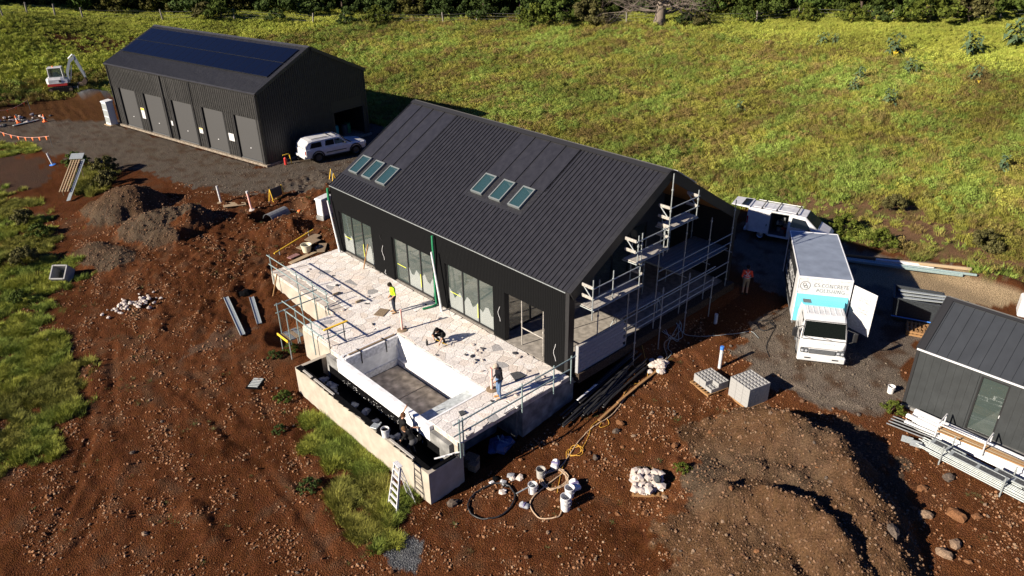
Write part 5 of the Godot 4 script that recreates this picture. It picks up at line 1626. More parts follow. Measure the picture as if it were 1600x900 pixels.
func make_digger() -> void:
	var p := Vector3(-1.4, 0, -69.6)
	p.y = hf(p.x, p.z) - 0.03
	var t := thing("mini_excavator", "white and red mini excavator with curled boom at the field edge", "excavator", p, fwd_yaw(0.93, 0.36))
	t.scale = Vector3.ONE * 0.9
	for sg in [-1.0, 1.0]:
		var mb := MB.new()
		var pr := []
		for i in 9: pr.append(Vector2(1.0 + 0.28 * sin(PI * i / 8), 0.28 - 0.28 * cos(PI * i / 8)))
		for i in 9: pr.append(Vector2(-1.0 - 0.28 * sin(PI * i / 8), 0.28 + 0.28 * cos(PI * i / 8)))
		mb.prism(pr, sg * 0.78 - 0.18, sg * 0.78 + 0.18)
		var tr := part(mb, "track", M.tyre, t)
		for i in 12:
			mb = MB.new(); mb.bx(-1.05 + i * 0.19, -1.0 + i * 0.19, 0.56, 0.59, sg * 0.78 - 0.19, sg * 0.78 + 0.19)
			part(mb, "track_pad", M.grey_dark, tr)
		for x in [-1.0, 1.0]:
			mb = MB.new(); mb.lathe(Vector3(x, 0.28, sg * 0.97), [Vector2(0, 0), Vector2(0.18, 0), Vector2(0.18, 0.03), Vector2(0, 0.03)], 12, 2)
			part(mb, "sprocket", M.soil_steel, tr)
	var mb := MB.new(); mb.cbox(Vector3(0, 0.42, 0), Vector3(1.0, 0.3, 1.1), 0.03); mb.lathe(Vector3(0, 0.55, 0), [Vector2(0, 0), Vector2(0.5, 0), Vector2(0.5, 0.14), Vector2(0, 0.14)], 16)
	part(mb, "undercarriage", M.black, t)
	mb = MB.new(); mb.cbox(Vector3(1.75, 0.32, 0), Vector3(0.08, 0.45, 1.9), 0.02); mb.cbox(Vector3(1.4, 0.3, 0), Vector3(0.7, 0.12, 0.5), 0.02)
	part(mb, "blade", M.grey_mid, t)
	mb = MB.new()
	mb.prism([Vector2(-1.25, 0.7), Vector2(0.75, 0.7), Vector2(0.75, 0.98), Vector2(-1.2, 0.98)], -0.82, 0.82)
	part(mb, "counterweight", M.red, t)
	mb = MB.new()
	shell(mb, [[-1.28, [[0.98, 0.6], [1.3, 0.62], [1.5, 0.56]]], [-1.05, [[0.98, 0.82], [1.4, 0.82], [1.62, 0.72]]], [0.2, [[0.98, 0.84], [1.4, 0.82], [1.55, 0.74]]], [0.85, [[0.98, 0.80], [1.2, 0.78], [1.3, 0.7]]]])
	part(mb, "engine_cover", M.white_paint, t)
	mb = MB.new(); mb.bx(0.0, 0.25, 1.1, 1.35, 0.83, 0.85)
	part(mb, "vent", M.black, t)
	# cab, glazed on all sides
	mb = MB.new()
	for c in [[-0.95, -0.78], [0.5, -0.78], [-0.95, 0.28], [0.5, 0.28]]:
		mb.tube(Vector3(c[0], 1.4, c[1]), Vector3(c[0] * 0.93, 2.58, c[1] * 0.95), 0.05, 8)
	mb.bx(-0.98, 0.53, 1.36, 1.62, -0.82, 0.32)
	mb.cbox(Vector3(-0.22, 2.6, -0.25), Vector3(1.5, 0.12, 1.1), 0.05)
	part(mb, "cab", M.white_paint, t)
	mb = MB.new()
	mb.hexa([Vector3(-0.93, 1.62, -0.77), Vector3(0.49, 1.62, -0.77), Vector3(0.49, 1.62, 0.27), Vector3(-0.93, 1.62, 0.27), Vector3(-0.87, 2.55, -0.74), Vector3(0.46, 2.55, -0.74), Vector3(0.46, 2.55, 0.26), Vector3(-0.87, 2.55, 0.26)])
	part(mb, "glazing", M.veh_glass, t)
	mb = MB.new(); mb.cbox(Vector3(-0.3, 1.8, -0.25), Vector3(0.5, 0.5, 0.5), 0.08)
	part(mb, "driver_seat", M.black, t)
	mb = MB.new(); mb.lathe(Vector3(-0.4, 2.66, -0.3), [Vector2(0.07, 0), Vector2(0.07, 0.12), Vector2(0, 0.14)], 10)
	part(mb, "beacon", M.orange, t)
	# boom, stick, bucket
	var limb := func(pts: Array, w: float, called: String, m: Material) -> void:
		var q := MB.new(); q.prism(pts, 0.15 - w, 0.15 + w)
		part(q, called, m, t)
	var nar := func(a: Array) -> Array:
		var o := []
		for q in a: o.append(Vector2(0.75 + (q.x - 0.75) * 0.62, q.y))
		return o
	limb.call(nar.call([Vector2(0.75, 0.9), Vector2(1.2, 0.9), Vector2(1.35, 1.9), Vector2(2.1, 3.05), Vector2(2.9, 3.45), Vector2(2.85, 3.75), Vector2(1.9, 3.4), Vector2(1.0, 2.2)]), 0.12, "boom", M.boom_grey)
	limb.call(nar.call([Vector2(2.7, 3.9), Vector2(3.08, 3.85), Vector2(4.05, 1.3), Vector2(3.75, 1.2), Vector2(2.78, 3.2)]), 0.1, "stick", M.boom_grey)
	mb = MB.new(); mb.tube(Vector3(1.15, 1.2, 0.15), Vector3(1.6, 2.75, 0.15), 0.06, 8); mb.tube(Vector3(1.45, 3.5, 0.15), Vector3(1.98, 3.95, 0.15), 0.06, 8); mb.tube(Vector3(2.2, 3.6, 0.15), Vector3(2.75, 1.7, 0.15), 0.05, 8)
	part(mb, "hydraulic_ram", M.alu, t)
	limb.call([Vector2(2.65, 1.4), Vector2(2.8, 0.95), Vector2(2.5, 0.45), Vector2(1.95, 0.45), Vector2(1.7, 0.8), Vector2(2.15, 0.8), Vector2(2.5, 1.2)], 0.45, "bucket", M.soil_steel)

# ---------------------------------------------------------------- people (local +x is the way they face, +z their right)
func capd(p: Vector3, b: Array) -> float:
	var a: Vector3 = b[0]
	var d: Vector3 = b[1] - a
	var t := clampf((p - a).dot(d) / maxf(d.length_squared(), 1e-8), 0.0, 1.0)
	return p.distance_to(a + d * t) - lerpf(b[2], b[3], t)
func nets(mb: MB, bones: Array, cell: float, k: float) -> void:
	var lo := Vector3(9, 9, 9)
	var hi := -lo
	for b in bones:
		for e in 2:
			var r: float = b[2 + e] + cell * 2.0
			lo = lo.min(b[e] - Vector3(r, r, r)); hi = hi.max(b[e] + Vector3(r, r, r))
	var nx := int((hi.x - lo.x) / cell) + 2
	var ny := int((hi.y - lo.y) / cell) + 2
	var nz := int((hi.z - lo.z) / cell) + 2
	var f := PackedFloat32Array(); f.resize(nx * ny * nz); f.fill(1.0)
	for b in bones:   # visit only the cells near each bone
		var m := maxf(b[2], b[3]) + cell * 2.5 + k
		var a0: Vector3 = ((b[0] as Vector3).min(b[1]) - Vector3(m, m, m) - lo) / cell
		var a1: Vector3 = ((b[0] as Vector3).max(b[1]) + Vector3(m, m, m) - lo) / cell
		for z in range(maxi(0, int(a0.z)), mini(nz, int(a1.z) + 1)):
			for y in range(maxi(0, int(a0.y)), mini(ny, int(a1.y) + 1)):
				for x in range(maxi(0, int(a0.x)), mini(nx, int(a1.x) + 1)):
					var i := (z * ny + y) * nx + x
					var d := capd(lo + Vector3(x, y, z) * cell, b)
					var e := f[i]
					var h := clampf(0.5 + 0.5 * (e - d) / k, 0.0, 1.0)
					f[i] = lerpf(e, d, h) - k * h * (1.0 - h)
	var vi := {}
	var pos := []
	for z in nz - 1:
		for y in ny - 1:
			for x in nx - 1:
				var base := (z * ny + y) * nx + x
				var s := 0
				var q := [f[base], f[base + 1], f[base + nx], f[base + nx + 1], f[base + nx * ny], f[base + nx * ny + 1], f[base + nx * ny + nx], f[base + nx * ny + nx + 1]]
				for e in 8: if q[e] < 0.0: s += 1
				if s == 0 or s == 8: continue
				var acc := Vector3.ZERO
				var cnt := 0
				for e in [[0, 1], [2, 3], [4, 5], [6, 7], [0, 2], [1, 3], [4, 6], [5, 7], [0, 4], [1, 5], [2, 6], [3, 7]]:
					var u: float = q[e[0]]
					var w: float = q[e[1]]
					if (u < 0.0) == (w < 0.0): continue
					var pa := Vector3(e[0] & 1, (e[0] >> 1) & 1, e[0] >> 2)
					var pb := Vector3(e[1] & 1, (e[1] >> 1) & 1, e[1] >> 2)
					acc += pa.lerp(pb, u / (u - w)); cnt += 1
				vi[base] = pos.size()
				pos.append(lo + (Vector3(x, y, z) + acc / cnt) * cell)
	var nrm := []
	var cols := []
	for p in pos:
		var bd := 9.0
		var cc := Color.WHITE
		var g := Vector3.ZERO
		for b in bones:
			var d := capd(p, b)
			if d < bd: bd = d; cc = b[4]
			if d < k * 1.5:
				var a: Vector3 = b[0]
				var dd: Vector3 = b[1] - a
				var t := clampf((p - a).dot(dd) / maxf(dd.length_squared(), 1e-8), 0.0, 1.0)
				g += (p - a - dd * t).normalized() * maxf(0.0, 1.0 - d / (k * 1.5))
		nrm.append(g.normalized() if g.length() > 0.01 else Vector3.UP)
		cols.append(cc)
	var st := [1, nx, nx * ny]
	for z in range(1, nz - 1):
		for y in range(1, ny - 1):
			for x in range(1, nx - 1):
				var base := (z * ny + y) * nx + x
				for ax in 3:
					if (f[base] < 0.0) == (f[base + st[ax]] < 0.0): continue
					var u: int = st[(ax + 1) % 3]
					var w: int = st[(ax + 2) % 3]
					var id := [vi.get(base - u - w, -1), vi.get(base - w, -1), vi.get(base, -1), vi.get(base - u, -1)]
					if id.has(-1): continue
					if f[base] > 0.0: id.reverse()
					for tr in [[0, 1, 2], [0, 2, 3]]:
						mb.col = cols[id[tr[0]]]
						mb.tris(pos[id[tr[0]]], pos[id[tr[1]]], pos[id[tr[2]]], nrm[id[tr[0]]], nrm[id[tr[1]]], nrm[id[tr[2]]])
const SKIN := Color(0.42, 0.25, 0.17)
func hand(mb: MB, wrist: Vector3, dir: Vector3, palm_n: Vector3, side: float, skin: Color) -> void:
	# palm, four fingers of different lengths with a bend, thumb from the side of the palm
	dir = dir.normalized()
	var s := dir.cross(palm_n).normalized() * side
	palm_n = s.cross(dir).normalized() * side
	var b := [[wrist, wrist + dir * 0.08, 0.026, 0.034, skin]]
	for i in 4:
		var root := wrist + dir * 0.085 + s * (-0.03 + 0.02 * i)
		var ln: float = [0.07, 0.082, 0.076, 0.06][i]
		var mid := root + dir * ln * 0.5 - palm_n * 0.006
		b.append([root - dir * 0.02, mid, 0.0095, 0.009, skin])
		b.append([mid, mid + dir * ln * 0.42 - palm_n * 0.022, 0.009, 0.0075, skin])
	var th := wrist + dir * 0.03 - s * 0.03
	b.append([th, th + dir * 0.035 - s * 0.03, 0.012, 0.010, skin])
	b.append([th + dir * 0.035 - s * 0.03, th + dir * 0.065 - s * 0.035 - palm_n * 0.012, 0.010, 0.008, skin])
	nets(mb, b, 0.009, 0.008)
func head(mb: MB, neck: Vector3, c: Vector3, look: Vector3, skin: Color) -> void:
	look = look.normalized()
	var up := (c - neck).normalized()
	up = (up - look * up.dot(look)).normalized()
	var rt := look.cross(up)
	var b := [[neck - up * 0.03, c - up * 0.05, 0.055, 0.055, skin], [c + up * 0.03 - look * 0.02, c + up * 0.02 + look * 0.015, 0.088, 0.084, skin],
		[c - up * 0.07 + look * 0.035, c - up * 0.03 + look * 0.03, 0.05, 0.062, skin], [c + look * 0.092 + up * 0.01, c + look * 0.112 - up * 0.022, 0.010, 0.015, skin],
		[c + look * 0.085 - up * 0.062 - rt * 0.014, c + look * 0.085 - up * 0.062 + rt * 0.014, 0.009, 0.009, Color(0.3, 0.12, 0.09)]]
	for s in [-1.0, 1.0]:
		b.append([c + rt * s * 0.082 - look * 0.012 + up * 0.015, c + rt * s * 0.090 - look * 0.018 - up * 0.022, 0.014, 0.011, skin])
		b.append([c + look * 0.084 + rt * s * 0.032 + up * 0.012, c + look * 0.086 + rt * s * 0.032 + up * 0.012, 0.010, 0.010, Color(0.03, 0.025, 0.02)])
	nets(mb, b, 0.013, 0.015)
func hair(c: Vector3, look: Vector3, up: Vector3, k: float, brim: bool, col: Color) -> MB:
	var mb := MB.new()
	look = look.normalized()
	up = (up - look * up.dot(look)).normalized()
	var rt := look.cross(up)
	var b := [[c + up * 0.045 - look * 0.035, c + up * 0.05 + look * 0.012, 0.093 + k, 0.086 + k, col], [c - look * 0.045 - up * 0.02, c - look * 0.03 + up * 0.02, 0.074, 0.088, col]]
	for s in [-1.0, 1.0]: b.append([c + rt * s * 0.05 + up * 0.03 - look * 0.02, c + rt * s * 0.05 + up * 0.04, 0.05, 0.05, col])
	if brim:
		for i in 5: b.append([c + up * 0.055 + look * 0.06 + rt * (i - 2) * 0.03, c + up * 0.05 + look * 0.17 + rt * (i - 2) * 0.022, 0.012, 0.009, col])
	nets(mb, b, 0.014, 0.02)
	return mb
func person(label: String, at: Vector3, yaw: float, j: Dictionary, top: Color, leg: Color, boot: Color, sleeve_skin: bool, short_leg: bool, hair_col: Color, cap: bool) -> Node3D:
	var t := thing("person", label, "person", at, yaw)
	var mb := MB.new()
	var b := []
	var fore := SKIN if sleeve_skin else top
	b.append([j.hip, j.waist, 0.135, 0.125, leg]); b.append([j.waist, j.chest, 0.13, 0.15, top])
	b.append([j.hip + (j.hr - j.hl).normalized() * 0.05, j.hip - (j.hr - j.hl).normalized() * 0.05, 0.135, 0.135, leg])
	b.append([j.sl, j.chest, 0.075, 0.12, top]); b.append([j.sr, j.chest, 0.075, 0.12, top]); b.append([j.chest, j.neck, 0.11, 0.06, top])
	for s in ["l", "r"]:
		b.append([j["s" + s], j["e" + s], 0.066, 0.050, top]); b.append([j["e" + s], j["w" + s], 0.047, 0.032, fore])
		b.append([j["h" + s], j["k" + s], 0.092, 0.064, leg])
		b.append([j["k" + s], j["a" + s], 0.060, 0.044, SKIN if short_leg else leg])
		b.append([j["a" + s], j["a" + s] + Vector3(0, -0.03, 0), 0.055, 0.05, boot])
		b.append([j["a" + s] + Vector3(-0.05, -0.045, 0), j["t" + s], 0.046, 0.040, boot])
	nets(mb, b, 0.026, 0.035)
	for s in ["l", "r"]:
		var d: Vector3 = j["w" + s] - j["e" + s]
		if j.has("d" + s): d = j["d" + s]
		hand(mb, j["w" + s], d, Vector3(0.2, 0, 1.0 if s == "l" else -1.0), 1.0 if s == "r" else -1.0, SKIN)
	head(mb, j.neck, j.head, j.look, SKIN)
	part(mb, "body", M.body, t)
	part(hair(j.head, j.look, j.head - j.neck, 0.008 if cap else 0.004, cap, hair_col), "cap" if cap else "hair", M.body, t)
	return t
func stand() -> Dictionary:
	return {"hip": Vector3(0, 0.95, 0), "waist": Vector3(0.0, 1.1, 0), "chest": Vector3(0.01, 1.34, 0), "neck": Vector3(0.02, 1.50, 0), "head": Vector3(0.05, 1.64, 0), "look": Vector3(1, -0.3, 0),
		"sl": Vector3(0, 1.42, -0.19), "sr": Vector3(0, 1.42, 0.19), "el": Vector3(-0.04, 1.14, -0.25), "er": Vector3(-0.04, 1.14, 0.25), "wl": Vector3(0.06, 0.90, -0.26), "wr": Vector3(0.06, 0.90, 0.26),
		"hl": Vector3(0, 0.92, -0.09), "hr": Vector3(0, 0.92, 0.09), "kl": Vector3(0.03, 0.5, -0.10), "kr": Vector3(0.03, 0.5, 0.10), "al": Vector3(0, 0.1, -0.11), "ar": Vector3(0, 0.1, 0.11), "tl": Vector3(0.17, 0.042, -0.13), "tr": Vector3(0.17, 0.042, 0.13)}
func make_people() -> void:
	# hi-vis worker looking down at the paving
	var j := stand()
	j.head = Vector3(0.12, 1.62, 0); j.look = Vector3(1, -0.8, 0); j.neck = Vector3(0.04, 1.49, 0)
	j.wl = Vector3(0.16, 0.95, -0.2); j.wr = Vector3(0.12, 0.92, 0.22)
	var t := person("worker in yellow high visibility shirt and dark trousers looking down at terrace", Vector3(-2.2, 0.0, -9.85), fwd_yaw(-0.95, -0.3), j, Color(0.42, 0.72, 0.03), Color(0.025, 0.028, 0.04), Color(0.35, 0.22, 0.12), true, false, Color(0.02, 0.016, 0.013), false)
	# crouching worker
	j = {"hip": Vector3(-0.12, 0.32, 0), "waist": Vector3(-0.06, 0.45, 0), "chest": Vector3(0.12, 0.60, 0), "neck": Vector3(0.22, 0.70, 0), "head": Vector3(0.32, 0.79, 0), "look": Vector3(1, -0.7, 0),
		"sl": Vector3(0.15, 0.64, -0.19), "sr": Vector3(0.15, 0.64, 0.19), "el": Vector3(0.33, 0.44, -0.27), "er": Vector3(0.32, 0.45, 0.26), "wl": Vector3(0.50, 0.24, -0.22), "wr": Vector3(0.46, 0.40, 0.12),
		"dl": Vector3(0.5, -0.6, 0.1), "hl": Vector3(-0.1, 0.30, -0.1), "hr": Vector3(-0.1, 0.30, 0.1), "kl": Vector3(0.26, 0.44, -0.2), "kr": Vector3(0.26, 0.42, 0.2), "al": Vector3(0.02, 0.1, -0.17), "ar": Vector3(0.0, 0.1, 0.17), "tl": Vector3(0.2, 0.042, -0.2), "tr": Vector3(0.18, 0.042, 0.2)}
	person("crouching worker in black clothes cutting a stone on the terrace", Vector3(-2.25, 0.0, -5.95), fwd_yaw(-0.93, 0.37), j, Color(0.012, 0.012, 0.013), Color(0.02, 0.02, 0.022), Color(0.03, 0.025, 0.02), true, false, Color(0.01, 0.009, 0.008), false)
	# man in hooded jacket, cap, jeans and tan boots
	j = stand()
	j.head = Vector3(0.11, 1.62, 0); j.look = Vector3(1, -0.6, -0.1); j.wl = Vector3(0.2, 1.02, -0.18); j.wr = Vector3(0.17, 0.98, 0.2)
	t = person("worker in dark hooded jacket, blue jeans and tan boots walking on terrace", Vector3(-3.35, 0.0, -0.62), fwd_yaw(-0.85, -0.3), j, Color(0.014, 0.015, 0.019), Color(0.10, 0.16, 0.27), Color(0.42, 0.22, 0.09), false, false, Color(0.35, 0.30, 0.24), true)
	var mb := MB.new()
	nets(mb, [[Vector3(-0.06, 1.44, -0.07), Vector3(-0.06, 1.44, 0.07), 0.07, 0.07, Color(0.014, 0.015, 0.019)], [Vector3(-0.09, 1.36, 0), Vector3(-0.05, 1.5, 0), 0.06, 0.06, Color(0.014, 0.015, 0.019)]], 0.02, 0.03)
	part(mb, "hood", M.body, t)
	# two in the trough working on the pool wall
	j = stand()
	j.el = Vector3(0.15, 1.50, -0.32); j.wl = Vector3(0.32, 1.68, -0.38); j.dl = Vector3(0.5, 0.6, 0.0)
	j.er = Vector3(0.16, 1.16, 0.26); j.wr = Vector3(0.36, 1.14, 0.34); j.look = Vector3(1, -0.35, 0.6)
	t = person("worker in black shirt and sunglasses reaching up against the white pool wall", Vector3(-7.15, -1.5, -2.35), fwd_yaw(0.97, 0.22), j, Color(0.012, 0.012, 0.013), Color(0.016, 0.017, 0.02), Color(0.02, 0.02, 0.02), true, false, Color(0.09, 0.04, 0.02), false)
	j = {"hip": Vector3(-0.12, 0.78, 0), "waist": Vector3(-0.05, 0.92, 0), "chest": Vector3(0.12, 1.07, 0), "neck": Vector3(0.22, 1.14, 0), "head": Vector3(0.34, 1.19, 0), "look": Vector3(1, -0.9, 0),
		"sl": Vector3(0.14, 1.10, -0.19), "sr": Vector3(0.14, 1.10, 0.19), "el": Vector3(0.28, 0.86, -0.26), "er": Vector3(0.3, 0.88, 0.25), "wl": Vector3(0.45, 0.68, -0.2), "wr": Vector3(0.48, 0.72, 0.2),
		"hl": Vector3(-0.12, 0.76, -0.1), "hr": Vector3(-0.12, 0.76, 0.1), "kl": Vector3(0.1, 0.45, -0.12), "kr": Vector3(0.1, 0.45, 0.12), "al": Vector3(-0.04, 0.1, -0.12), "ar": Vector3(-0.04, 0.1, 0.12), "tl": Vector3(0.13, 0.042, -0.14), "tr": Vector3(0.13, 0.042, 0.14)}
	person("worker in black shirt bending over in the black lined trough", Vector3(-7.2, -1.5, -1.75), fwd_yaw(-0.25, -0.97), j, Color(0.013, 0.013, 0.015), Color(0.06, 0.06, 0.065), Color(0.02, 0.02, 0.02), true, false, Color(0.10, 0.06, 0.035), false)
	# orange hi-vis vest and shorts by the gable
	j = stand()
	j.head = Vector3(0.1, 1.62, 0); j.look = Vector3(1, -0.5, 0); j.er = Vector3(0.02, 1.15, 0.28); j.wr = Vector3(0.16, 0.98, 0.2); j.wl = Vector3(0.14, 0.96, -0.2)
	t = person("worker in orange vest with silver stripes and khaki shorts by the gable", Vector3(13.5, hf(13.5, 1.05), 1.05), fwd_yaw(0.8, -0.5), j, Color(0.72, 0.09, 0.05), Color(0.30, 0.24, 0.16), Color(0.05, 0.04, 0.03), true, true, Color(0.02, 0.02, 0.02), true)
	mb = MB.new()
	for y in [1.08, 1.2]:
		var pts := []
		for i in 15: pts.append(Vector3(0.005 + 0.150 * cos(TAU * i / 14), y, 0.165 * sin(TAU * i / 14)))
		mb.path(pts, 0.022, 5)
	for s in [-1.0, 1.0]: mb.tube(Vector3(-0.145, 1.2, -0.1 * s), Vector3(-0.11, 1.46, 0.1 * s), 0.02, 5)
	part(mb, "reflective_stripes", M.grey_pale, t)

# ---------------------------------------------------------------- things lying about the site
func on(x: float, z: float, dy := 0.0) -> Vector3: return Vector3(x, hf(x, z) + dy, z)
func lowest(x: float, z: float, r: float) -> float:
	return minf(minf(hf(x - r, z), hf(x + r, z)), minf(hf(x, z - r), hf(x, z + r)))
func bucket(label: String, at: Vector3, m: Material, s := 1.0, tilt := Vector3.ZERO) -> Node3D:
	var t := thing("bucket", label, "bucket", at)
	t.rotation = tilt
	var mb := MB.new()
	mb.lathe(Vector3.ZERO, [Vector2(0, 0.012), Vector2(0.145, 0.0), Vector2(0.165, 0.36), Vector2(0.175, 0.365), Vector2(0.175, 0.40), Vector2(0.158, 0.40), Vector2(0.138, 0.03), Vector2(0, 0.03)], 20)
	part(mb, "pail", m, t)
	mb = MB.new()
	var pts := []
	for i in 11: pts.append(Vector3(0.18 * cos(PI * i / 10), 0.36 - 0.12 * sin(PI * i / 10), 0.12 * sin(PI * i / 10) + 0.06))
	mb.path(pts, 0.006, 5)
	part(mb, "handle", M.alu, t)
	t.scale = Vector3(s, s, s)
	return t
func pallet(t: Node3D, w: float, d: float, m: Material) -> void:
	for z in [-0.45, 0.0, 0.45]:
		var mb := MB.new(); mb.bx(-w * 0.5, w * 0.5, 0.0, 0.09, z * d - 0.04, z * d + 0.04)
		part(mb, "bearer", m, t)
	for k in 7:
		var x := lerpf(-w * 0.5 + 0.05, w * 0.5 - 0.05, k / 6.0)
		var mb := MB.new(); mb.cbox(Vector3(x, 0.102, 0), Vector3(0.095, 0.02, d), 0.004)
		part(mb, "slat", m, t)
func post_stub(called: String, label: String, cat: String, at: Vector3, h: float, r: float, m: Material, cap: Material = null, tilt := 0.0, foot: Material = null) -> void:
	var t := thing(called, label, cat, at)
	t.rotation.z = tilt
	var mb := MB.new(); mb.lathe(Vector3.ZERO, [Vector2(r, -0.15), Vector2(r, h), Vector2(r * 0.8, h), Vector2(r * 0.8, h - 0.05), Vector2(0, h - 0.05)], 14)
	part(mb, "pipe", m, t)
	if cap:
		mb = MB.new(); mb.lathe(Vector3.ZERO, [Vector2(r * 1.15, h - 0.12), Vector2(r * 1.2, h + 0.01), Vector2(r * 1.1, h + 0.04), Vector2(0, h + 0.045)], 14)
		part(mb, "cap", cap, t)
	if foot:
		mb = MB.new(); mb.lathe(Vector3.ZERO, [Vector2(0.0, 0.001), Vector2(0.26, 0.001), Vector2(0.25, 0.03), Vector2(r, 0.06)], 12)
		part(mb, "base", foot, t)
func cone(label: String, at: Vector3, tilt: float) -> void:
	var t := thing("traffic_cone", label, "cone", at)
	t.rotation.z = tilt
	var mb := MB.new(); mb.cbox(Vector3(0, 0.02, 0), Vector3(0.4, 0.04, 0.4), 0.01)
	part(mb, "base", M.orange, t)
	mb = MB.new(); mb.lathe(Vector3.ZERO, [Vector2(0.16, 0.04), Vector2(0.105, 0.3), Vector2(0.10, 0.3)], 14); mb.lathe(Vector3.ZERO, [Vector2(0.078, 0.48), Vector2(0.035, 0.72), Vector2(0, 0.72)], 14)
	part(mb, "body", M.orange, t)
	mb = MB.new(); mb.lathe(Vector3.ZERO, [Vector2(0.108, 0.3), Vector2(0.08, 0.48)], 14)
	part(mb, "white_band", M.white, t)
func sack(label: String, at: Vector3, yaw: float, m: Material, band: Material, s := 1.0) -> void:
	var t := thing("sack", label, "sack", at, yaw)
	var mb := MB.new()
	nets(mb, [[Vector3(-0.16, 0.12, -0.06), Vector3(0.16, 0.13, -0.05), 0.10, 0.11, Color.WHITE], [Vector3(-0.15, 0.11, 0.07), Vector3(0.14, 0.14, 0.06), 0.10, 0.11, Color.WHITE], [Vector3(0.2, 0.2, 0), Vector3(0.1, 0.28, 0.03), 0.05, 0.06, Color.WHITE]], 0.03, 0.05)
	part(mb, "bag", m, t)
	mb = MB.new()
	mb.cbox(Vector3(0.0, 0.15, 0.0), Vector3(0.12, 0.22, 0.31), 0.04)
	part(mb, "printed_band", band, t)
	t.scale = Vector3(s, s, s)
func hose(label: String, called: String, cat: String, pts: Array, r: float, m: Material, lift := 0.02) -> void:
	var cv := Curve3D.new()
	for i in pts.size():
		var a: Vector2 = pts[maxi(i - 1, 0)]
		var b: Vector2 = pts[mini(i + 1, pts.size() - 1)]
		var d := (b - a) * 0.16
		cv.add_point(Vector3(pts[i].x, 0, pts[i].y), Vector3(-d.x, 0, -d.y), Vector3(d.x, 0, d.y))
	cv.bake_interval = 0.12
	var q := []
	for p in cv.get_baked_points(): q.append(Vector3(p.x, hf(p.x, p.z) + r + lift, p.z))
	var mb := MB.new(); mb.path(q, r, 6)
	solo(mb, called, m, label, cat)
func loop_pts(c: Vector2, r: float, turns: float, sd: int, jit := 0.12) -> Array:
	var rng := RandomNumberGenerator.new(); rng.seed = sd
	var out := []
	var k := int(turns * 10)
	for i in k + 1:
		var t := TAU * i / 10.0
		out.append(c + Vector2(cos(t), sin(t) * 0.85) * r * (1.0 + rng.randf_range(-jit, jit)))
	return out
func make_clutter() -> void:
	var rng := RandomNumberGenerator.new(); rng.seed = 42
	var mb: MB
	var t: Node3D
	# on the terrace
	post_stub("pool_post", "pink plastic pipe standing in a round hole by the pool far corner", "pipe", Vector3(-2.98, 0.0, -8.12), 1.15, 0.06, M.pink, null, 0.0, M.ply)
	post_stub("pool_post", "pink plastic pipe standing beside the worker in the hooded jacket", "pipe", Vector3(-3.17, 0.0, -1.3), 1.12, 0.06, M.pink, null, 0.0, M.ply)
	for q in [["pink_pipe", -0.30, 3.2, -18.85, 0.35, -18.25], ["pink_pipe", -0.42, 3.2, -8.75, 0.05, -8.2]]:
		mb = MB.new(); mb.tube(Vector3(q[1], q[2], q[3]), Vector3(q[1] + 0.02, q[4] - 0.3, q[5]), 0.055, 10)
		solo(mb, "downpipe", M.alu, "bright metal downpipe leaning on the wall %s" % ("at the far end of the terrace" if q[3] < -10 else "beside the green plastic sleeve"), "downpipe")
	mb = MB.new()
	var gp := []
	for i in 9: gp.append(Vector3(-0.16 - 0.04 * sin(i * 1.1), 3.95 - i * 0.485, -8.95 + 0.05 * sin(i * 0.9)))
	gp.append(Vector3(-0.5, 0.06, -8.9)); gp.append(Vector3(-1.0, 0.05, -9.05))
	mb.path(gp, 0.06, 8)
	solo(mb, "plastic_sleeve", M.green, "green plastic sleeve hanging from the eave down to the terrace", "sleeve")
	mb = MB.new(); mb.path([Vector3(-0.13, 3.9, -HL - 0.05), Vector3(-0.16, 3.4, -HL - 0.03), Vector3(-0.13, 2.9, -HL - 0.06)], 0.08, 8)
	solo(mb, "plastic_sleeve", M.green, "short green plastic sleeve at the far corner of the house", "sleeve")
	mb = MB.new(); mb.cbox(Vector3.ZERO, Vector3(0.05, 1.5, 0.06), 0.006)
	var st := solo(mb, "timber_stick", M.timber, "thin timber stick leaning against the far window", "stick", "", Vector3(-0.28, 0.72, -15.3)); st.rotation.z = -0.32
	mb = MB.new(); mb.cbox(Vector3.ZERO, Vector3(0.06, 1.5, 0.06), 0.006)
	st = solo(mb, "timber_stick", M.timber, "thin timber stick leaning on the outside of tan terrace wall", "stick", "", Vector3(-4.78, -0.55, -18.0)); st.rotation.z = -0.35
	# loose stones, offcuts and tools
	var k := 0
	while k < 34:
		var x := rng.randf_range(-5.8, -0.4)
		var z := rng.randf_range(-18.4, 0.1)
		if (x < -3.2 and z > -8.2 and z < -1.2) or (x < -3.7 and z < -12.0): continue
		if k < 10: x = rng.randf_range(-2.6, -1.2); z = rng.randf_range(-4.2, -2.8)
		mb = MB.new(); mb.blob(Vector3(0, 0.03, 0), Vector3(rng.randf_range(0.05, 0.16), 0.03, rng.randf_range(0.05, 0.14)), 6, 4, 0.3, k)
		solo(mb, "stone_offcut", M.rock_slate if k % 3 == 0 else M.rockpale, ("dark grey" if k % 3 == 0 else "pale") + " stone offcut lying on the terrace paving", "stone", "stone offcuts on the terrace", Vector3(x, 0.0, z), rng.randf() * 6.0)
		k += 1
	for q in [[-1.75, -1.25, 0.9, "grey slate slab lying on paving in front of the doorway"], [-5.2, -0.9, 0.45, "grey square drain cover lying near the pool ledge"]]:
		mb = MB.new(); mb.prism([Vector2(-0.25, -0.2), Vector2(0.3, -0.25), Vector2(0.28, 0.2), Vector2(-0.05, 0.32)], -0.02, 0.02)
		var s := solo(mb, "stone_slab", M.slate, q[3], "slab", "", Vector3(q[0], 0.03, q[1])); s.rotation.x = -PI / 2; s.scale = Vector3(q[2], q[2], 1) * 1.2
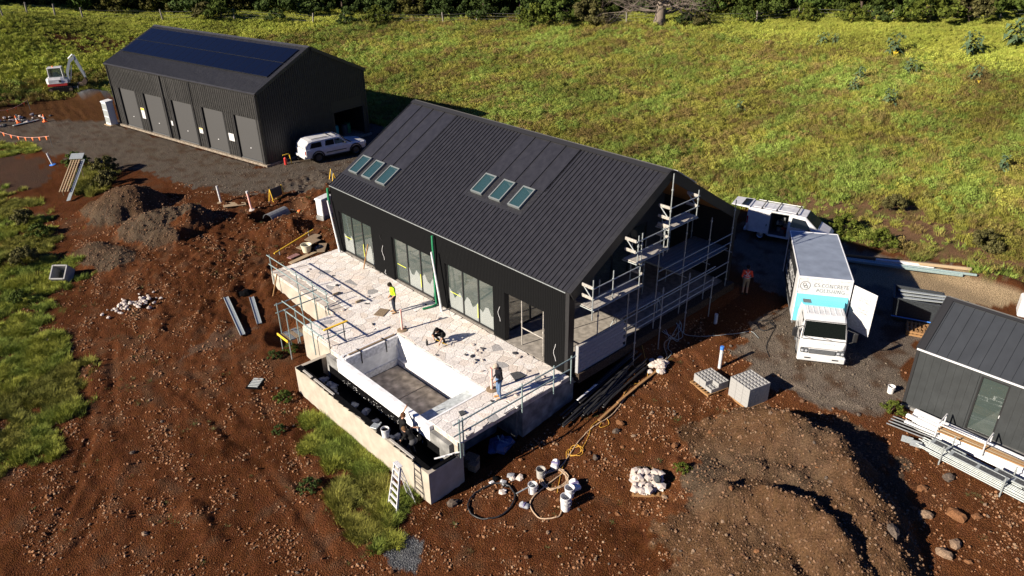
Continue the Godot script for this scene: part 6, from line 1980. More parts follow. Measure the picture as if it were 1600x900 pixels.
	mb = MB.new(); mb.cbox(Vector3.ZERO, Vector3(0.75, 0.03, 0.55), 0.006)
	solo(mb, "cutting_board", M.ply, "tan plywood board lying beside the worker in yellow", "board", "", Vector3(-2.7, 0.02, -10.3), 0.5)
	mb = MB.new(); mb.lathe(Vector3.ZERO, [Vector2(0, 0), Vector2(0.055, 0), Vector2(0.055, 0.22), Vector2(0.025, 0.27), Vector2(0.025, 0.32), Vector2(0, 0.32)], 12)
	solo(mb, "bottle", M.black, "black bottle standing beside the crouching worker", "bottle", "", Vector3(-2.95, 0.0, -6.15))
	mb = MB.new(); mb.tube(Vector3(-2.75, 0.42, -5.75), Vector3(-2.35, 0.1, -5.35), 0.015, 6)
	solo(mb, "hammer", M.yellow, "yellow handled tool held by the crouching worker", "tool")
	for q in [[-1.9, -13.7], [-1.5, -12.1]]:
		t = thing("angle_grinder", "small power tool with dark body lying on paving " + ("farther from" if q[1] < -13 else "nearer to") + " the worker in yellow", "power tool", Vector3(q[0] - 1.4, 0.0, q[1]))
		mb = MB.new(); mb.tube(Vector3(-0.2, 0.07, 0), Vector3(0.1, 0.07, 0), 0.05, 8); part(mb, "body", M.timber_pale, t)
		mb = MB.new(); mb.lathe(Vector3(0.18, 0.03, 0), [Vector2(0, 0), Vector2(0.11, 0), Vector2(0.11, 0.02), Vector2(0, 0.05)], 12); part(mb, "guard", M.grey_dark, t)
	bucket("white bucket of dark compound standing on the tan basin wall", Vector3(-7.85, -0.66, -2.62), M.white_plastic, 1.0)
	mb = MB.new(); mb.lathe(Vector3.ZERO, [Vector2(0, 0), Vector2(0.15, 0), Vector2(0.14, 0.02), Vector2(0, 0.03)], 14)
	solo(mb, "black_compound", M.membrane, "dark waterproofing compound inside the white bucket on the basin wall", "compound", "", Vector3(-7.85, -0.36, -2.62))
	t = thing("floor_trowel", "pale square plastic tray on the edge of the basin wall", "tray", Vector3(-7.8, -0.66, -3.45), 0.4)
	mb = MB.new(); mb.cbox(Vector3(0, 0.03, 0), Vector3(0.34, 0.05, 0.34), 0.015); part(mb, "tray", M.galv, t)
	mb = MB.new(); mb.cbox(Vector3(0.22, 0.03, 0.1), Vector3(0.16, 0.06, 0.08), 0.01); part(mb, "handle", M.galv, t)
	# step ladder against the basin wall
	t = thing("step_ladder", "aluminium step ladder standing open beside the tan basin wall", "ladder", Vector3(-8.75, -2.32, -0.55), fwd_yaw(1, 0.1))
	t.position.y = hf(-8.75, -0.5) - 0.02
	for z in [-0.26, 0.26]:
		mb = MB.new(); mb.hexa([Vector3(-0.42, 0, z * 1.25 - 0.02), Vector3(-0.34, 0, z * 1.25 - 0.02), Vector3(-0.34, 0, z * 1.25 + 0.02), Vector3(-0.42, 0, z * 1.25 + 0.02), Vector3(0.0, 2.05, z * 0.8 - 0.02), Vector3(0.08, 2.05, z * 0.8 - 0.02), Vector3(0.08, 2.05, z * 0.8 + 0.02), Vector3(0.0, 2.05, z * 0.8 + 0.02)])
		part(mb, "stile", M.white_plastic, t)
		mb = MB.new(); mb.tube(Vector3(0.5, 0.0, z * 1.2), Vector3(0.08, 2.0, z * 0.75), 0.02, 6)
		part(mb, "stile", M.alu, t)
	for i in 6:
		var f := 0.14 + i * 0.145
		mb = MB.new(); mb.cbox(Vector3(lerpf(-0.38, 0.04, f), 2.05 * f, 0), Vector3(0.09, 0.03, 0.5 * lerpf(1.2, 0.8, f)), 0.006)
		part(mb, "step", M.alu, t)
		mb = MB.new(); mb.tube(Vector3(lerpf(0.5, 0.08, f), 2.0 * f, -0.26 * lerpf(1.2, 0.75, f)), Vector3(lerpf(0.5, 0.08, f), 2.0 * f, 0.26 * lerpf(1.2, 0.75, f)), 0.014, 6)
		part(mb, "rear_rung", M.grey_mid, t)
	mb = MB.new(); mb.cbox(Vector3(0.05, 2.07, 0), Vector3(0.2, 0.03, 0.42), 0.008); part(mb, "top_plate", M.white_plastic, t)
	# boards and bucket at the far end of the terrace
	for q in [[-0.9, -20.9, 1.6, 0.5, 0.2], [-1.9, -19.9, 1.9, 0.35, 0.15], [-0.5, -20.0, 1.2, 0.5, 0.9], [-2.5, -19.3, 1.4, 0.2, 0.1], [-0.2, -21.6, 1.0, 0.6, 0.4]]:
		mb = MB.new(); mb.cbox(Vector3.ZERO, Vector3(q[2], 0.05, q[3]), 0.008)
		var w := solo(mb, "plywood_board", M.ply if q[2] < 1.7 else M.timber_pale, "weathered plywood board on soil beyond the far end of terrace", "board", "boards beyond the terrace end", Vector3(q[0], hf(q[0], q[1]) + 0.12, q[1]), q[4]); w.rotation.z = 0.03
	mb = MB.new(); mb.cbox(Vector3.ZERO, Vector3(0.75, 0.06, 0.4), 0.02)
	solo(mb, "pink_panel", M.dusty_pink, "dusty pink panel lying beside the cream tub", "panel", "", on(-2.2, -20.5, 0.14), 0.2)
	t = thing("tub", "cream round plastic tub at the far end of the terrace", "tub", on(-1.33, -20.4, 0.06))
	mb = MB.new(); mb.lathe(Vector3.ZERO, [Vector2(0, 0), Vector2(0.24, 0), Vector2(0.33, 0.46), Vector2(0.35, 0.46), Vector2(0.35, 0.49), Vector2(0.31, 0.49), Vector2(0.23, 0.04), Vector2(0, 0.04)], 20); part(mb, "shell", M.cream, t)
	mb = MB.new(); mb.lathe(Vector3(0, 0.3, 0), [Vector2(0, 0), Vector2(0.27, 0)], 16); part(mb, "contents", M.slab, t)
	mb = MB.new(); mb.blob(Vector3(0, 0.1, 0), Vector3(0.26, 0.12, 0.2), 8, 5, 0.2, 3)
	solo(mb, "dark_bag", M.slate, "dark blue bag slumped beside the cream tub", "bag", "", on(-0.7, -20.1, 0.08))
	t = thing("barrier_board", "long yellow barrier board propped on the soil beyond terrace", "barrier")
	mb = MB.new(); mb.tube(on(-3.0, -21.4, 0.3), on(0.2, -22.2, 0.35), 0.045, 8); part(mb, "bar", M.yellow, t)
	for q in [[-2.6, -21.5], [-0.2, -22.1]]:
		mb = MB.new(); mb.tube(on(q[0], q[1], -0.1), on(q[0], q[1], 0.33), 0.03, 6); part(mb, "leg", M.galv, t)
	# white cabinet by the far corner
	t = thing("cabinet", "white meter cabinet on a concrete foot by the far house corner", "cabinet", on(2.0, -23.6, -0.05), 0.2)
	mb = MB.new(); mb.cbox(Vector3(0, 0.15, 0), Vector3(1.1, 0.3, 0.7), 0.02); part(mb, "foot", M.concrete, t)
	mb = MB.new(); mb.cbox(Vector3(0, 0.85, 0), Vector3(1.0, 1.1, 0.6), 0.03); part(mb, "case", M.white, t)
	mb = MB.new(); mb.hexa([Vector3(-0.55, 1.4, -0.35), Vector3(0.55, 1.4, -0.35), Vector3(0.55, 1.4, 0.35), Vector3(-0.55, 1.4, 0.35), Vector3(-0.5, 1.5, -0.3), Vector3(0.5, 1.55, -0.3), Vector3(0.5, 1.55, 0.3), Vector3(-0.5, 1.5, 0.3)]); part(mb, "lid", M.white, t)
	mb = MB.new(); mb.bx(-0.505, -0.501, 0.4, 1.35, -0.25, 0.25); part(mb, "door", M.grey_pale, t)
	# barricades
	for q in [[1.2, -28.9, 0.3, "yellow framed dark barricade standing beside the trench"], [5.4, -28.2, 1.2, "yellow framed dark barricade standing at the drive near the house"]]:
		t = thing("barricade", q[3], "barricade", on(q[0], q[1], -0.03), q[2])
		for x in [-0.55, 0.55]:
			for s in [-0.22, 0.22]:
				mb = MB.new(); mb.tube(Vector3(x, 0, s), Vector3(x, 0.9, 0), 0.03, 6); part(mb, "leg", M.yellow, t)
		mb = MB.new(); mb.cbox(Vector3(0, 0.52, 0.0), Vector3(1.05, 0.7, 0.04), 0.01); part(mb, "panel", M.grey_dark, t)
		mb = MB.new(); mb.tube(Vector3(-0.65, 0.12, 0.2), Vector3(0.65, 0.12, 0.2), 0.03, 6); part(mb, "rail", M.yellow, t)
	# trench sheet and green plate compactor
	mb = MB.new()
	for i in 8:
		var a := PI * 0.9 * i / 8.0
		var b := PI * 0.9 * (i + 1) / 8.0
		mb.hexa([Vector3(-0.8, 0.55 * sin(a), 0.5 * cos(a)), Vector3(0.8, 0.6 * sin(a), 0.5 * cos(a)), Vector3(0.8, 0.6 * sin(b), 0.5 * cos(b)), Vector3(-0.8, 0.55 * sin(b), 0.5 * cos(b)), Vector3(-0.8, 0.57 * sin(a), 0.52 * cos(a)), Vector3(0.8, 0.62 * sin(a), 0.52 * cos(a)), Vector3(0.8, 0.62 * sin(b), 0.52 * cos(b)), Vector3(-0.8, 0.57 * sin(b), 0.52 * cos(b))])
	solo(mb, "curved_sheet", M.grey_mid, "curved grey metal sheet lying over the trench", "sheet", "", on(0.2, -27.2, 0.1), 0.25)
	t = thing("plate_compactor", "green and orange plate compactor beside the trench", "compactor", on(1.5, -26.5, -0.02), 0.4)
	mb = MB.new(); mb.cbox(Vector3(0, 0.06, 0), Vector3(0.7, 0.1, 0.45), 0.03); part(mb, "plate", M.grey_dark, t)
	mb = MB.new(); mb.cbox(Vector3(0.05, 0.32, 0), Vector3(0.42, 0.36, 0.36), 0.05); part(mb, "engine_cover", M.green_pale, t)
	mb = MB.new(); mb.cbox(Vector3(0.05, 0.56, 0), Vector3(0.22, 0.12, 0.2), 0.03); part(mb, "tank", M.orange, t)
	mb = MB.new(); mb.path([Vector3(-0.2, 0.3, -0.15), Vector3(-0.6, 0.9, -0.15), Vector3(-0.6, 0.9, 0.15), Vector3(-0.2, 0.3, 0.15)], 0.018, 6); part(mb, "handle", M.black, t)
	# white marker pipes, ply sheet, pallet rack, concrete pit
	post_stub("marker_pipe", "white plastic pipe with blue mark standing beside plywood sheet", "pipe", on(-2.0, -31.0), 1.25, 0.07, M.white, null, 0.05, M.ply)
	post_stub("marker_pipe", "white and red plastic pipe standing on a stone near the trench", "pipe", on(-0.9, -28.6), 1.35, 0.07, M.pink, M.white, 0.08, M.rockpale)
	post_stub("marker_pipe", "white plastic pipe with blue foot beside the bush on the drive", "pipe", on(-8.3, -47.8), 1.0, 0.07, M.white, null, 0.15, M.blueplastic)
	mb = MB.new(); mb.cbox(Vector3.ZERO, Vector3(1.5, 0.03, 0.9), 0.006)
	solo(mb, "plywood_sheet", M.timber_pale, "tan plywood sheet lying on top of the earth bank", "sheet", "", on(-1.4, -30.2, 0.1), -0.3).rotation.z = -0.05
	t = thing("timber_rack", "brown slatted timber pallets leaning on white metal sheets", "pallet", on(-8.7, -40.9, 0.9), fwd_yaw(-0.58, 0.81))
	t.rotation.z = -0.40
	t.scale = Vector3(0.72, 0.72, 0.62)
	for i in 4:
		mb = MB.new(); mb.cbox(Vector3(0.1, 0.35, -0.55 + i * 0.3), Vector3(4.8, 0.04, 0.12), 0.008); part(mb, "runner", M.timber_pale, t)
	for i in 15:
		mb = MB.new(); mb.cbox(Vector3(-2.2 + i * 0.32, 0.29, -0.1), Vector3(0.1, 0.06, 1.05), 0.008); part(mb, "slat", M.timber, t)
	for i in 2:
		mb = MB.new(); mb.cbox(Vector3(0.5, 0.12 + i * 0.05, -0.72 - i * 0.22), Vector3(6.2, 0.04, 0.22), 0.008); part(mb, "metal_sheet", M.galv, t)
	mb = MB.new(); mb.cbox(Vector3(-2.9, 0.33, -0.1), Vector3(0.9, 0.06, 1.5), 0.01); part(mb, "metal_sheet", M.galv, t)
	for x in [-2.0, 1.9]:
		mb = MB.new(); mb.cbox(Vector3(x, 0.1, -0.1), Vector3(0.12, 0.3, 1.1), 0.02)
		for zz in [-0.55, 0.35]: mb.tube(Vector3(x, 0.1, zz), Vector3(x + (0.9 if x < 0 else 0.2), -2.2 if x < 0 else -0.5, zz), 0.05, 6)
		part(mb, "bearer", M.ply, t)
	t = thing("concrete_pit", "square precast concrete pit lying on its side in the grass", "pit", on(-13.1, -28.2, 0.3), 0.8)
	t.rotation.z = 0.75
	for q in [[0.0, 0.42, 0.9, 0.09], [0.0, -0.42, 0.9, 0.09]]:
		mb = MB.new(); mb.cbox(Vector3(q[0], 0, q[1]), Vector3(q[2], 0.8, q[3]), 0.015); part(mb, "wall", M.block_pale, t)
	for x in [-0.42, 0.42]:
		mb = MB.new(); mb.cbox(Vector3(x, 0.0, 0), Vector3(0.09, 0.8, 0.75), 0.015); part(mb, "wall", M.block_pale, t)
	mb = MB.new(); mb.cbox(Vector3(0, -0.38, 0), Vector3(0.75, 0.06, 0.75), 0.01); part(mb, "floor", M.grey_mid, t)
	# steel beams on the soil left of the terrace
	for q in [[-7.08, -19.5, -7.95, -15.7, "grey steel channel lying on the soil, the longer one"], [-5.95, -18.7, -6.85, -16.0, "grey steel channel lying on the soil near the terrace rail"]]:
		var a := Vector2(q[0], q[1])
		var b := Vector2(q[2], q[3])
		t = thing("steel_channel", q[4], "steel beam", on((a.x + b.x) * 0.5, (a.y + b.y) * 0.5, 0.16), fwd_yaw(b.x - a.x, b.y - a.y))
		t.rotation.z = (hf(b.x, b.y) - hf(a.x, a.y)) / a.distance_to(b)
		var l := a.distance_to(b)
		mb = MB.new(); mb.bx(-l * 0.5, l * 0.5, 0.0, 0.02, -0.11, 0.11); part(mb, "web", M.galv, t)
		for s in [-0.12, 0.12]:
			mb = MB.new(); mb.bx(-l * 0.5, l * 0.5, -0.06, 0.06, s - 0.011, s + 0.011); part(mb, "flange", M.galv, t)
	mb = MB.new(); mb.blob(Vector3(0, 0.12, 0), Vector3(0.4, 0.16, 0.3), 9, 6, 0.3, 4)
	solo(mb, "black_rag", M.membrane, "crumpled black plastic lying near the two steel channels", "plastic", "", on(-6.0, -19.3, 0.02))
	t = thing("drain_grate", "grey slotted drain grate with black plastic on the red soil", "grate", on(-9.2, -11.9, 0.1), 0.7)
	for i in 6:
		mb = MB.new(); mb.cbox(Vector3(-0.32 + i * 0.13, 0, 0), Vector3(0.07, 0.05, 0.5), 0.008); part(mb, "slat", M.galv, t)
	mb = MB.new(); mb.cbox(Vector3(0, -0.04, 0), Vector3(0.95, 0.04, 0.7), 0.01); part(mb, "backing", M.membrane, t)
	# pile of pale stones on the soil
	for i in 60:
		var x := -11.1 + rng.randfn(0, 0.6)
		var z := -22.4 + (x + 11.1) * 0.1 + rng.randfn(0, 0.3)
		mb = MB.new(); var s := rng.randf_range(0.06, 0.15); mb.blob(Vector3.ZERO, Vector3(s, s * 0.6, s * 0.8), 6, 4, 0.28, i)
		solo(mb, "pale_stone", M.rockpale, "pale pink building stone in the loose pile on red soil", "stone", "pale stones in the loose pile", on(x, z, s * 0.3 + rng.randf() * 0.08), rng.randf() * 6.0)
	# cones, bunting, rubble
	cone("orange traffic cone standing upright at the drive edge", on(-5.1, -62.8), 0.0)
	cone("orange traffic cone leaning on a plank among rubble", on(-7.1, -63.7, 0.02), 0.18)
	mb = MB.new(); mb.cbox(Vector3.ZERO, Vector3(2.4, 0.06, 0.25), 0.01)
	solo(mb, "plank", M.galv, "grey plank lying on rubble under the leaning cone", "plank", "", on(-6.6, -63.2, 0.08), 0.3)
	for i in 40:
		var x := -6.6 + rng.randfn(0, 1.1)
		var z := -64.4 + rng.randfn(0, 0.55)
		mb = MB.new(); var s := rng.randf_range(0.1, 0.25); mb.blob(Vector3.ZERO, Vector3(s, s * 0.6, s * 0.8), 6, 4, 0.3, i + 200)
		solo(mb, "rubble_stone", M.slate if i % 2 else M.rockpale, ("dark grey" if i % 2 else "pale") + " rubble stone heaped beside the cones", "stone", "rubble beside the cones", on(x, z, s * 0.3), rng.randf() * 6.0)
	for q in [[[-9.3, -65.6], [-5.3, -66.7], 5, "orange flag bunting strung between pegs near the leaning cone"], [[-10.2, -60.8], [-7.0, -52.8], 9, "orange flag bunting strung along the drive beside the bush"]]:
		t = thing("flag_bunting", q[3], "bunting")
		var a := on(q[0][0], q[0][1], 0.95)
		var b := on(q[1][0], q[1][1], 0.95)
		for p in [a, b]:
			mb = MB.new(); mb.tube(p + Vector3(0, -1.1, 0), p + Vector3(0, 0.05, 0), 0.02, 6); part(mb, "peg", M.grey_dark, t)
		var pts := []
		for i in 13: pts.append(a.lerp(b, i / 12.0) - Vector3(0, 0.5 * sin(PI * i / 12.0), 0))
		mb = MB.new(); mb.path(pts, 0.011, 5); part(mb, "cord", M.pink, t)
		for i in int(q[2]):
			var p: Vector3 = a.lerp(b, (i + 0.5) / q[2]) - Vector3(0, 0.5 * sin(PI * (i + 0.5) / q[2]), 0)
			var d := (b - a).normalized() * 0.1
			mb = MB.new(); mb.hexa([p - d, p + d, p + d + Vector3(0.006, 0, 0.006), p - d + Vector3(0.006, 0, 0.006), p + Vector3(0, -0.24, 0) - d * 0.1, p + Vector3(0, -0.24, 0) + d * 0.1, p + Vector3(0.006, -0.32, 0.006) + d * 0.1, p + Vector3(0.006, -0.32, 0.006) - d * 0.1]); part(mb, "flag", M.orange, t)
	# by the long shed: water tank box, teal pipes, extinguisher stand
	t = thing("switch_cabinet", "tall pale grey cabinet standing at the far corner of shed", "cabinet", on(-1.0, -56.4, -0.03), 0.176)
	t.scale = Vector3.ONE * 0.85
	mb = MB.new(); mb.cbox(Vector3(0, 1.25, 0), Vector3(0.8, 2.5, 1.0), 0.03); part(mb, "case", M.grey_pale, t)
	mb = MB.new(); mb.hexa([Vector3(-0.45, 2.5, -0.55), Vector3(0.45, 2.5, -0.55), Vector3(0.45, 2.5, 0.55), Vector3(-0.45, 2.5, 0.55), Vector3(-0.4, 2.6, -0.5), Vector3(0.45, 2.68, -0.5), Vector3(0.45, 2.68, 0.5), Vector3(-0.4, 2.6, 0.5)]); part(mb, "lid", M.white, t)
	mb = MB.new(); mb.bx(-0.55, 0.6, 0.02, 0.1, -0.7, 0.7); part(mb, "timber_base", M.timber_pale, t)
	for i in 3:
		mb = MB.new(); mb.bx(-0.408, -0.402, 0.3 + i * 0.72, 0.92 + i * 0.72, -0.45, 0.45); part(mb, "panel", M.galv, t)
	t = thing("pipe_rack", "turquoise pipes standing upright behind the far end of shed", "pipes", on(0.4, -58.4))
	for i in 3:
		mb = MB.new(); mb.tube(Vector3(i * 0.16, 0, 0), Vector3(i * 0.16 - 0.1, 3.6, 0.1), 0.05, 8); part(mb, "pipe", M.teal, t)
	t = thing("extinguisher_stand", "red extinguisher beside a bent yellow rail at shed corner", "extinguisher", on(4.7, -33.7))
	mb = MB.new(); mb.lathe(Vector3(-0.15, 0, 0), [Vector2(0, 0), Vector2(0.11, 0), Vector2(0.11, 0.5), Vector2(0.05, 0.58), Vector2(0, 0.6)], 12); part(mb, "cylinder", M.red, t)
	mb = MB.new(); mb.path([Vector3(0.3, 0, 0.1), Vector3(0.25, 0.75, 0), Vector3(0.1, 0.8, 0), Vector3(-0.3, 0.78, 0)], 0.03, 6); part(mb, "rail", M.yellow, t)
	# ---- right of the house
	post_stub("pipe_stub", "white plastic pipe stub standing in house shadow by the gable", "pipe", on(9.7, 1.65), 0.55, 0.09, M.white)
	post_stub("pipe_stub", "white plastic pipe stub with blue tie beside the concrete blocks", "pipe", on(6.6, 3.9), 1.15, 0.08, M.white, M.blueplastic)
	make_block_pallets()
	# stone on pallet
	t = thing("stone_pallet", "timber pallet of pale pink paving stones on the red soil", "pallet", on(-1.55, 5.95, -0.02), fwd_yaw(0.66, 0.75))
	t.position.y = lowest(-1.55, 5.95, 0.5) + 0.04
	pallet(t, 1.25, 1.15, M.timber)
	for i in 46:
		mb = MB.new(); var s := rng.randf_range(0.12, 0.2)
		mb.blob(Vector3.ZERO, Vector3(s * 1.15, 0.075, s * 1.05), 5, 3, 0.32, i + 400)
		var o := part(mb, "stone", M.rockpale, t); var lv := i / 18
		o.position = Vector3(-0.48 + (i % 18 % 5) * 0.24 + rng.randf_range(-0.05, 0.05), 0.17 + lv * 0.12, -0.42 + (i % 18 / 5) * 0.28 + rng.randf_range(-0.05, 0.05)); o.rotation = Vector3(rng.randf_range(-0.3, 0.3), rng.randf() * 6, rng.randf_range(-0.3, 0.3))
	mb = MB.new(); mb.blob(Vector3.ZERO, Vector3(0.17, 0.15, 0.16), 9, 6, 0.12, 9)
	solo(mb, "grey_rock", M.slate, "round grey rock resting on the pallet of pink stones", "rock", "", t.position + Vector3(0.15, 0.56, 0.35))
	# sack of stones by the black pipes
	for i in 26:
		var x := 4.7 + rng.randfn(0, 0.28)
		var z := 1.75 + rng.randfn(0, 0.24)
		mb = MB.new(); var s := rng.randf_range(0.09, 0.2); mb.blob(Vector3.ZERO, Vector3(s, s * 0.7, s), 6, 4, 0.25, i + 500)
		solo(mb, "pale_stone", M.rockpale, "pale stone in the small heap at the end of the black pipes", "stone", "pale stones beside the black pipes", Vector3(x, hf(x, z) + s * 0.35 + maxf(0.0, 0.3 - Vector2(x - 4.7, z - 1.75).length() * 0.6), z), rng.randf() * 6.0)
	# buckets and sacks
	bucket("grey streaked bucket standing between basin and hose coil", on(-4.0, 2.5, -0.02), M.bucket_grey, 1.12)
	bucket("white bucket with a grey tool laid across it", on(-4.78, 2.82, -0.02), M.white_plastic, 1.1)
	bucket("white bucket standing beside the purple printed sack", on(-3.95, 4.02, -0.02), M.white_plastic, 1.15)
	bucket("white bucket stacked on another, standing beside the beige hose end", on(-4.5, 4.32, -0.02), M.white_plastic, 1.2)
	t = bucket("white bucket set inside the bucket beside the hose end", on(-4.5, 4.32, 0.16), M.white_plastic, 1.2)
	bucket("white bucket standing alone on the gravel near the cabin", on(9.95, 10.4, -0.02), M.white_plastic, 0.9)
	mb = MB.new(); mb.tube(Vector3.ZERO, Vector3(-0.8, -0.12, -0.2), 0.03, 6)
	solo(mb, "trowel_pole", M.galv, "grey tool handle lying across a white bucket", "tool", "", on(-4.72, 2.86, 0.43))
	sack("white and purple printed sack lying above the hose coil", on(-3.22, 2.55), 0.5, M.white_plastic, M.purple)
	sack("white and purple printed sack beside the two buckets", on(-3.5, 3.9), 1.2, M.white_plastic, M.purple, 1.1)
	sack("small printed sack slumped beside the black hose ring", on(-5.5, 3.1), 2.0, M.scrap, M.purple, 0.8)
	# hoses
	hose("beige hose coiled between the white buckets", "hose", "hose", loop_pts(Vector2(-3.75, 3.05), 0.55, 3.0, 3, 0.2) + [Vector2(-4.6, 3.0), Vector2(-5.3, 3.2), Vector2(-5.5, 3.9), Vector2(-5.0, 4.4), Vector2(-4.55, 4.2)], 0.028, M.hose)
	hose("beige hose running along the black pipes up to the stone heap", "hose", "hose", [Vector2(-3.3, 2.8), Vector2(-2.2, 2.5), Vector2(-0.9, 2.2), Vector2(0.6, 2.3), Vector2(2.2, 2.0), Vector2(4.2, 1.9), Vector2(5.6, 1.6), Vector2(6.2, 1.0), Vector2(7.2, 0.9)], 0.026, M.hose)
	hose("black hose lying in a single ring near the basin corner", "hose", "hose", loop_pts(Vector2(-6.2, 1.95), 0.95, 1.05, 6, 0.05), 0.035, M.pipe_black, 0.03)
	hose("orange yellow hose tangled in loops on the soil", "hose", "hose", [Vector2(-4.2, 3.6), Vector2(-3.2, 2.9), Vector2(-2.6, 2.6), Vector2(-2.2, 2.3)] + loop_pts(Vector2(-2.0, 2.6), 0.3, 2.2, 8, 0.3) + [Vector2(-1.0, 2.4), Vector2(-0.4, 2.1), Vector2(0.3, 2.2), Vector2(0.1, 2.6), Vector2(-0.3, 2.4), Vector2(1.0, 2.0)], 0.014, M.hose_yellow)
	hose("yellow cord laid beside the black pipes and stones", "hose", "cord", [Vector2(1.2, 2.2), Vector2(2.6, 1.7), Vector2(3.6, 1.9), Vector2(4.3, 1.4), Vector2(4.9, 0.6)], 0.014, M.hose_yellow)
	hose("pale wire looped on the soil in front of the gable", "hose", "wire", [Vector2(5.2, 1.7), Vector2(6.0, 1.6), Vector2(6.4, 1.1)] + loop_pts(Vector2(7.3, 0.6), 0.6, 3.1, 12, 0.35) + [Vector2(8.2, 1.9), Vector2(9.6, 3.0), Vector2(10.2, 3.4), Vector2(9.9, 4.0)], 0.016, M.galv)
	hose("thin dark cable looped on the gravel beside the truck", "hose", "cable", loop_pts(Vector2(11.2, 3.6), 0.5, 2.2, 15, 0.3) + [Vector2(9.6, 4.6), Vector2(8.8, 5.2)], 0.014, M.black)
	# bundle of black pipes and one bright tube
	for i in 22:
		var off := rng.randf_range(-0.55, 0.6)
		var a := Vector2(-0.9 + rng.randf_range(-0.6, 1.6) + off * 0.3, 1.25 + off)
		var b := Vector2(3.2 + rng.randf_range(-0.9, 1.4) + off * 0.3, 0.95 + off * 0.8 + rng.randf_range(-0.2, 0.2))
		mb = MB.new()
		if i % 3: mb.cbox(Vector3.ZERO, Vector3(a.distance_to(b), 0.06, 0.1), 0.012)
		else: mb.tube(Vector3(-a.distance_to(b) * 0.5, 0, 0), Vector3(a.distance_to(b) * 0.5, 0, 0), 0.05, 8)
		var ya := hf(a.x, a.y)
		var yb := hf(b.x, b.y)
		var o := solo(mb, "black_pipe", M.pipe_black, "black plastic section in the long heap beside the concrete wall", "pipe", "black pipes beside the terrace wall", Vector3((a.x + b.x) * 0.5, (ya + yb) * 0.5 + 0.14 + 0.025 * (i % 7), (a.y + b.y) * 0.5), fwd_yaw(b.x - a.x, b.y - a.y))
		o.rotation.z = atan2(yb - ya, a.distance_to(b))
	mb = MB.new(); mb.cbox(Vector3.ZERO, Vector3(3.0, 0.04, 0.09), 0.01)
	solo(mb, "white_strip", M.alu, "bright metal strip lying on the black pipes", "strip", "", on(1.4, 0.75, 0.42), fwd_yaw(3.0, -0.35)).rotation.z = 0.03
	for i in 3:
		mb = MB.new(); mb.cbox(Vector3.ZERO, Vector3(2.6 - i * 0.4, 0.06, 0.12), 0.01)
		solo(mb, "timber_batten", M.timber, "brown timber batten lying on soil beside the black pipes", "batten", "battens beside the black pipes", on(1.2 + i * 1.2, 2.05 - i * 0.05, 0.12), fwd_yaw(3.0, -0.3 + i * 0.1)).rotation.z = 0.05
	# store under the terrace corner
	for q in [[-5.3, -0.3, 0.5, "cardboard box standing in the shade under the terrace"], [-5.5, 0.1, 0.35, "smaller cardboard box in front of another under the terrace"]]:
		mb = MB.new(); mb.cbox(Vector3(0, q[2] * 0.5, 0), Vector3(q[2], q[2], q[2] * 1.1), 0.01)
		solo(mb, "cardboard_box", M.ply, q[3], "box", "", on(q[0], q[1], -0.02), 0.3)
	mb = MB.new(); mb.blob(Vector3(0, 0.25, 0), Vector3(0.6, 0.3, 0.45), 10, 6, 0.22, 77)
	solo(mb, "tarpaulin", M.blue, "crumpled blue tarpaulin in the shade under the terrace", "tarpaulin", "", on(-4.0, 0.1, 0.0))
	for i in 12:
		mb = MB.new(); var s := rng.randf_range(0.08, 0.18); mb.blob(Vector3.ZERO, Vector3(s, s * 0.6, s), 6, 4, 0.3, i + 700)
		var x := rng.randf_range(-5.7, -4.6)
		var z := rng.randf_range(1.2, 2.0)
		solo(mb, "debris", [M.white_plastic, M.scrap, M.membrane, M.rockpale][i % 4], ["white plastic", "grey plastic", "black plastic", "pale stone"][i % 4] + " scrap in the litter outside the terrace store", "scrap", "litter outside the store", on(x, z, s * 0.2), rng.randf() * 6.0)
	# ---- far right: skip, pallets, long tubes, scaffold stacks
	t = thing("skip_bin", "dark metal skip bin holding grey boards behind the cabin", "skip", on(17.1, 8.6, 0.0), fwd_yaw(0.36, 0.93))
	t.position.y = -0.62
	for sg in [-1.0, 1.0]:
		mb = MB.new(); mb.hexa([Vector3(-0.95, 0.1, sg * 0.6), Vector3(0.95, 0.1, sg * 0.6), Vector3(0.95, 0.1, sg * 0.64), Vector3(-0.95, 0.1, sg * 0.64), Vector3(-1.1, 1.3, sg * 0.72), Vector3(1.1, 1.3, sg * 0.72), Vector3(1.1, 1.3, sg * 0.76), Vector3(-1.1, 1.3, sg * 0.76)]); part(mb, "side", M.skip, t)
		mb = MB.new(); mb.hexa([Vector3(sg * 0.95, 0.1, -0.6), Vector3(sg * 0.99, 0.1, -0.6), Vector3(sg * 0.99, 0.1, 0.6), Vector3(sg * 0.95, 0.1, 0.6), Vector3(sg * 1.1, 1.3, -0.72), Vector3(sg * 1.14, 1.3, -0.72), Vector3(sg * 1.14, 1.3, 0.72), Vector3(sg * 1.1, 1.3, 0.72)]); part(mb, "end", M.skip, t)
		mb = MB.new(); mb.cbox(Vector3(0, 1.33, sg * 0.75), Vector3(2.34, 0.08, 0.1), 0.01); part(mb, "rim", M.skip, t)
		mb = MB.new(); mb.cbox(Vector3(sg * 1.13, 1.332, 0), Vector3(0.1, 0.08, 1.4), 0.01); part(mb, "rim", M.skip, t)
	mb = MB.new(); mb.bx(-0.97, 0.97, 0.06, 0.12, -0.6, 0.6); part(mb, "floor", M.skip, t)
	mb = MB.new(); mb.bx(-1.0, 1.0, 0.2, 1.1, -0.66, 0.66); part(mb, "rubbish_fill", M.slate, t)
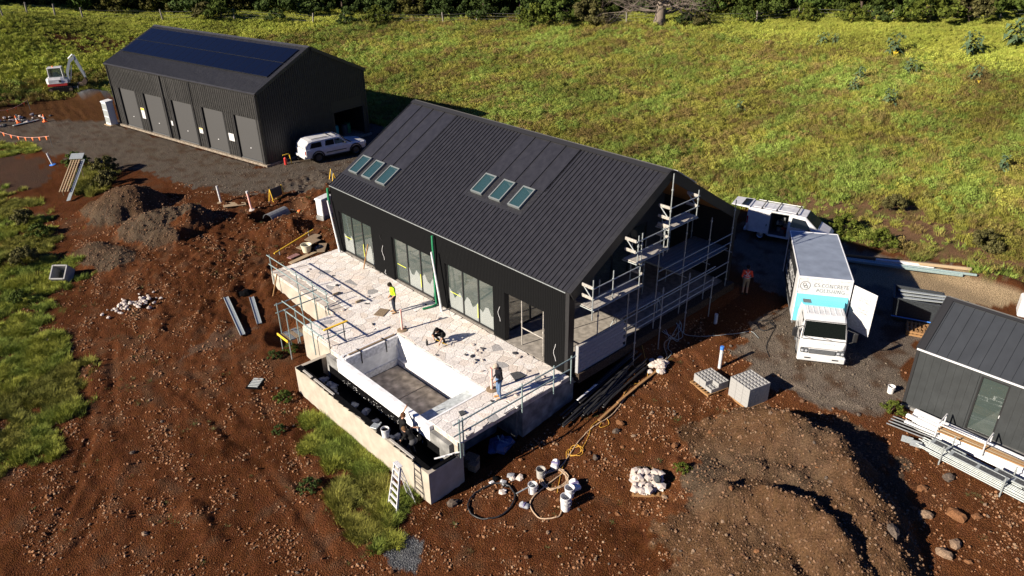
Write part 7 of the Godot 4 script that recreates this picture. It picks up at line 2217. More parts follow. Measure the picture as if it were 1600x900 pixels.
	for i in 9:
		mb = MB.new(); mb.cbox(Vector3.ZERO, Vector3(2.1, 0.05, 0.14), 0.008)
		var o := solo(mb, "grey_board", M.galv, "long grey board sticking out of the dark skip bin", "board", "boards in the skip bin", t.transform * Vector3(0.12 + 0.03 * i, 1.26 + (i % 3) * 0.05, -0.5 + i * 0.12), t.rotation.y + rng.randf_range(-0.08, 0.08)); o.rotation.z = 0.06
	for q in [[15.9, 9.35, 0.0, "lower"], [15.9, 9.35, 0.15, "upper"]]:
		t = thing("timber_pallet", "%s brown timber pallet of the pair lying between skip and cabin" % q[3], "pallet", Vector3(q[0], -0.62 + q[2], q[1]), fwd_yaw(0.36, 0.93))
		pallet(t, 1.2, 1.1, M.timber)
	mb = MB.new(); mb.cbox(Vector3.ZERO, Vector3(1.3, 0.05, 0.05), 0.01)
	solo(mb, "blue_batten", M.blueplastic, "thin blue bar lying along the skip bin", "bar", "", Vector3(16.4, -0.25, 9.1), fwd_yaw(0.36, 0.93)).scale.x = 2.0
	mb = MB.new(); mb.cbox(Vector3.ZERO, Vector3(1.0, 0.9, 0.06), 0.01)
	var ws := solo(mb, "white_sheet", M.white, "white sheet leaning at the end of the skip bin", "sheet", "", Vector3(17.35, -0.15, 10.1), fwd_yaw(1.0, -0.3)); ws.rotation.x = -0.5
	for q in [[20.6, 2.6, 22.75, 9.0, 0.16, "galv_green", "long pale green steel tube"], [21.0, 3.0, 23.0, 9.6, 0.12, "galv_green", "thin pale green steel tube"], [21.9, 4.6, 23.1, 7.4, 0.2, "white", "white plastic pipe"], [22.5, 5.5, 23.35, 9.2, 0.16, "timber_pale", "yellow timber beam"], [21.2, 2.4, 22.6, 5.5, 0.12, "timber", "brown timber beam"]]:
		var a := Vector2(q[0], q[1])
		var b := Vector2(q[2], q[3])
		mb = MB.new(); mb.cbox(Vector3.ZERO, Vector3(a.distance_to(b), q[4], q[4]), 0.02)
		var o := solo(mb, "long_beam", M[q[5]], q[6] + " lying along the foot of the bank", "beam", "", Vector3((a.x + b.x) * 0.5, (hf(a.x, a.y) + hf(b.x, b.y)) * 0.5 + 0.15, (a.y + b.y) * 0.5), fwd_yaw(b.x - a.x, b.y - a.y))
		o.rotation.z = atan2(hf(b.x, b.y) - hf(a.x, a.y), a.distance_to(b))
	# galvanised scaffold stack in front of the cabin
	t = thing("scaffold_rack", "low steel rack holding stacked scaffold tubes before the cabin", "rack", Vector3(7.25, -0.95, 14.5), fwd_yaw(-0.1, 1.0))
	for x in [-0.9, 1.3]:
		for z in [-0.42, 0.5]:
			mb = MB.new(); mb.tube(Vector3(x, -0.08, z), Vector3(x, 0.85, z), 0.03, 8); part(mb, "upright", M.galv, t)
		mb = MB.new(); mb.tube(Vector3(x, 0.1, -0.45), Vector3(x, 0.1, 0.55), 0.03, 8); part(mb, "cross_bar", M.galv, t)
	for i in 30:
		var row := i / 10
		mb = MB.new(); var l := rng.randf_range(3.2, 4.2); mb.tube(Vector3(-l * 0.5, 0, 0), Vector3(l * 0.5, 0, 0), 0.028, 7)
		solo(mb, "scaffold_tube", M.galv, "galvanised scaffold tube stacked in the rack before the cabin", "tube", "scaffold tubes in the rack", t.transform * Vector3(0.15 + rng.randf_range(-0.25, 0.25), 0.16 + row * 0.09 + rng.randf() * 0.02, 0.42 - (i % 10) * 0.085), t.rotation.y + rng.randf_range(-0.015, 0.015))
	for q in [[0.3, 0.55, 0.25, 2.1], [-0.9, 0.50, 0.0, 1.2], [1.4, 0.52, -0.1, 1.3]]:
		var pt := thing("scaffold_plank", "galvanised plank with dark mesh lying on top of the stacked tubes", "plank", t.transform * Vector3(q[0], q[1], q[2]), t.rotation.y, "planks on the tube stack")
		mb = MB.new(); mb.cbox(Vector3(0, 0, 0), Vector3(q[3], 0.06, 0.06), 0.01); part(mb, "side_rail", M.galv, pt).position.z = -0.17
		part(mb, "side_rail", M.galv, pt).position.z = 0.17
		for x in [-q[3] * 0.46, 0.0, q[3] * 0.46]:
			mb = MB.new(); mb.cbox(Vector3(x, 0, 0), Vector3(0.12, 0.05, 0.3), 0.008); part(mb, "cross_bar", M.galv, pt)
		mb = MB.new(); mb.bx(-q[3] * 0.46, q[3] * 0.46, -0.02, 0.015, -0.15, 0.15); part(mb, "mesh_deck", M.slate, pt)
	for i in 2:
		mb = MB.new(); mb.cbox(Vector3.ZERO, Vector3(0.28, 0.03, 0.42), 0.01)
		solo(mb, "base_plate", M.galv, "grey metal base plate at the end of the tube stack", "plate", "base plates by the tube stack", Vector3(7.15 - i * 0.02, -0.72, 12.2 + i * 0.35), 0.25).rotation.z = 0.5
	# white beams stack along the cabin wall
	for i in 9:
		mb = MB.new(); mb.cbox(Vector3.ZERO, Vector3(4.6 + 0.1 * (i % 3), 0.16, 0.14), 0.015)
		solo(mb, "white_beam", M.pool_white, "white painted steel beam stacked along the cabin wall", "beam", "white beams along the cabin", Vector3(8.95 - (i % 5) * 0.2, -0.74 + (i / 5) * 0.18, 14.0 + (i % 4) * 0.12), fwd_yaw(-0.06, 1.0) + rng.randf_range(-0.02, 0.02))
	for i in 4:
		mb = MB.new(); mb.cbox(Vector3.ZERO, Vector3(3.4, 0.05, 0.09), 0.008)
		solo(mb, "timber_batten", M.timber if i % 2 else M.timber_pale, "timber batten lying on the white beams by the cabin", "batten", "battens on the white beams", Vector3(8.55 - i * 0.12, -0.42, 14.6), fwd_yaw(-0.06, 1.0) + 0.03 * i)
	t = thing("rack_frame", "white tube trestle standing over the stacked white beams", "trestle", Vector3(8.1, -0.9, 12.9))
	for q in [[0.0, 0.0], [0.9, 0.0], [0.0, 1.7], [0.9, 1.7]]:
		mb = MB.new(); mb.tube(Vector3(q[0], -0.05, q[1]), Vector3(q[0], 0.85, q[1]), 0.03, 8); part(mb, "leg", M.white, t)
	for q in [[0.0, 0.0, 0.9, 0.0], [0.0, 1.7, 0.9, 1.7], [0.0, 0.0, 0.0, 1.7]]:
		mb = MB.new(); mb.tube(Vector3(q[0], 0.83, q[1]), Vector3(q[2], 0.83, q[3]), 0.028, 8); part(mb, "bar", M.white, t)
	for i in 8:
		mb = MB.new(); mb.tube(Vector3(0, 0, -0.9), Vector3(0, 0, 0.9), 0.03, 7)
		solo(mb, "dark_tube", M.grey_mid, "dark grey tube in the short stack at the cabin corner", "tube", "tubes at the cabin corner", Vector3(8.4 - i * 0.11, -0.75 + (i % 2) * 0.07, 12.1), 0.08)
	mb = MB.new(); mb.cbox(Vector3(0, 0.5, 0), Vector3(1.0, 1.0, 1.6), 0.08)
	solo(mb, "wrapped_bundle", M.white_plastic, "white wrapped bundle standing beyond the cabin roof", "bundle", "", on(21.5, 12.9, -0.03), 0.3)

func make_block_pallets() -> void:
	var mb := MB.new()
	# hollow concrete block lying with cores up
	mb.bx(-0.195, 0.195, 0, 0.19, -0.095, -0.06); mb.bx(-0.195, 0.195, 0, 0.19, 0.06, 0.095)
	for x in [-0.195, -0.016, 0.163]: mb.bx(x, x + 0.032, 0.0, 0.188, -0.06, 0.06)
	var bm := mb.mesh()
	var defs := [[Vector3(5.6, 0, 6.0), fwd_yaw(-0.27, 0.96), 3, 6, 5, "tall cube of grey hollow concrete blocks on a timber pallet"], [Vector3(5.2, 0, 4.25), fwd_yaw(-0.27, 0.96), 3, 5, 2, "half used pallet of grey hollow concrete blocks beside taller cube"]]
	for d in defs:
		var p: Vector3 = d[0]
		var t := thing("block_pallet", d[5], "block pallet", Vector3(p.x, lowest(p.x, p.z, 0.5) + 0.02, p.z), d[1])
		pallet(t, 1.25, 1.2, M.timber)
		var ml := mb.mesh()
		for lv in d[4]:
			for i in d[2]:
				for j in d[3]:
					if d[4] == 2 and lv == 1 and (i == 2 and j > 2): continue
					if d[4] > 2 and lv < d[4] - 1 and i == 1 and j > 0 and j < d[3] - 1: continue
					var o := part(bm, "block", M.block_pale, t)
					o.position = Vector3(-0.4 + i * 0.4, 0.115 + lv * 0.195, -0.5 + j * 0.2)

# ---------------------------------------------------------------- plants and stones
func tuft_mesh(sd: int, blades: int, h: float, spread: float, w: float) -> ArrayMesh:
	var rng := RandomNumberGenerator.new(); rng.seed = sd
	var mb := MB.new()
	for i in blades:
		var a := rng.randf() * TAU
		var r := sqrt(rng.randf()) * spread
		var p := Vector3(cos(a) * r, -0.04, sin(a) * r)
		var hh := h * rng.randf_range(0.5, 1.15)
		var lean := Vector3(cos(a), 0, sin(a)) * rng.randf_range(0.1, 0.95) * hh + Vector3(rng.randf_range(-0.1, 0.1), 0, rng.randf_range(-0.1, 0.1)) * hh
		var s := Vector3(-sin(a + rng.randf_range(-1, 1)), 0, cos(a + rng.randf_range(-1, 1))).normalized() * w * rng.randf_range(0.6, 1.2)
		var v := rng.randf_range(0.75, 1.2)
		mb.col = Color(v, v, v * rng.randf_range(0.8, 1.1))
		var mid := p + lean * 0.45 + Vector3(0, hh * 0.62, 0)
		var tip := p + lean * 1.2 + Vector3(0, hh, 0)
		mb.tri(p - s, p + s, mid + s * 0.7); mb.tri(p - s, mid + s * 0.7, mid - s * 0.7); mb.tri(mid - s * 0.7, mid + s * 0.7, tip)
	return mb.mesh()
func scatter(called: String, label: String, mesh: Mesh, m: Material, xfs: Array, cols: Array, kindm := "grass") -> void:
	var mm := MultiMesh.new()
	mm.transform_format = MultiMesh.TRANSFORM_3D
	mm.use_colors = true
	mm.mesh = mesh
	mm.instance_count = xfs.size()
	for i in xfs.size():
		mm.set_instance_transform(i, xfs[i]); mm.set_instance_color(i, cols[i])
	var o := MultiMeshInstance3D.new()
	o.multimesh = mm; o.material_override = m
	o.name = numbered(called)
	add_child(o)
	tag(o, label, kindm); o.set_meta("kind", "stuff")
func field_colour(x: float, z: float, rng: RandomNumberGenerator) -> Color:
	var a := n2.get_noise_2d(x * 1.05 + 70.0, z * 1.05) * 0.8 + n3.get_noise_2d(x * 1.3, z * 1.3) * 0.35
	var b := n2.get_noise_2d(x * 0.8, z * 0.8 + 60.0) + n1.get_noise_2d(x * 0.6, z * 0.6) * 0.5
	var c := Vector3(0.210, 0.205, 0.040).lerp(Vector3(0.155, 0.210, 0.042), smoothstep(-0.2, 0.35, b))
	c = c.lerp(Vector3(0.135, 0.092, 0.038), smoothstep(0.02, 0.36, a - b * 0.3) * 0.85)
	c = c.lerp(Vector3(0.20, 0.155, 0.055), smoothstep(0.15, 0.45, n3.get_noise_2d(x * 0.9, z * 0.9)) * 0.6)
	if z < -72.0 or x > 58.0: c = c.lerp(Vector3(0.30, 0.33, 0.055), 0.65)
	c *= rng.randf_range(0.82, 1.18) * (1.26 + 0.7 * n1.get_noise_2d(x * 0.55 + 20.0, z * 0.55))
	return Color(c.x, c.y, c.z)
func make_grass() -> void:
	var rng := RandomNumberGenerator.new(); rng.seed = 9
	var tm := tuft_mesh(1, 46, 0.34, 0.36, 0.017)
	var wrng := RandomNumberGenerator.new(); wrng.seed = 4
	var wm := MB.new()
	for i in 5: leaf_clump(wm, Vector3(wrng.randf_range(-0.2, 0.2), 0.16 + 0.04 * i, wrng.randf_range(-0.2, 0.2)), Vector3(0.2, 0.17, 0.2), 26, 0.035, wrng, Vector3.ONE)
	var weed := wm.mesh()
	var wxf := []
	var wcl := []
	var xf := []
	var cl := []
	# hillside
	var tries := 0
	while xf.size() < 120000 and tries < 600000:
		tries += 1
		var x := rng.randf_range(-26.0, 92.0)
		var z := rng.randf_range(-118.0, 26.0)
		# skip what the land, house or shed hides and what lies far outside the view
		var ang := atan2(z - 18.4, x + 20.3)
		if ang < -1.50 or ang > -0.10: continue
		var d := Vector2(x + 20.3, z - 18.4).length()
		if d > 100.0 and rng.randf() < 0.5: continue
		if d > 128.0: continue
		var zn := zone_at(x, z)
		if zn != 1 and not (zn == 7 and rng.randf() < 0.10) and not (zn == 3 and z < -68.0 and rng.randf() < 0.3): continue
		if n3.get_noise_2d(x * 0.7 + 31.0, z * 0.7) > 0.42 and rng.randf() < 0.7: continue
		var sx := (x - 3.42) * 0.9846 - (z + 34.44) * 0.1751
		var sz := -(x - 3.42) * 0.1751 - (z + 34.44) * 0.9846
		if sx > -0.5 and sx < 11.3 and sz > -0.5 and sz < 22.3: continue
		if x < 13.4 and z > -19.3: continue
		var s := rng.randf_range(0.6, 1.25) * (1.0 + 0.5 * maxf(0.0, n2.get_noise_2d(x * 1.5, z * 1.5 + 500.0)))
		if zn == 7: s *= 0.7
		if z < -75.0 or x > 59.0: s *= 0.65
		var tf := Transform3D(Basis(Vector3.UP, rng.randf() * TAU).scaled(Vector3(s, s * rng.randf_range(0.7, 1.2), s)), Vector3(x, hf(x, z, true), z))
		if rng.randf() < 0.27:
			wxf.append(tf); wcl.append(field_colour(x + 3.0, z, rng))
		else:
			xf.append(tf); cl.append(field_colour(x, z, rng))
	print("field tufts ", xf.size(), " of ", tries)
	scatter("field_weeds", "small leafy weeds growing through the hillside grass", weed, M.leaf, wxf, wcl, "weeds")
	scatter("field_grass", "long yellow green grass and weeds covering the hillside", tm, M.leaf, xf, cl)
	# patches of fresh grass on the bare site
	var t2 := tuft_mesh(2, 44, 0.22, 0.22, 0.010)
	xf = []; cl = []
	for patch in [["grassA", 14000], ["grassB", 12000], ["grassC", 6500], ["grassD", 1500], ["grassE", 3000]]:
		var bb: Rect2 = zbox[patch[0]]
		for i in patch[1]:
			var x := rng.randf_range(bb.position.x - 0.5, bb.end.x + 0.5)
			var z := rng.randf_range(bb.position.y - 0.5, bb.end.y + 0.5)
			if not inside(patch[0], x, z, 2.2 if patch[0] in ["grassA", "grassB"] else 0.7): continue
			if n2.get_noise_2d(x * 3.0 + 44.0, z * 3.0) + n3.get_noise_2d(x * 1.5, z * 1.5) * 0.5 > 0.16: continue
			if x > -7.95 and x < 0.0 and z > -10.2 and z < 0.4: continue
			var tall := 1.0 + 1.1 * maxf(0.0, n2.get_noise_2d(x * 1.6 + 70.0, z * 1.6) + 0.1)
			if patch[0] == "grassE": tall *= 1.6
			var s := rng.randf_range(0.6, 1.25)
			xf.append(Transform3D(Basis(Vector3.UP, rng.randf() * TAU).scaled(Vector3(s, s * tall, s)), Vector3(x, hf(x, z), z)))
			var q := smoothstep(-0.25, 0.3, n2.get_noise_2d(x * 2.0, z * 2.0 + 15.0))
			var c := Vector3(0.26, 0.275, 0.05).lerp(Vector3(0.17, 0.22, 0.045), q)
			if patch[0] == "grassE" or n1.get_noise_2d(x, z) > 0.2: c = c.lerp(Vector3(0.19, 0.165, 0.045), 0.6)
			c *= rng.randf_range(0.7, 1.3)
			cl.append(Color(c.x, c.y, c.z))
	# small weeds between the clods
	for i in 5200:
		var x := rng.randf_range(-20.0, 9.0)
		var z := rng.randf_range(-36.0, 16.0)
		if n2.get_noise_2d(x * 1.4 + 120.0, z * 1.4) < 0.33: continue
		if x > -8.3 and x < 13.2 and z > -19.5 and z < 0.6: continue
		if zone_at(x, z) in [2, 5, 8, 9]: continue
		var s := rng.randf_range(0.25, 0.7)
		xf.append(Transform3D(Basis(Vector3.UP, rng.randf() * TAU).scaled(Vector3(s, s * 0.7, s)), Vector3(x, hf(x, z), z)))
		var c := Vector3(0.06, 0.095, 0.03).lerp(Vector3(0.11, 0.10, 0.045), rng.randf()) * rng.randf_range(0.7, 1.2)
		cl.append(Color(c.x, c.y, c.z))
	print("near tufts ", xf.size())
	scatter("green_grass", "fresh green grass and weeds in patches on the red soil", t2, M.leaf, xf, cl)
func rock_mesh(sd: int) -> ArrayMesh:
	var mb := MB.new()
	mb.blob(Vector3.ZERO, Vector3(1, 0.7, 0.85), 7, 5, 0.24, sd)
	return mb.mesh()
func make_rocks() -> void:
	var rng := RandomNumberGenerator.new(); rng.seed = 21
	var rm := []
	for i in 7: rm.append(rock_mesh(i * 13 + 5))
	var sets := [[], [], []]
	var cols := [[], [], []]
	var ok := func(x: float, z: float) -> bool:
		if x > -8.1 and x < 13.4 and z > -19.3 and z < 0.75: return false
		if x > 9.2 and z > 10.8: return false
		return true
	var done := 0
	var tries := 0
	while done < 62000 and tries < 330000:
		tries += 1
		var x := rng.randf_range(-20.5, 12.0)
		var z := rng.randf_range(-36.0, 17.5)
		if not ok.call(x, z): continue
		var zn := zone_at(x, z)
		if zn in [1, 4]: continue
		var dens := 0.10 + 1.1 * smoothstep(0.0, 0.5, n2.get_noise_2d(x * 1.8 + 5.0, z * 1.8 + 800.0))
		if zn == 8: dens = 0.75
		if zn in [2, 5]: dens = 0.2
		if zn == 9: dens = 1.0
		if rng.randf() > dens: continue
		var s := 0.010 + 0.052 * pow(rng.randf(), 4.0)
		if zn == 9: s = rng.randf_range(0.012, 0.03)
		var k := rng.randi() % 3
		sets[k].append(Transform3D(Basis(Vector3(rng.randf() - 0.5, 1, rng.randf() - 0.5).normalized(), rng.randf() * TAU).scaled(Vector3(s, s, s)), Vector3(x, hf(x, z) + s * 0.25, z)))
		var c := Vector3(0.40, 0.21, 0.11).lerp(Vector3(0.24, 0.12, 0.065), rng.randf())
		if rng.randf() < 0.18: c = Vector3(0.36, 0.24, 0.15)
		if zn == 8: c = c.lerp(Vector3(0.15, 0.105, 0.07), 0.65)
		if zn == 9: c = Vector3(0.2, 0.205, 0.21)
		if zn in [2, 5]: c = Vector3(0.16, 0.13, 0.10)
		c *= rng.randf_range(0.6, 1.25)
		cols[k].append(Color(c.x, c.y, c.z))
		done += 1
	for k in 3: scatter("gravel_stones", ["orange brown pebbles and clods strewn over the bare red soil", "small broken stones strewn over the bare red soil", "rusty gravel strewn over the bare red soil"][k], rm[k], M.rock, sets[k], cols[k], "stones")
	# larger stones, each its own thing
	var mats := [mat(0.30, 0.145, 0.07, 0.95, 0.0, tex.mott, 1.6), mat(0.22, 0.12, 0.07, 0.95, 0.0, tex.mott, 1.6), mat(0.36, 0.25, 0.17, 0.95, 0.0, tex.mott, 1.6), mat(0.19, 0.15, 0.12, 0.95, 0.0, tex.mott, 1.6)]
	var words := ["rusty orange", "dark brown", "pale tan", "grey brown"]
	var n := 0
	while n < 270:
		var x := rng.randf_range(-19.0, 9.0)
		var z := rng.randf_range(-33.0, 16.5)
		if n > 150: x = rng.randf_range(-6.0, 9.0); z = rng.randf_range(0.9, 16.5)
		if not ok.call(x, z): continue
		var zn := zone_at(x, z)
		if zn in [1, 2, 4, 9]: continue
		if zn == 5 and rng.randf() < 0.8: continue
		var s := 0.045 + 0.075 * pow(rng.randf(), 2.5)
		if x > -3.5 and z > 1.0 and z < 7.0: s *= 1.25
		var k: int = [0, 0, 1, 2, 3][rng.randi() % 5]
		var o := solo(rm[rng.randi() % 7], "stone", mats[k], words[k] + (" stone lying on the brown earth heaps" if zn == 8 else " stone lying loose on the bare red soil"), "stone", words[k] + " loose stones", Vector3(x, hf(x, z) + s * 0.22, z), rng.randf() * TAU)
		o.scale = Vector3(s * rng.randf_range(0.8, 1.3), s * rng.randf_range(0.7, 1.1), s)
		n += 1
	for q in [[4.6, 15.0, 0.42, 0, "large rusty boulder beside the brown earth heaps"], [3.9, 14.2, 0.30, 2, "pale tan boulder lying against the earth heap"], [5.1, 13.6, 0.26, 0, "rusty boulder standing between the heap and the tube stack"], [5.0, 15.5, 0.24, 0, "rusty boulder lying farther out than the largest one"], [3.3, 15.4, 0.30, 2, "tan boulder among the stones at the heap foot"], [2.6, 15.3, 0.33, 2, "broad tan boulder at the very foot of the heap"], [6.3, 14.1, 0.30, 3, "flat grey brown rock in front of the tube stack"], [1.3, 13.9, 0.35, 3, "long grey rock half buried in the earth heap"], [-1.75, 3.45, 0.22, 3, "grey boulder lying beside the yellow hose"], [1.0, 5.4, 0.24, 0, "rusty boulder lying above the pallet of stones"], [-7.3, 0.9, 0.30, 3, "grey broken rock against the tan basin corner"], [0.5, 2.9, 0.25, 0, "rusty rock beside the battens and black pipes"], [0.0, 3.1, 0.23, 3, "grey rock beside the battens and black pipes"], [6.1, 1.9, 0.25, 0, "rusty rock near the heap of pale stones"]]:
		q[2] *= 0.72
		var o := solo(rm[int(q[2] * 100) % 7], "boulder", mats[q[3]], q[4], "boulder", "", Vector3(q[0], hf(q[0], q[1]) + q[2] * 0.25, q[1]), q[0] * 3.0)
		o.scale = Vector3(q[2] * 1.15, q[2] * 0.9, q[2])
func leaf_clump(mb: MB, c: Vector3, r: Vector3, k: int, s: float, rng: RandomNumberGenerator, base: Vector3) -> void:
	for i in k:
		var d := Vector3(rng.randfn(), rng.randfn(), rng.randfn()).normalized()
		var p := c + d * r * pow(rng.randf(), 0.4)
		var u := (d.cross(Vector3(rng.randfn(), rng.randfn(), rng.randfn()))).normalized()
		var w := (d + u * 0.0 + Vector3(rng.randfn(), rng.randfn(), rng.randfn()) * 0.5).cross(u).normalized()
		var q := rng.randf_range(0.6, 1.3)
		var v := base * rng.randf_range(0.65, 1.3)
		mb.col = Color(v.x, v.y, v.z)
		mb.tri(p - u * s * q, p + u * s * q * 0.4 - w * s * q * 0.6, p + w * s * q)
		mb.tri(p + u * s * q, p - w * s * q * 0.7, p + w * s * q * 0.5)
func crown_mesh(sd: int, h: float, r: float, base: Vector3, clumps: int, per: int, s: float) -> ArrayMesh:
	var rng := RandomNumberGenerator.new(); rng.seed = sd
	var mb := MB.new()
	for i in clumps:
		var t := pow(rng.randf(), 1.25)
		var y := 0.5 + t * (h - 0.9)
		var rr := r * (1.0 - pow(t, 1.9)) * (0.8 + 0.2 * sin(t * 9.0 + sd)) + 0.25
		var a := rng.randf() * TAU
		var q := sqrt(rng.randf_range(0.25, 1.0))
		var cr := rng.randf_range(0.45, 0.85) * r * 0.33
		leaf_clump(mb, Vector3(cos(a) * rr * q, y, sin(a) * rr * q), Vector3(cr, cr * 0.8, cr), per, s, rng, base * rng.randf_range(0.75, 1.2))
	return mb.mesh()
func trunk_mesh(sd: int, h: float, r: float) -> ArrayMesh:
	var rng := RandomNumberGenerator.new(); rng.seed = sd
	var mb := MB.new()
	var p := Vector3(0, -0.3, 0)
	for i in 6:
		var q := p + Vector3(rng.randf_range(-0.15, 0.15), h * 0.8 / 6.0, rng.randf_range(-0.15, 0.15))
		mb.tube(p, q, r * (1.0 - i / 6.5), 8, r * (1.0 - (i + 1) / 6.5))
		if i > 0:
			for k in 3:
				var a := rng.randf() * TAU
				mb.tube(q, q + Vector3(cos(a) * h * 0.16, h * 0.06, sin(a) * h * 0.16), r * 0.3, 5, r * 0.08)
		p = q
	return mb.mesh()
func make_trees() -> void:
	var rng := RandomNumberGenerator.new(); rng.seed = 31
	var cm := []
	var tr := []
	for i in 5:
		cm.append(crown_mesh(i + 50, 10.0, 3.3, [Vector3(0.050, 0.070, 0.016), Vector3(0.042, 0.064, 0.018), Vector3(0.066, 0.076, 0.018), Vector3(0.052, 0.082, 0.018), Vector3(0.078, 0.076, 0.020)][i], 80, 95, 0.15))
		tr.append(trunk_mesh(i + 90, 10.0, 0.22))
	# windbreak behind the fence, two staggered rows
	var line := [Vector2(-16, -104), Vector2(10, -99), Vector2(27, -88), Vector2(41, -74.5), Vector2(52, -60), Vector2(60, -44), Vector2(68, -28), Vector2(75, -13), Vector2(81, 4), Vector2(86, 18)]
	var words := ["dense dark green", "bluish dark green", "olive green", "mid green", "yellowish olive"]
	for row in 3:
		var s := 0
		var dist := row * 1.4
		for i in line.size() - 1:
			var a: Vector2 = line[i]
			var b: Vector2 = line[i + 1]
			var l := a.distance_to(b)
			while dist < l:
				var nrm := Vector2(-(b - a).y, (b - a).x).normalized()
				var p := a.lerp(b, dist / l) - nrm * (row * 3.6 - 1.0 + rng.randf_range(-0.8, 0.8))
				dist += rng.randf_range(3.8, 6.4) if row == 0 else rng.randf_range(3.6, 5.2)
				if row == 0 and p.distance_to(Vector2(56.5, -37)) < 6.5: continue
				var k := rng.randi() % 5
				var sc := rng.randf_range(0.8, 1.3) if row == 0 else rng.randf_range(1.05, 1.45)
				var t := thing("windbreak_tree", words[k] + " tree in the " + ["front", "middle", "back"][row] + " row of the windbreak behind the fence", "tree", Vector3(p.x, hf(p.x, p.y) - 0.1, p.y), rng.randf() * TAU, "windbreak trees behind the fence")
				t.scale = Vector3(sc, sc * rng.randf_range(0.9, 1.15), sc)
				part(cm[k], "crown", M.leaf, t)
				part(tr[k], "trunk", M.bark, t)
				s += 1
			dist -= l
	# bare grey tree by the fence
	var t2 := thing("bare_tree", "bare pale barked tree with spreading leafless branches at the fence", "tree", Vector3(56.0, hf(56.0, -36.8) - 0.1, -36.8))
	t2.scale = Vector3(1.35, 1.15, 1.35)
	var mb := MB.new()
	var tips := []
	mb.tube(Vector3(0, -0.3, 0), Vector3(0.05, 1.0, 0), 0.65, 10, 0.46); mb.tube(Vector3(0.05, 1.0, 0), Vector3(0.1, 3.2, 0.1), 0.46, 10, 0.38)
	for k in 4:
		var a := k * 1.6
		mb.tube(Vector3(0, 0.35, 0), Vector3(cos(a) * 0.75, -0.2, sin(a) * 0.75), 0.3, 6, 0.12)
	part(mb, "trunk", M.bark_pale, t2)
	mb = MB.new()
	for k in 22:
		var a := k * 2.4 + rng.randf()
		var y0 := rng.randf_range(1.0, 3.2)
		tips.append([Vector3(0.08, y0, 0.05), Vector3(cos(a), rng.randf_range(-0.05, 0.8), sin(a)).normalized(), rng.randf_range(1.8, 3.2), rng.randf_range(0.08, 0.17), 0])
	while tips.size() > 0:
		var q: Array = tips.pop_back()
		var p: Vector3 = q[0]
		var d: Vector3 = q[1]
		var seg: float = q[2] / 3.0
		var r: float = q[3]
		for i in 3:
			var e := p + d * seg
			mb.tube(p, e, r, 5, r * 0.75)
			r *= 0.75
			p = e
			d = (d + Vector3(rng.randfn(), rng.randfn() * 0.7, rng.randfn()) * 0.28).normalized()
			if q[4] < 3 and i > 0:
				for c in 2: tips.append([p, (d + Vector3(rng.randfn(), rng.randfn(), rng.randfn()) * 0.55).normalized(), q[2] * 0.66, r * 0.7, q[4] + 1])
	part(mb, "branches", M.bark_pale, t2)
	# shrubs along the fence
	var bm := []
	for i in 4: bm.append(crown_mesh(i + 150, 2.0, 1.3, [Vector3(0.06, 0.085, 0.018), Vector3(0.08, 0.10, 0.018), Vector3(0.05, 0.075, 0.022), Vector3(0.085, 0.08, 0.03)][i], 34, 60, 0.085))
	var stem := trunk_mesh(5, 1.6, 0.05)
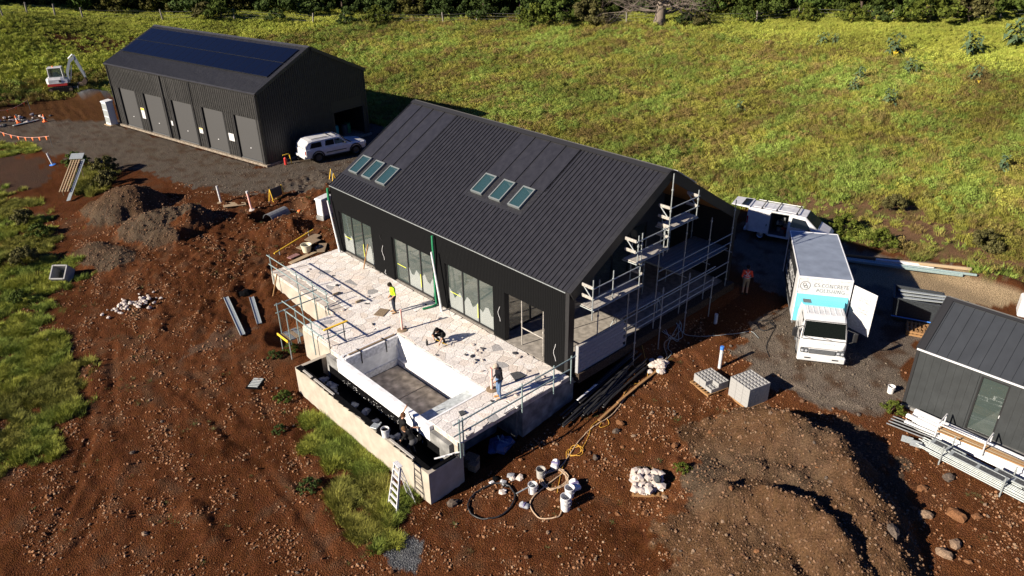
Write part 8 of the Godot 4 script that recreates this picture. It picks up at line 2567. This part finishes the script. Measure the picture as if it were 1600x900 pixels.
	for q in [[51.0, -48.5, 2.3, 0, "broad leafy green bush beside the bare tree"], [52.6, -44.8, 2.0, 3, "brownish twiggy bush between the green bush and bare tree"], [49.0, -51.0, 1.6, 1, "lower bright bush at the end of the broad one"], [19.9, -82.6, 1.3, 3, "grey green bush at the fence above the shed"], [21.4, -81.6, 1.5, 0, "upright green bush at the fence above the shed"], [37.3, -68.8, 1.4, 1, "bright green bush standing alone at the fence"], [34.2, -71.3, 1.0, 2, "small dark bush at the fence"], [27.2, -77.0, 1.0, 2, "low dark bush at the fence near the shed ridge"], [64.8, -23.0, 1.2, 1, "bright round bush at the fence beyond the bare tree"], [65.3, -17.8, 1.2, 1, "bright round bush beside the leaning fence post"], [66.6, -15.6, 1.0, 2, "dark low bush beside the leaning fence post"], [67.2, -10.2, 2.2, 1, "large yellow green bush on the fence line"], [68.2, -7.2, 1.9, 3, "brownish green bush beside the large yellow one"], [66.8, -12.4, 1.5, 0, "green bush filling the gap near the leaning post"], [70.2, -3.0, 2.2, 0, "green bush at the end of the fence line"], [57.4, -31.9, 1.0, 3, "brown thicket beside the bare tree"], [57.0, -34.0, 0.9, 2, "dark shrub at the foot of the bare tree"], [62.0, -28.8, 1.1, 0, "green shrub beside the square fence post"], [-7.1, -45.6, 0.75, 0, "green bush on the drive edge beside the white pipe"], [-5.9, -42.5, 0.8, 3, "tall dry olive weed clump beside the earth heaps"], [-6.9, -39.4, 0.8, 3, "dry olive weed clump between pallets and heaps"], [29.0, 2.6, 0.7, 3, "dry brown weed clump on the bank by the timber"], [27.0, 8.8, 0.8, 3, "dry brown weed clump on the bank above the gravel pile"], [23.9, 4.0, 0.7, 1, "bright green weed clump at the bank foot by the truck"], [24.2, 1.6, 0.8, 1, "bright green weed clump at the bank foot behind the van"], [8.8, 11.0, 0.34, 1, "small green weed at the corner of the cabin"], [-13.0, -37.2, 0.7, 3, "tall olive bush at the upper end of the side grass"], [-12.6, -34.6, 0.55, 0, "dark green bush in the side grass facing the earth heaps"], [-14.2, -31.6, 0.75, 3, "broad olive bush in the side grass near the concrete pit"], [-15.6, -27.4, 0.45, 0, "low green bush in the side grass below the concrete pit"], [-6.7, -12.9, 0.3, 0, "low green weed in the pit beside the landing"], [-7.6, -13.0, 0.28, 2, "grey green weed on the slope below the landing"], [-8.75, -9.95, 0.34, 0, "round green weed near the basin far corner"], [-10.8, -4.0, 0.36, 2, "dark round weed alone on the soil beside the grass strip"], [-10.0, -8.1, 0.24, 2, "small grey weed on soil beside the basin"], [-0.2, 6.6, 0.24, 1, "small weed beside the pallet of pink stones"], [-7.3, 6.4, 0.26, 0, "small leafy weed on the soil below the buckets"]]:
		var t := thing("bush", q[4], "bush", Vector3(q[0], hf(q[0], q[1]) - 0.05, q[1]), q[0])
		t.scale = Vector3.ONE * q[2]
		part(bm[q[3]], "foliage", M.leaf, t)
		part(stem, "stem", M.bark, t)
	# wild tobacco plants on the slope: rosettes of big grey green leaves on a stem
	var pts := [[37.7, -14.4, 0.9, "at the left, alone with a yellow leaf"], [56.4, -16.6, 1.2, "highest on the slope, bending over"], [57.1, -15.7, 1.0, "smaller, next to the highest"], [55.6, -9.2, 1.7, "broad, in the upper middle"], [48.7, -9.2, 1.2, "leaning, on the middle slope"], [52.4, -6.3, 1.2, "compact, with dark shadow"], [59.0, -3.8, 1.8, "largest and roundest"], [63.1, -1.3, 2.1, "tallest, by the end bush"], [45.0, -4.9, 1.2, "lowest of the middle group"], [52.5, -1.0, 1.2, "with a yellow lower leaf"], [46.2, -8.5, 1.0, "spreading, beside the leaning plant"], [37.9, 6.1, 1.1, "pale, alone low on the slope"]]
	for i in pts.size():
		var q: Array = pts[i]
		q[2] *= 1.3
		var t := thing("wild_tobacco_plant", "grey green broad leaved weed on slope, " + q[3], "plant", Vector3(q[0], hf(q[0], q[1]) - 0.03, q[1]), i * 1.1, "broad leaved weeds on the slope")
		mb = MB.new(); mb.tube(Vector3(0, -0.1, 0), Vector3(0.05, q[2] * 0.8, 0.02), 0.03, 6, 0.018)
		part(mb, "stem", M.bark, t)
		var kk := 20 + int(q[2] * 12)
		for l in kk:
			var f := float(l) / kk
			var a := l * 2.4
			var y: float = q[2] * lerpf(0.15, 0.95, f)
			var ln: float = q[2] * 0.42 * lerpf(1.1, 0.6, f) * rng.randf_range(0.7, 1.15)
			var d := Vector3(cos(a), 0, sin(a))
			var s := Vector3(-sin(a), 0, cos(a)) * ln * 0.24
			var o := Vector3(rng.randfn() * 0.12 * q[2], y, rng.randfn() * 0.12 * q[2])
			mb = MB.new()
			var v := Vector3(0.075, 0.112, 0.058) * rng.randf_range(0.75, 1.3)
			if l < 2 and i in [0, 9, 3]: v = Vector3(0.45, 0.33, 0.03)
			mb.col = Color(v.x, v.y, v.z)
			var m1 := o + d * ln * 0.45 + Vector3(0, ln * 0.22, 0)
			var m2 := o + d * ln + Vector3(0, -ln * 0.25, 0)
			mb.tri(o, m1 + s, m1 - Vector3(0, ln * 0.05, 0)); mb.tri(o, m1 - Vector3(0, ln * 0.05, 0), m1 - s)
			mb.tri(m1 + s, m2, m1 - Vector3(0, ln * 0.05, 0)); mb.tri(m1 - s, m1 - Vector3(0, ln * 0.05, 0), m2)
			part(mb, "leaf", M.leaf, t)
	# fence: posts and wires
	var fp := [[-1.8, -85.2], [0.9, -86.4], [4.2, -88.6], [7.4, -89.4], [15.9, -86.2], [23.0, -80.5], [30.6, -73.8], [34.4, -71.9], [43.5, -62.5], [46.6, -59.4], [51.0, -51.5], [55.2, -41.1], [59.0, -34.0], [62.3, -27.6], [65.9, -24.5], [66.9, -14.2], [70.5, -5.0], [74.0, 5.0]]
	var ft := thing("wire_fence", "old wire fence with weathered timber posts along the windbreak", "fence")
	for i in fp.size():
		var q: Array = fp[i]
		mb = MB.new()
		mb.xf = Transform3D(Basis(Vector3(1, 0, 0), 0.12 * sin(i * 2.3)) * Basis(Vector3(0, 0, 1), 0.1 * cos(i * 1.7)), Vector3(q[0], hf(q[0], q[1]), q[1]))
		mb.cbox(Vector3(0, 0.55, 0), Vector3(0.16, 1.7, 0.14), 0.02)
		part(mb, "post", M.post, ft)
		if i > 0:
			for y in [0.4, 0.75, 1.1]:
				var w := MB.new()
				var pp: Array = fp[i - 1]
				w.tube(Vector3(pp[0], hf(pp[0], pp[1]) + y, pp[1]), Vector3(q[0], hf(q[0], q[1]) + y, q[1]), 0.008, 4)
				part(w, "wire", M.wire, ft)

# ---------------------------------------------------------------- the scene
func _ready() -> void:
	var cam := Camera3D.new()
	cam.name = "camera"
	var F := Vector3(0.6046254, -0.46399475, -0.64740791)
	var R := F.cross(Vector3.UP).normalized()
	var U := R.cross(F)
	var roll := -0.0143407
	var R2 := R * cos(roll) + U * sin(roll)
	var U2 := U * cos(roll) - R * sin(roll)
	cam.transform = Transform3D(Basis(R2, U2, -F), Vector3(-20.2708, 18.5886, 18.3806))
	cam.fov = rad_to_deg(2.0 * atan(450.0 / 1146.5))
	cam.far = 900.0
	cam.near = 0.1
	add_child(cam)
	cam.current = true
	var we := WorldEnvironment.new()
	we.name = "environment"
	var env := Environment.new()
	env.background_mode = Environment.BG_SKY
	var sm := ProceduralSkyMaterial.new()
	sm.sky_top_color = Color(0.10, 0.20, 0.42)
	sm.sky_horizon_color = Color(0.42, 0.52, 0.64)
	sm.sky_curve = 0.12
	sm.ground_bottom_color = Color(0.10, 0.08, 0.05)
	sm.ground_horizon_color = Color(0.30, 0.33, 0.34)
	var sky := Sky.new()
	sky.sky_material = sm
	env.sky = sky
	env.background_energy_multiplier = 0.8
	env.tonemap_mode = Environment.TONE_MAPPER_LINEAR
	env.tonemap_exposure = 2.3
	env.sdfgi_enabled = true; env.ssao_enabled = true; env.ssil_enabled = true
	we.environment = env
	add_child(we)
	var sun := DirectionalLight3D.new()
	sun.name = "sun"
	sun.light_energy = 1.6
	sun.light_color = Color(1.0, 0.95, 0.88)
	sun.light_angular_distance = 0.5
	sun.shadow_enabled = true
	sun.directional_shadow_max_distance = 300.0
	sun.basis = Basis.looking_at(Vector3(0.879, -0.427, 0.2125))
	add_child(sun)
	n1.seed = 3; n1.frequency = 0.12; n1.fractal_octaves = 3
	n2.seed = 7; n2.frequency = 0.25; n2.fractal_octaves = 3
	n3.seed = 12; n3.frequency = 0.55; n3.fractal_octaves = 4
	for k in ZONES:
		var pv := PackedVector2Array()
		var a: Array = ZONES[k]
		for i in range(0, a.size(), 2): pv.append(Vector2(a[i], a[i + 1]))
		zpoly[k] = pv
		var bb := Rect2(pv[0], Vector2.ZERO)
		for p in pv: bb = bb.expand(p)
		zbox[k] = bb
	make_materials()
	tps_solve()
	make_ground()
	make_house()
	make_terrace()
	make_pool()
	make_shed()
	make_cabin()
	print("buildings ", Time.get_ticks_msec())
	make_rails()
	make_scaffold()
	make_ute()
	make_van()
	make_truck()
	make_digger()
	print("vehicles ", Time.get_ticks_msec())
	make_people()
	print("people ", Time.get_ticks_msec())
	make_clutter()
	make_rocks()
	print("rocks ", Time.get_ticks_msec())
	make_trees()
	make_grass()
	print("plants ", Time.get_ticks_msec())
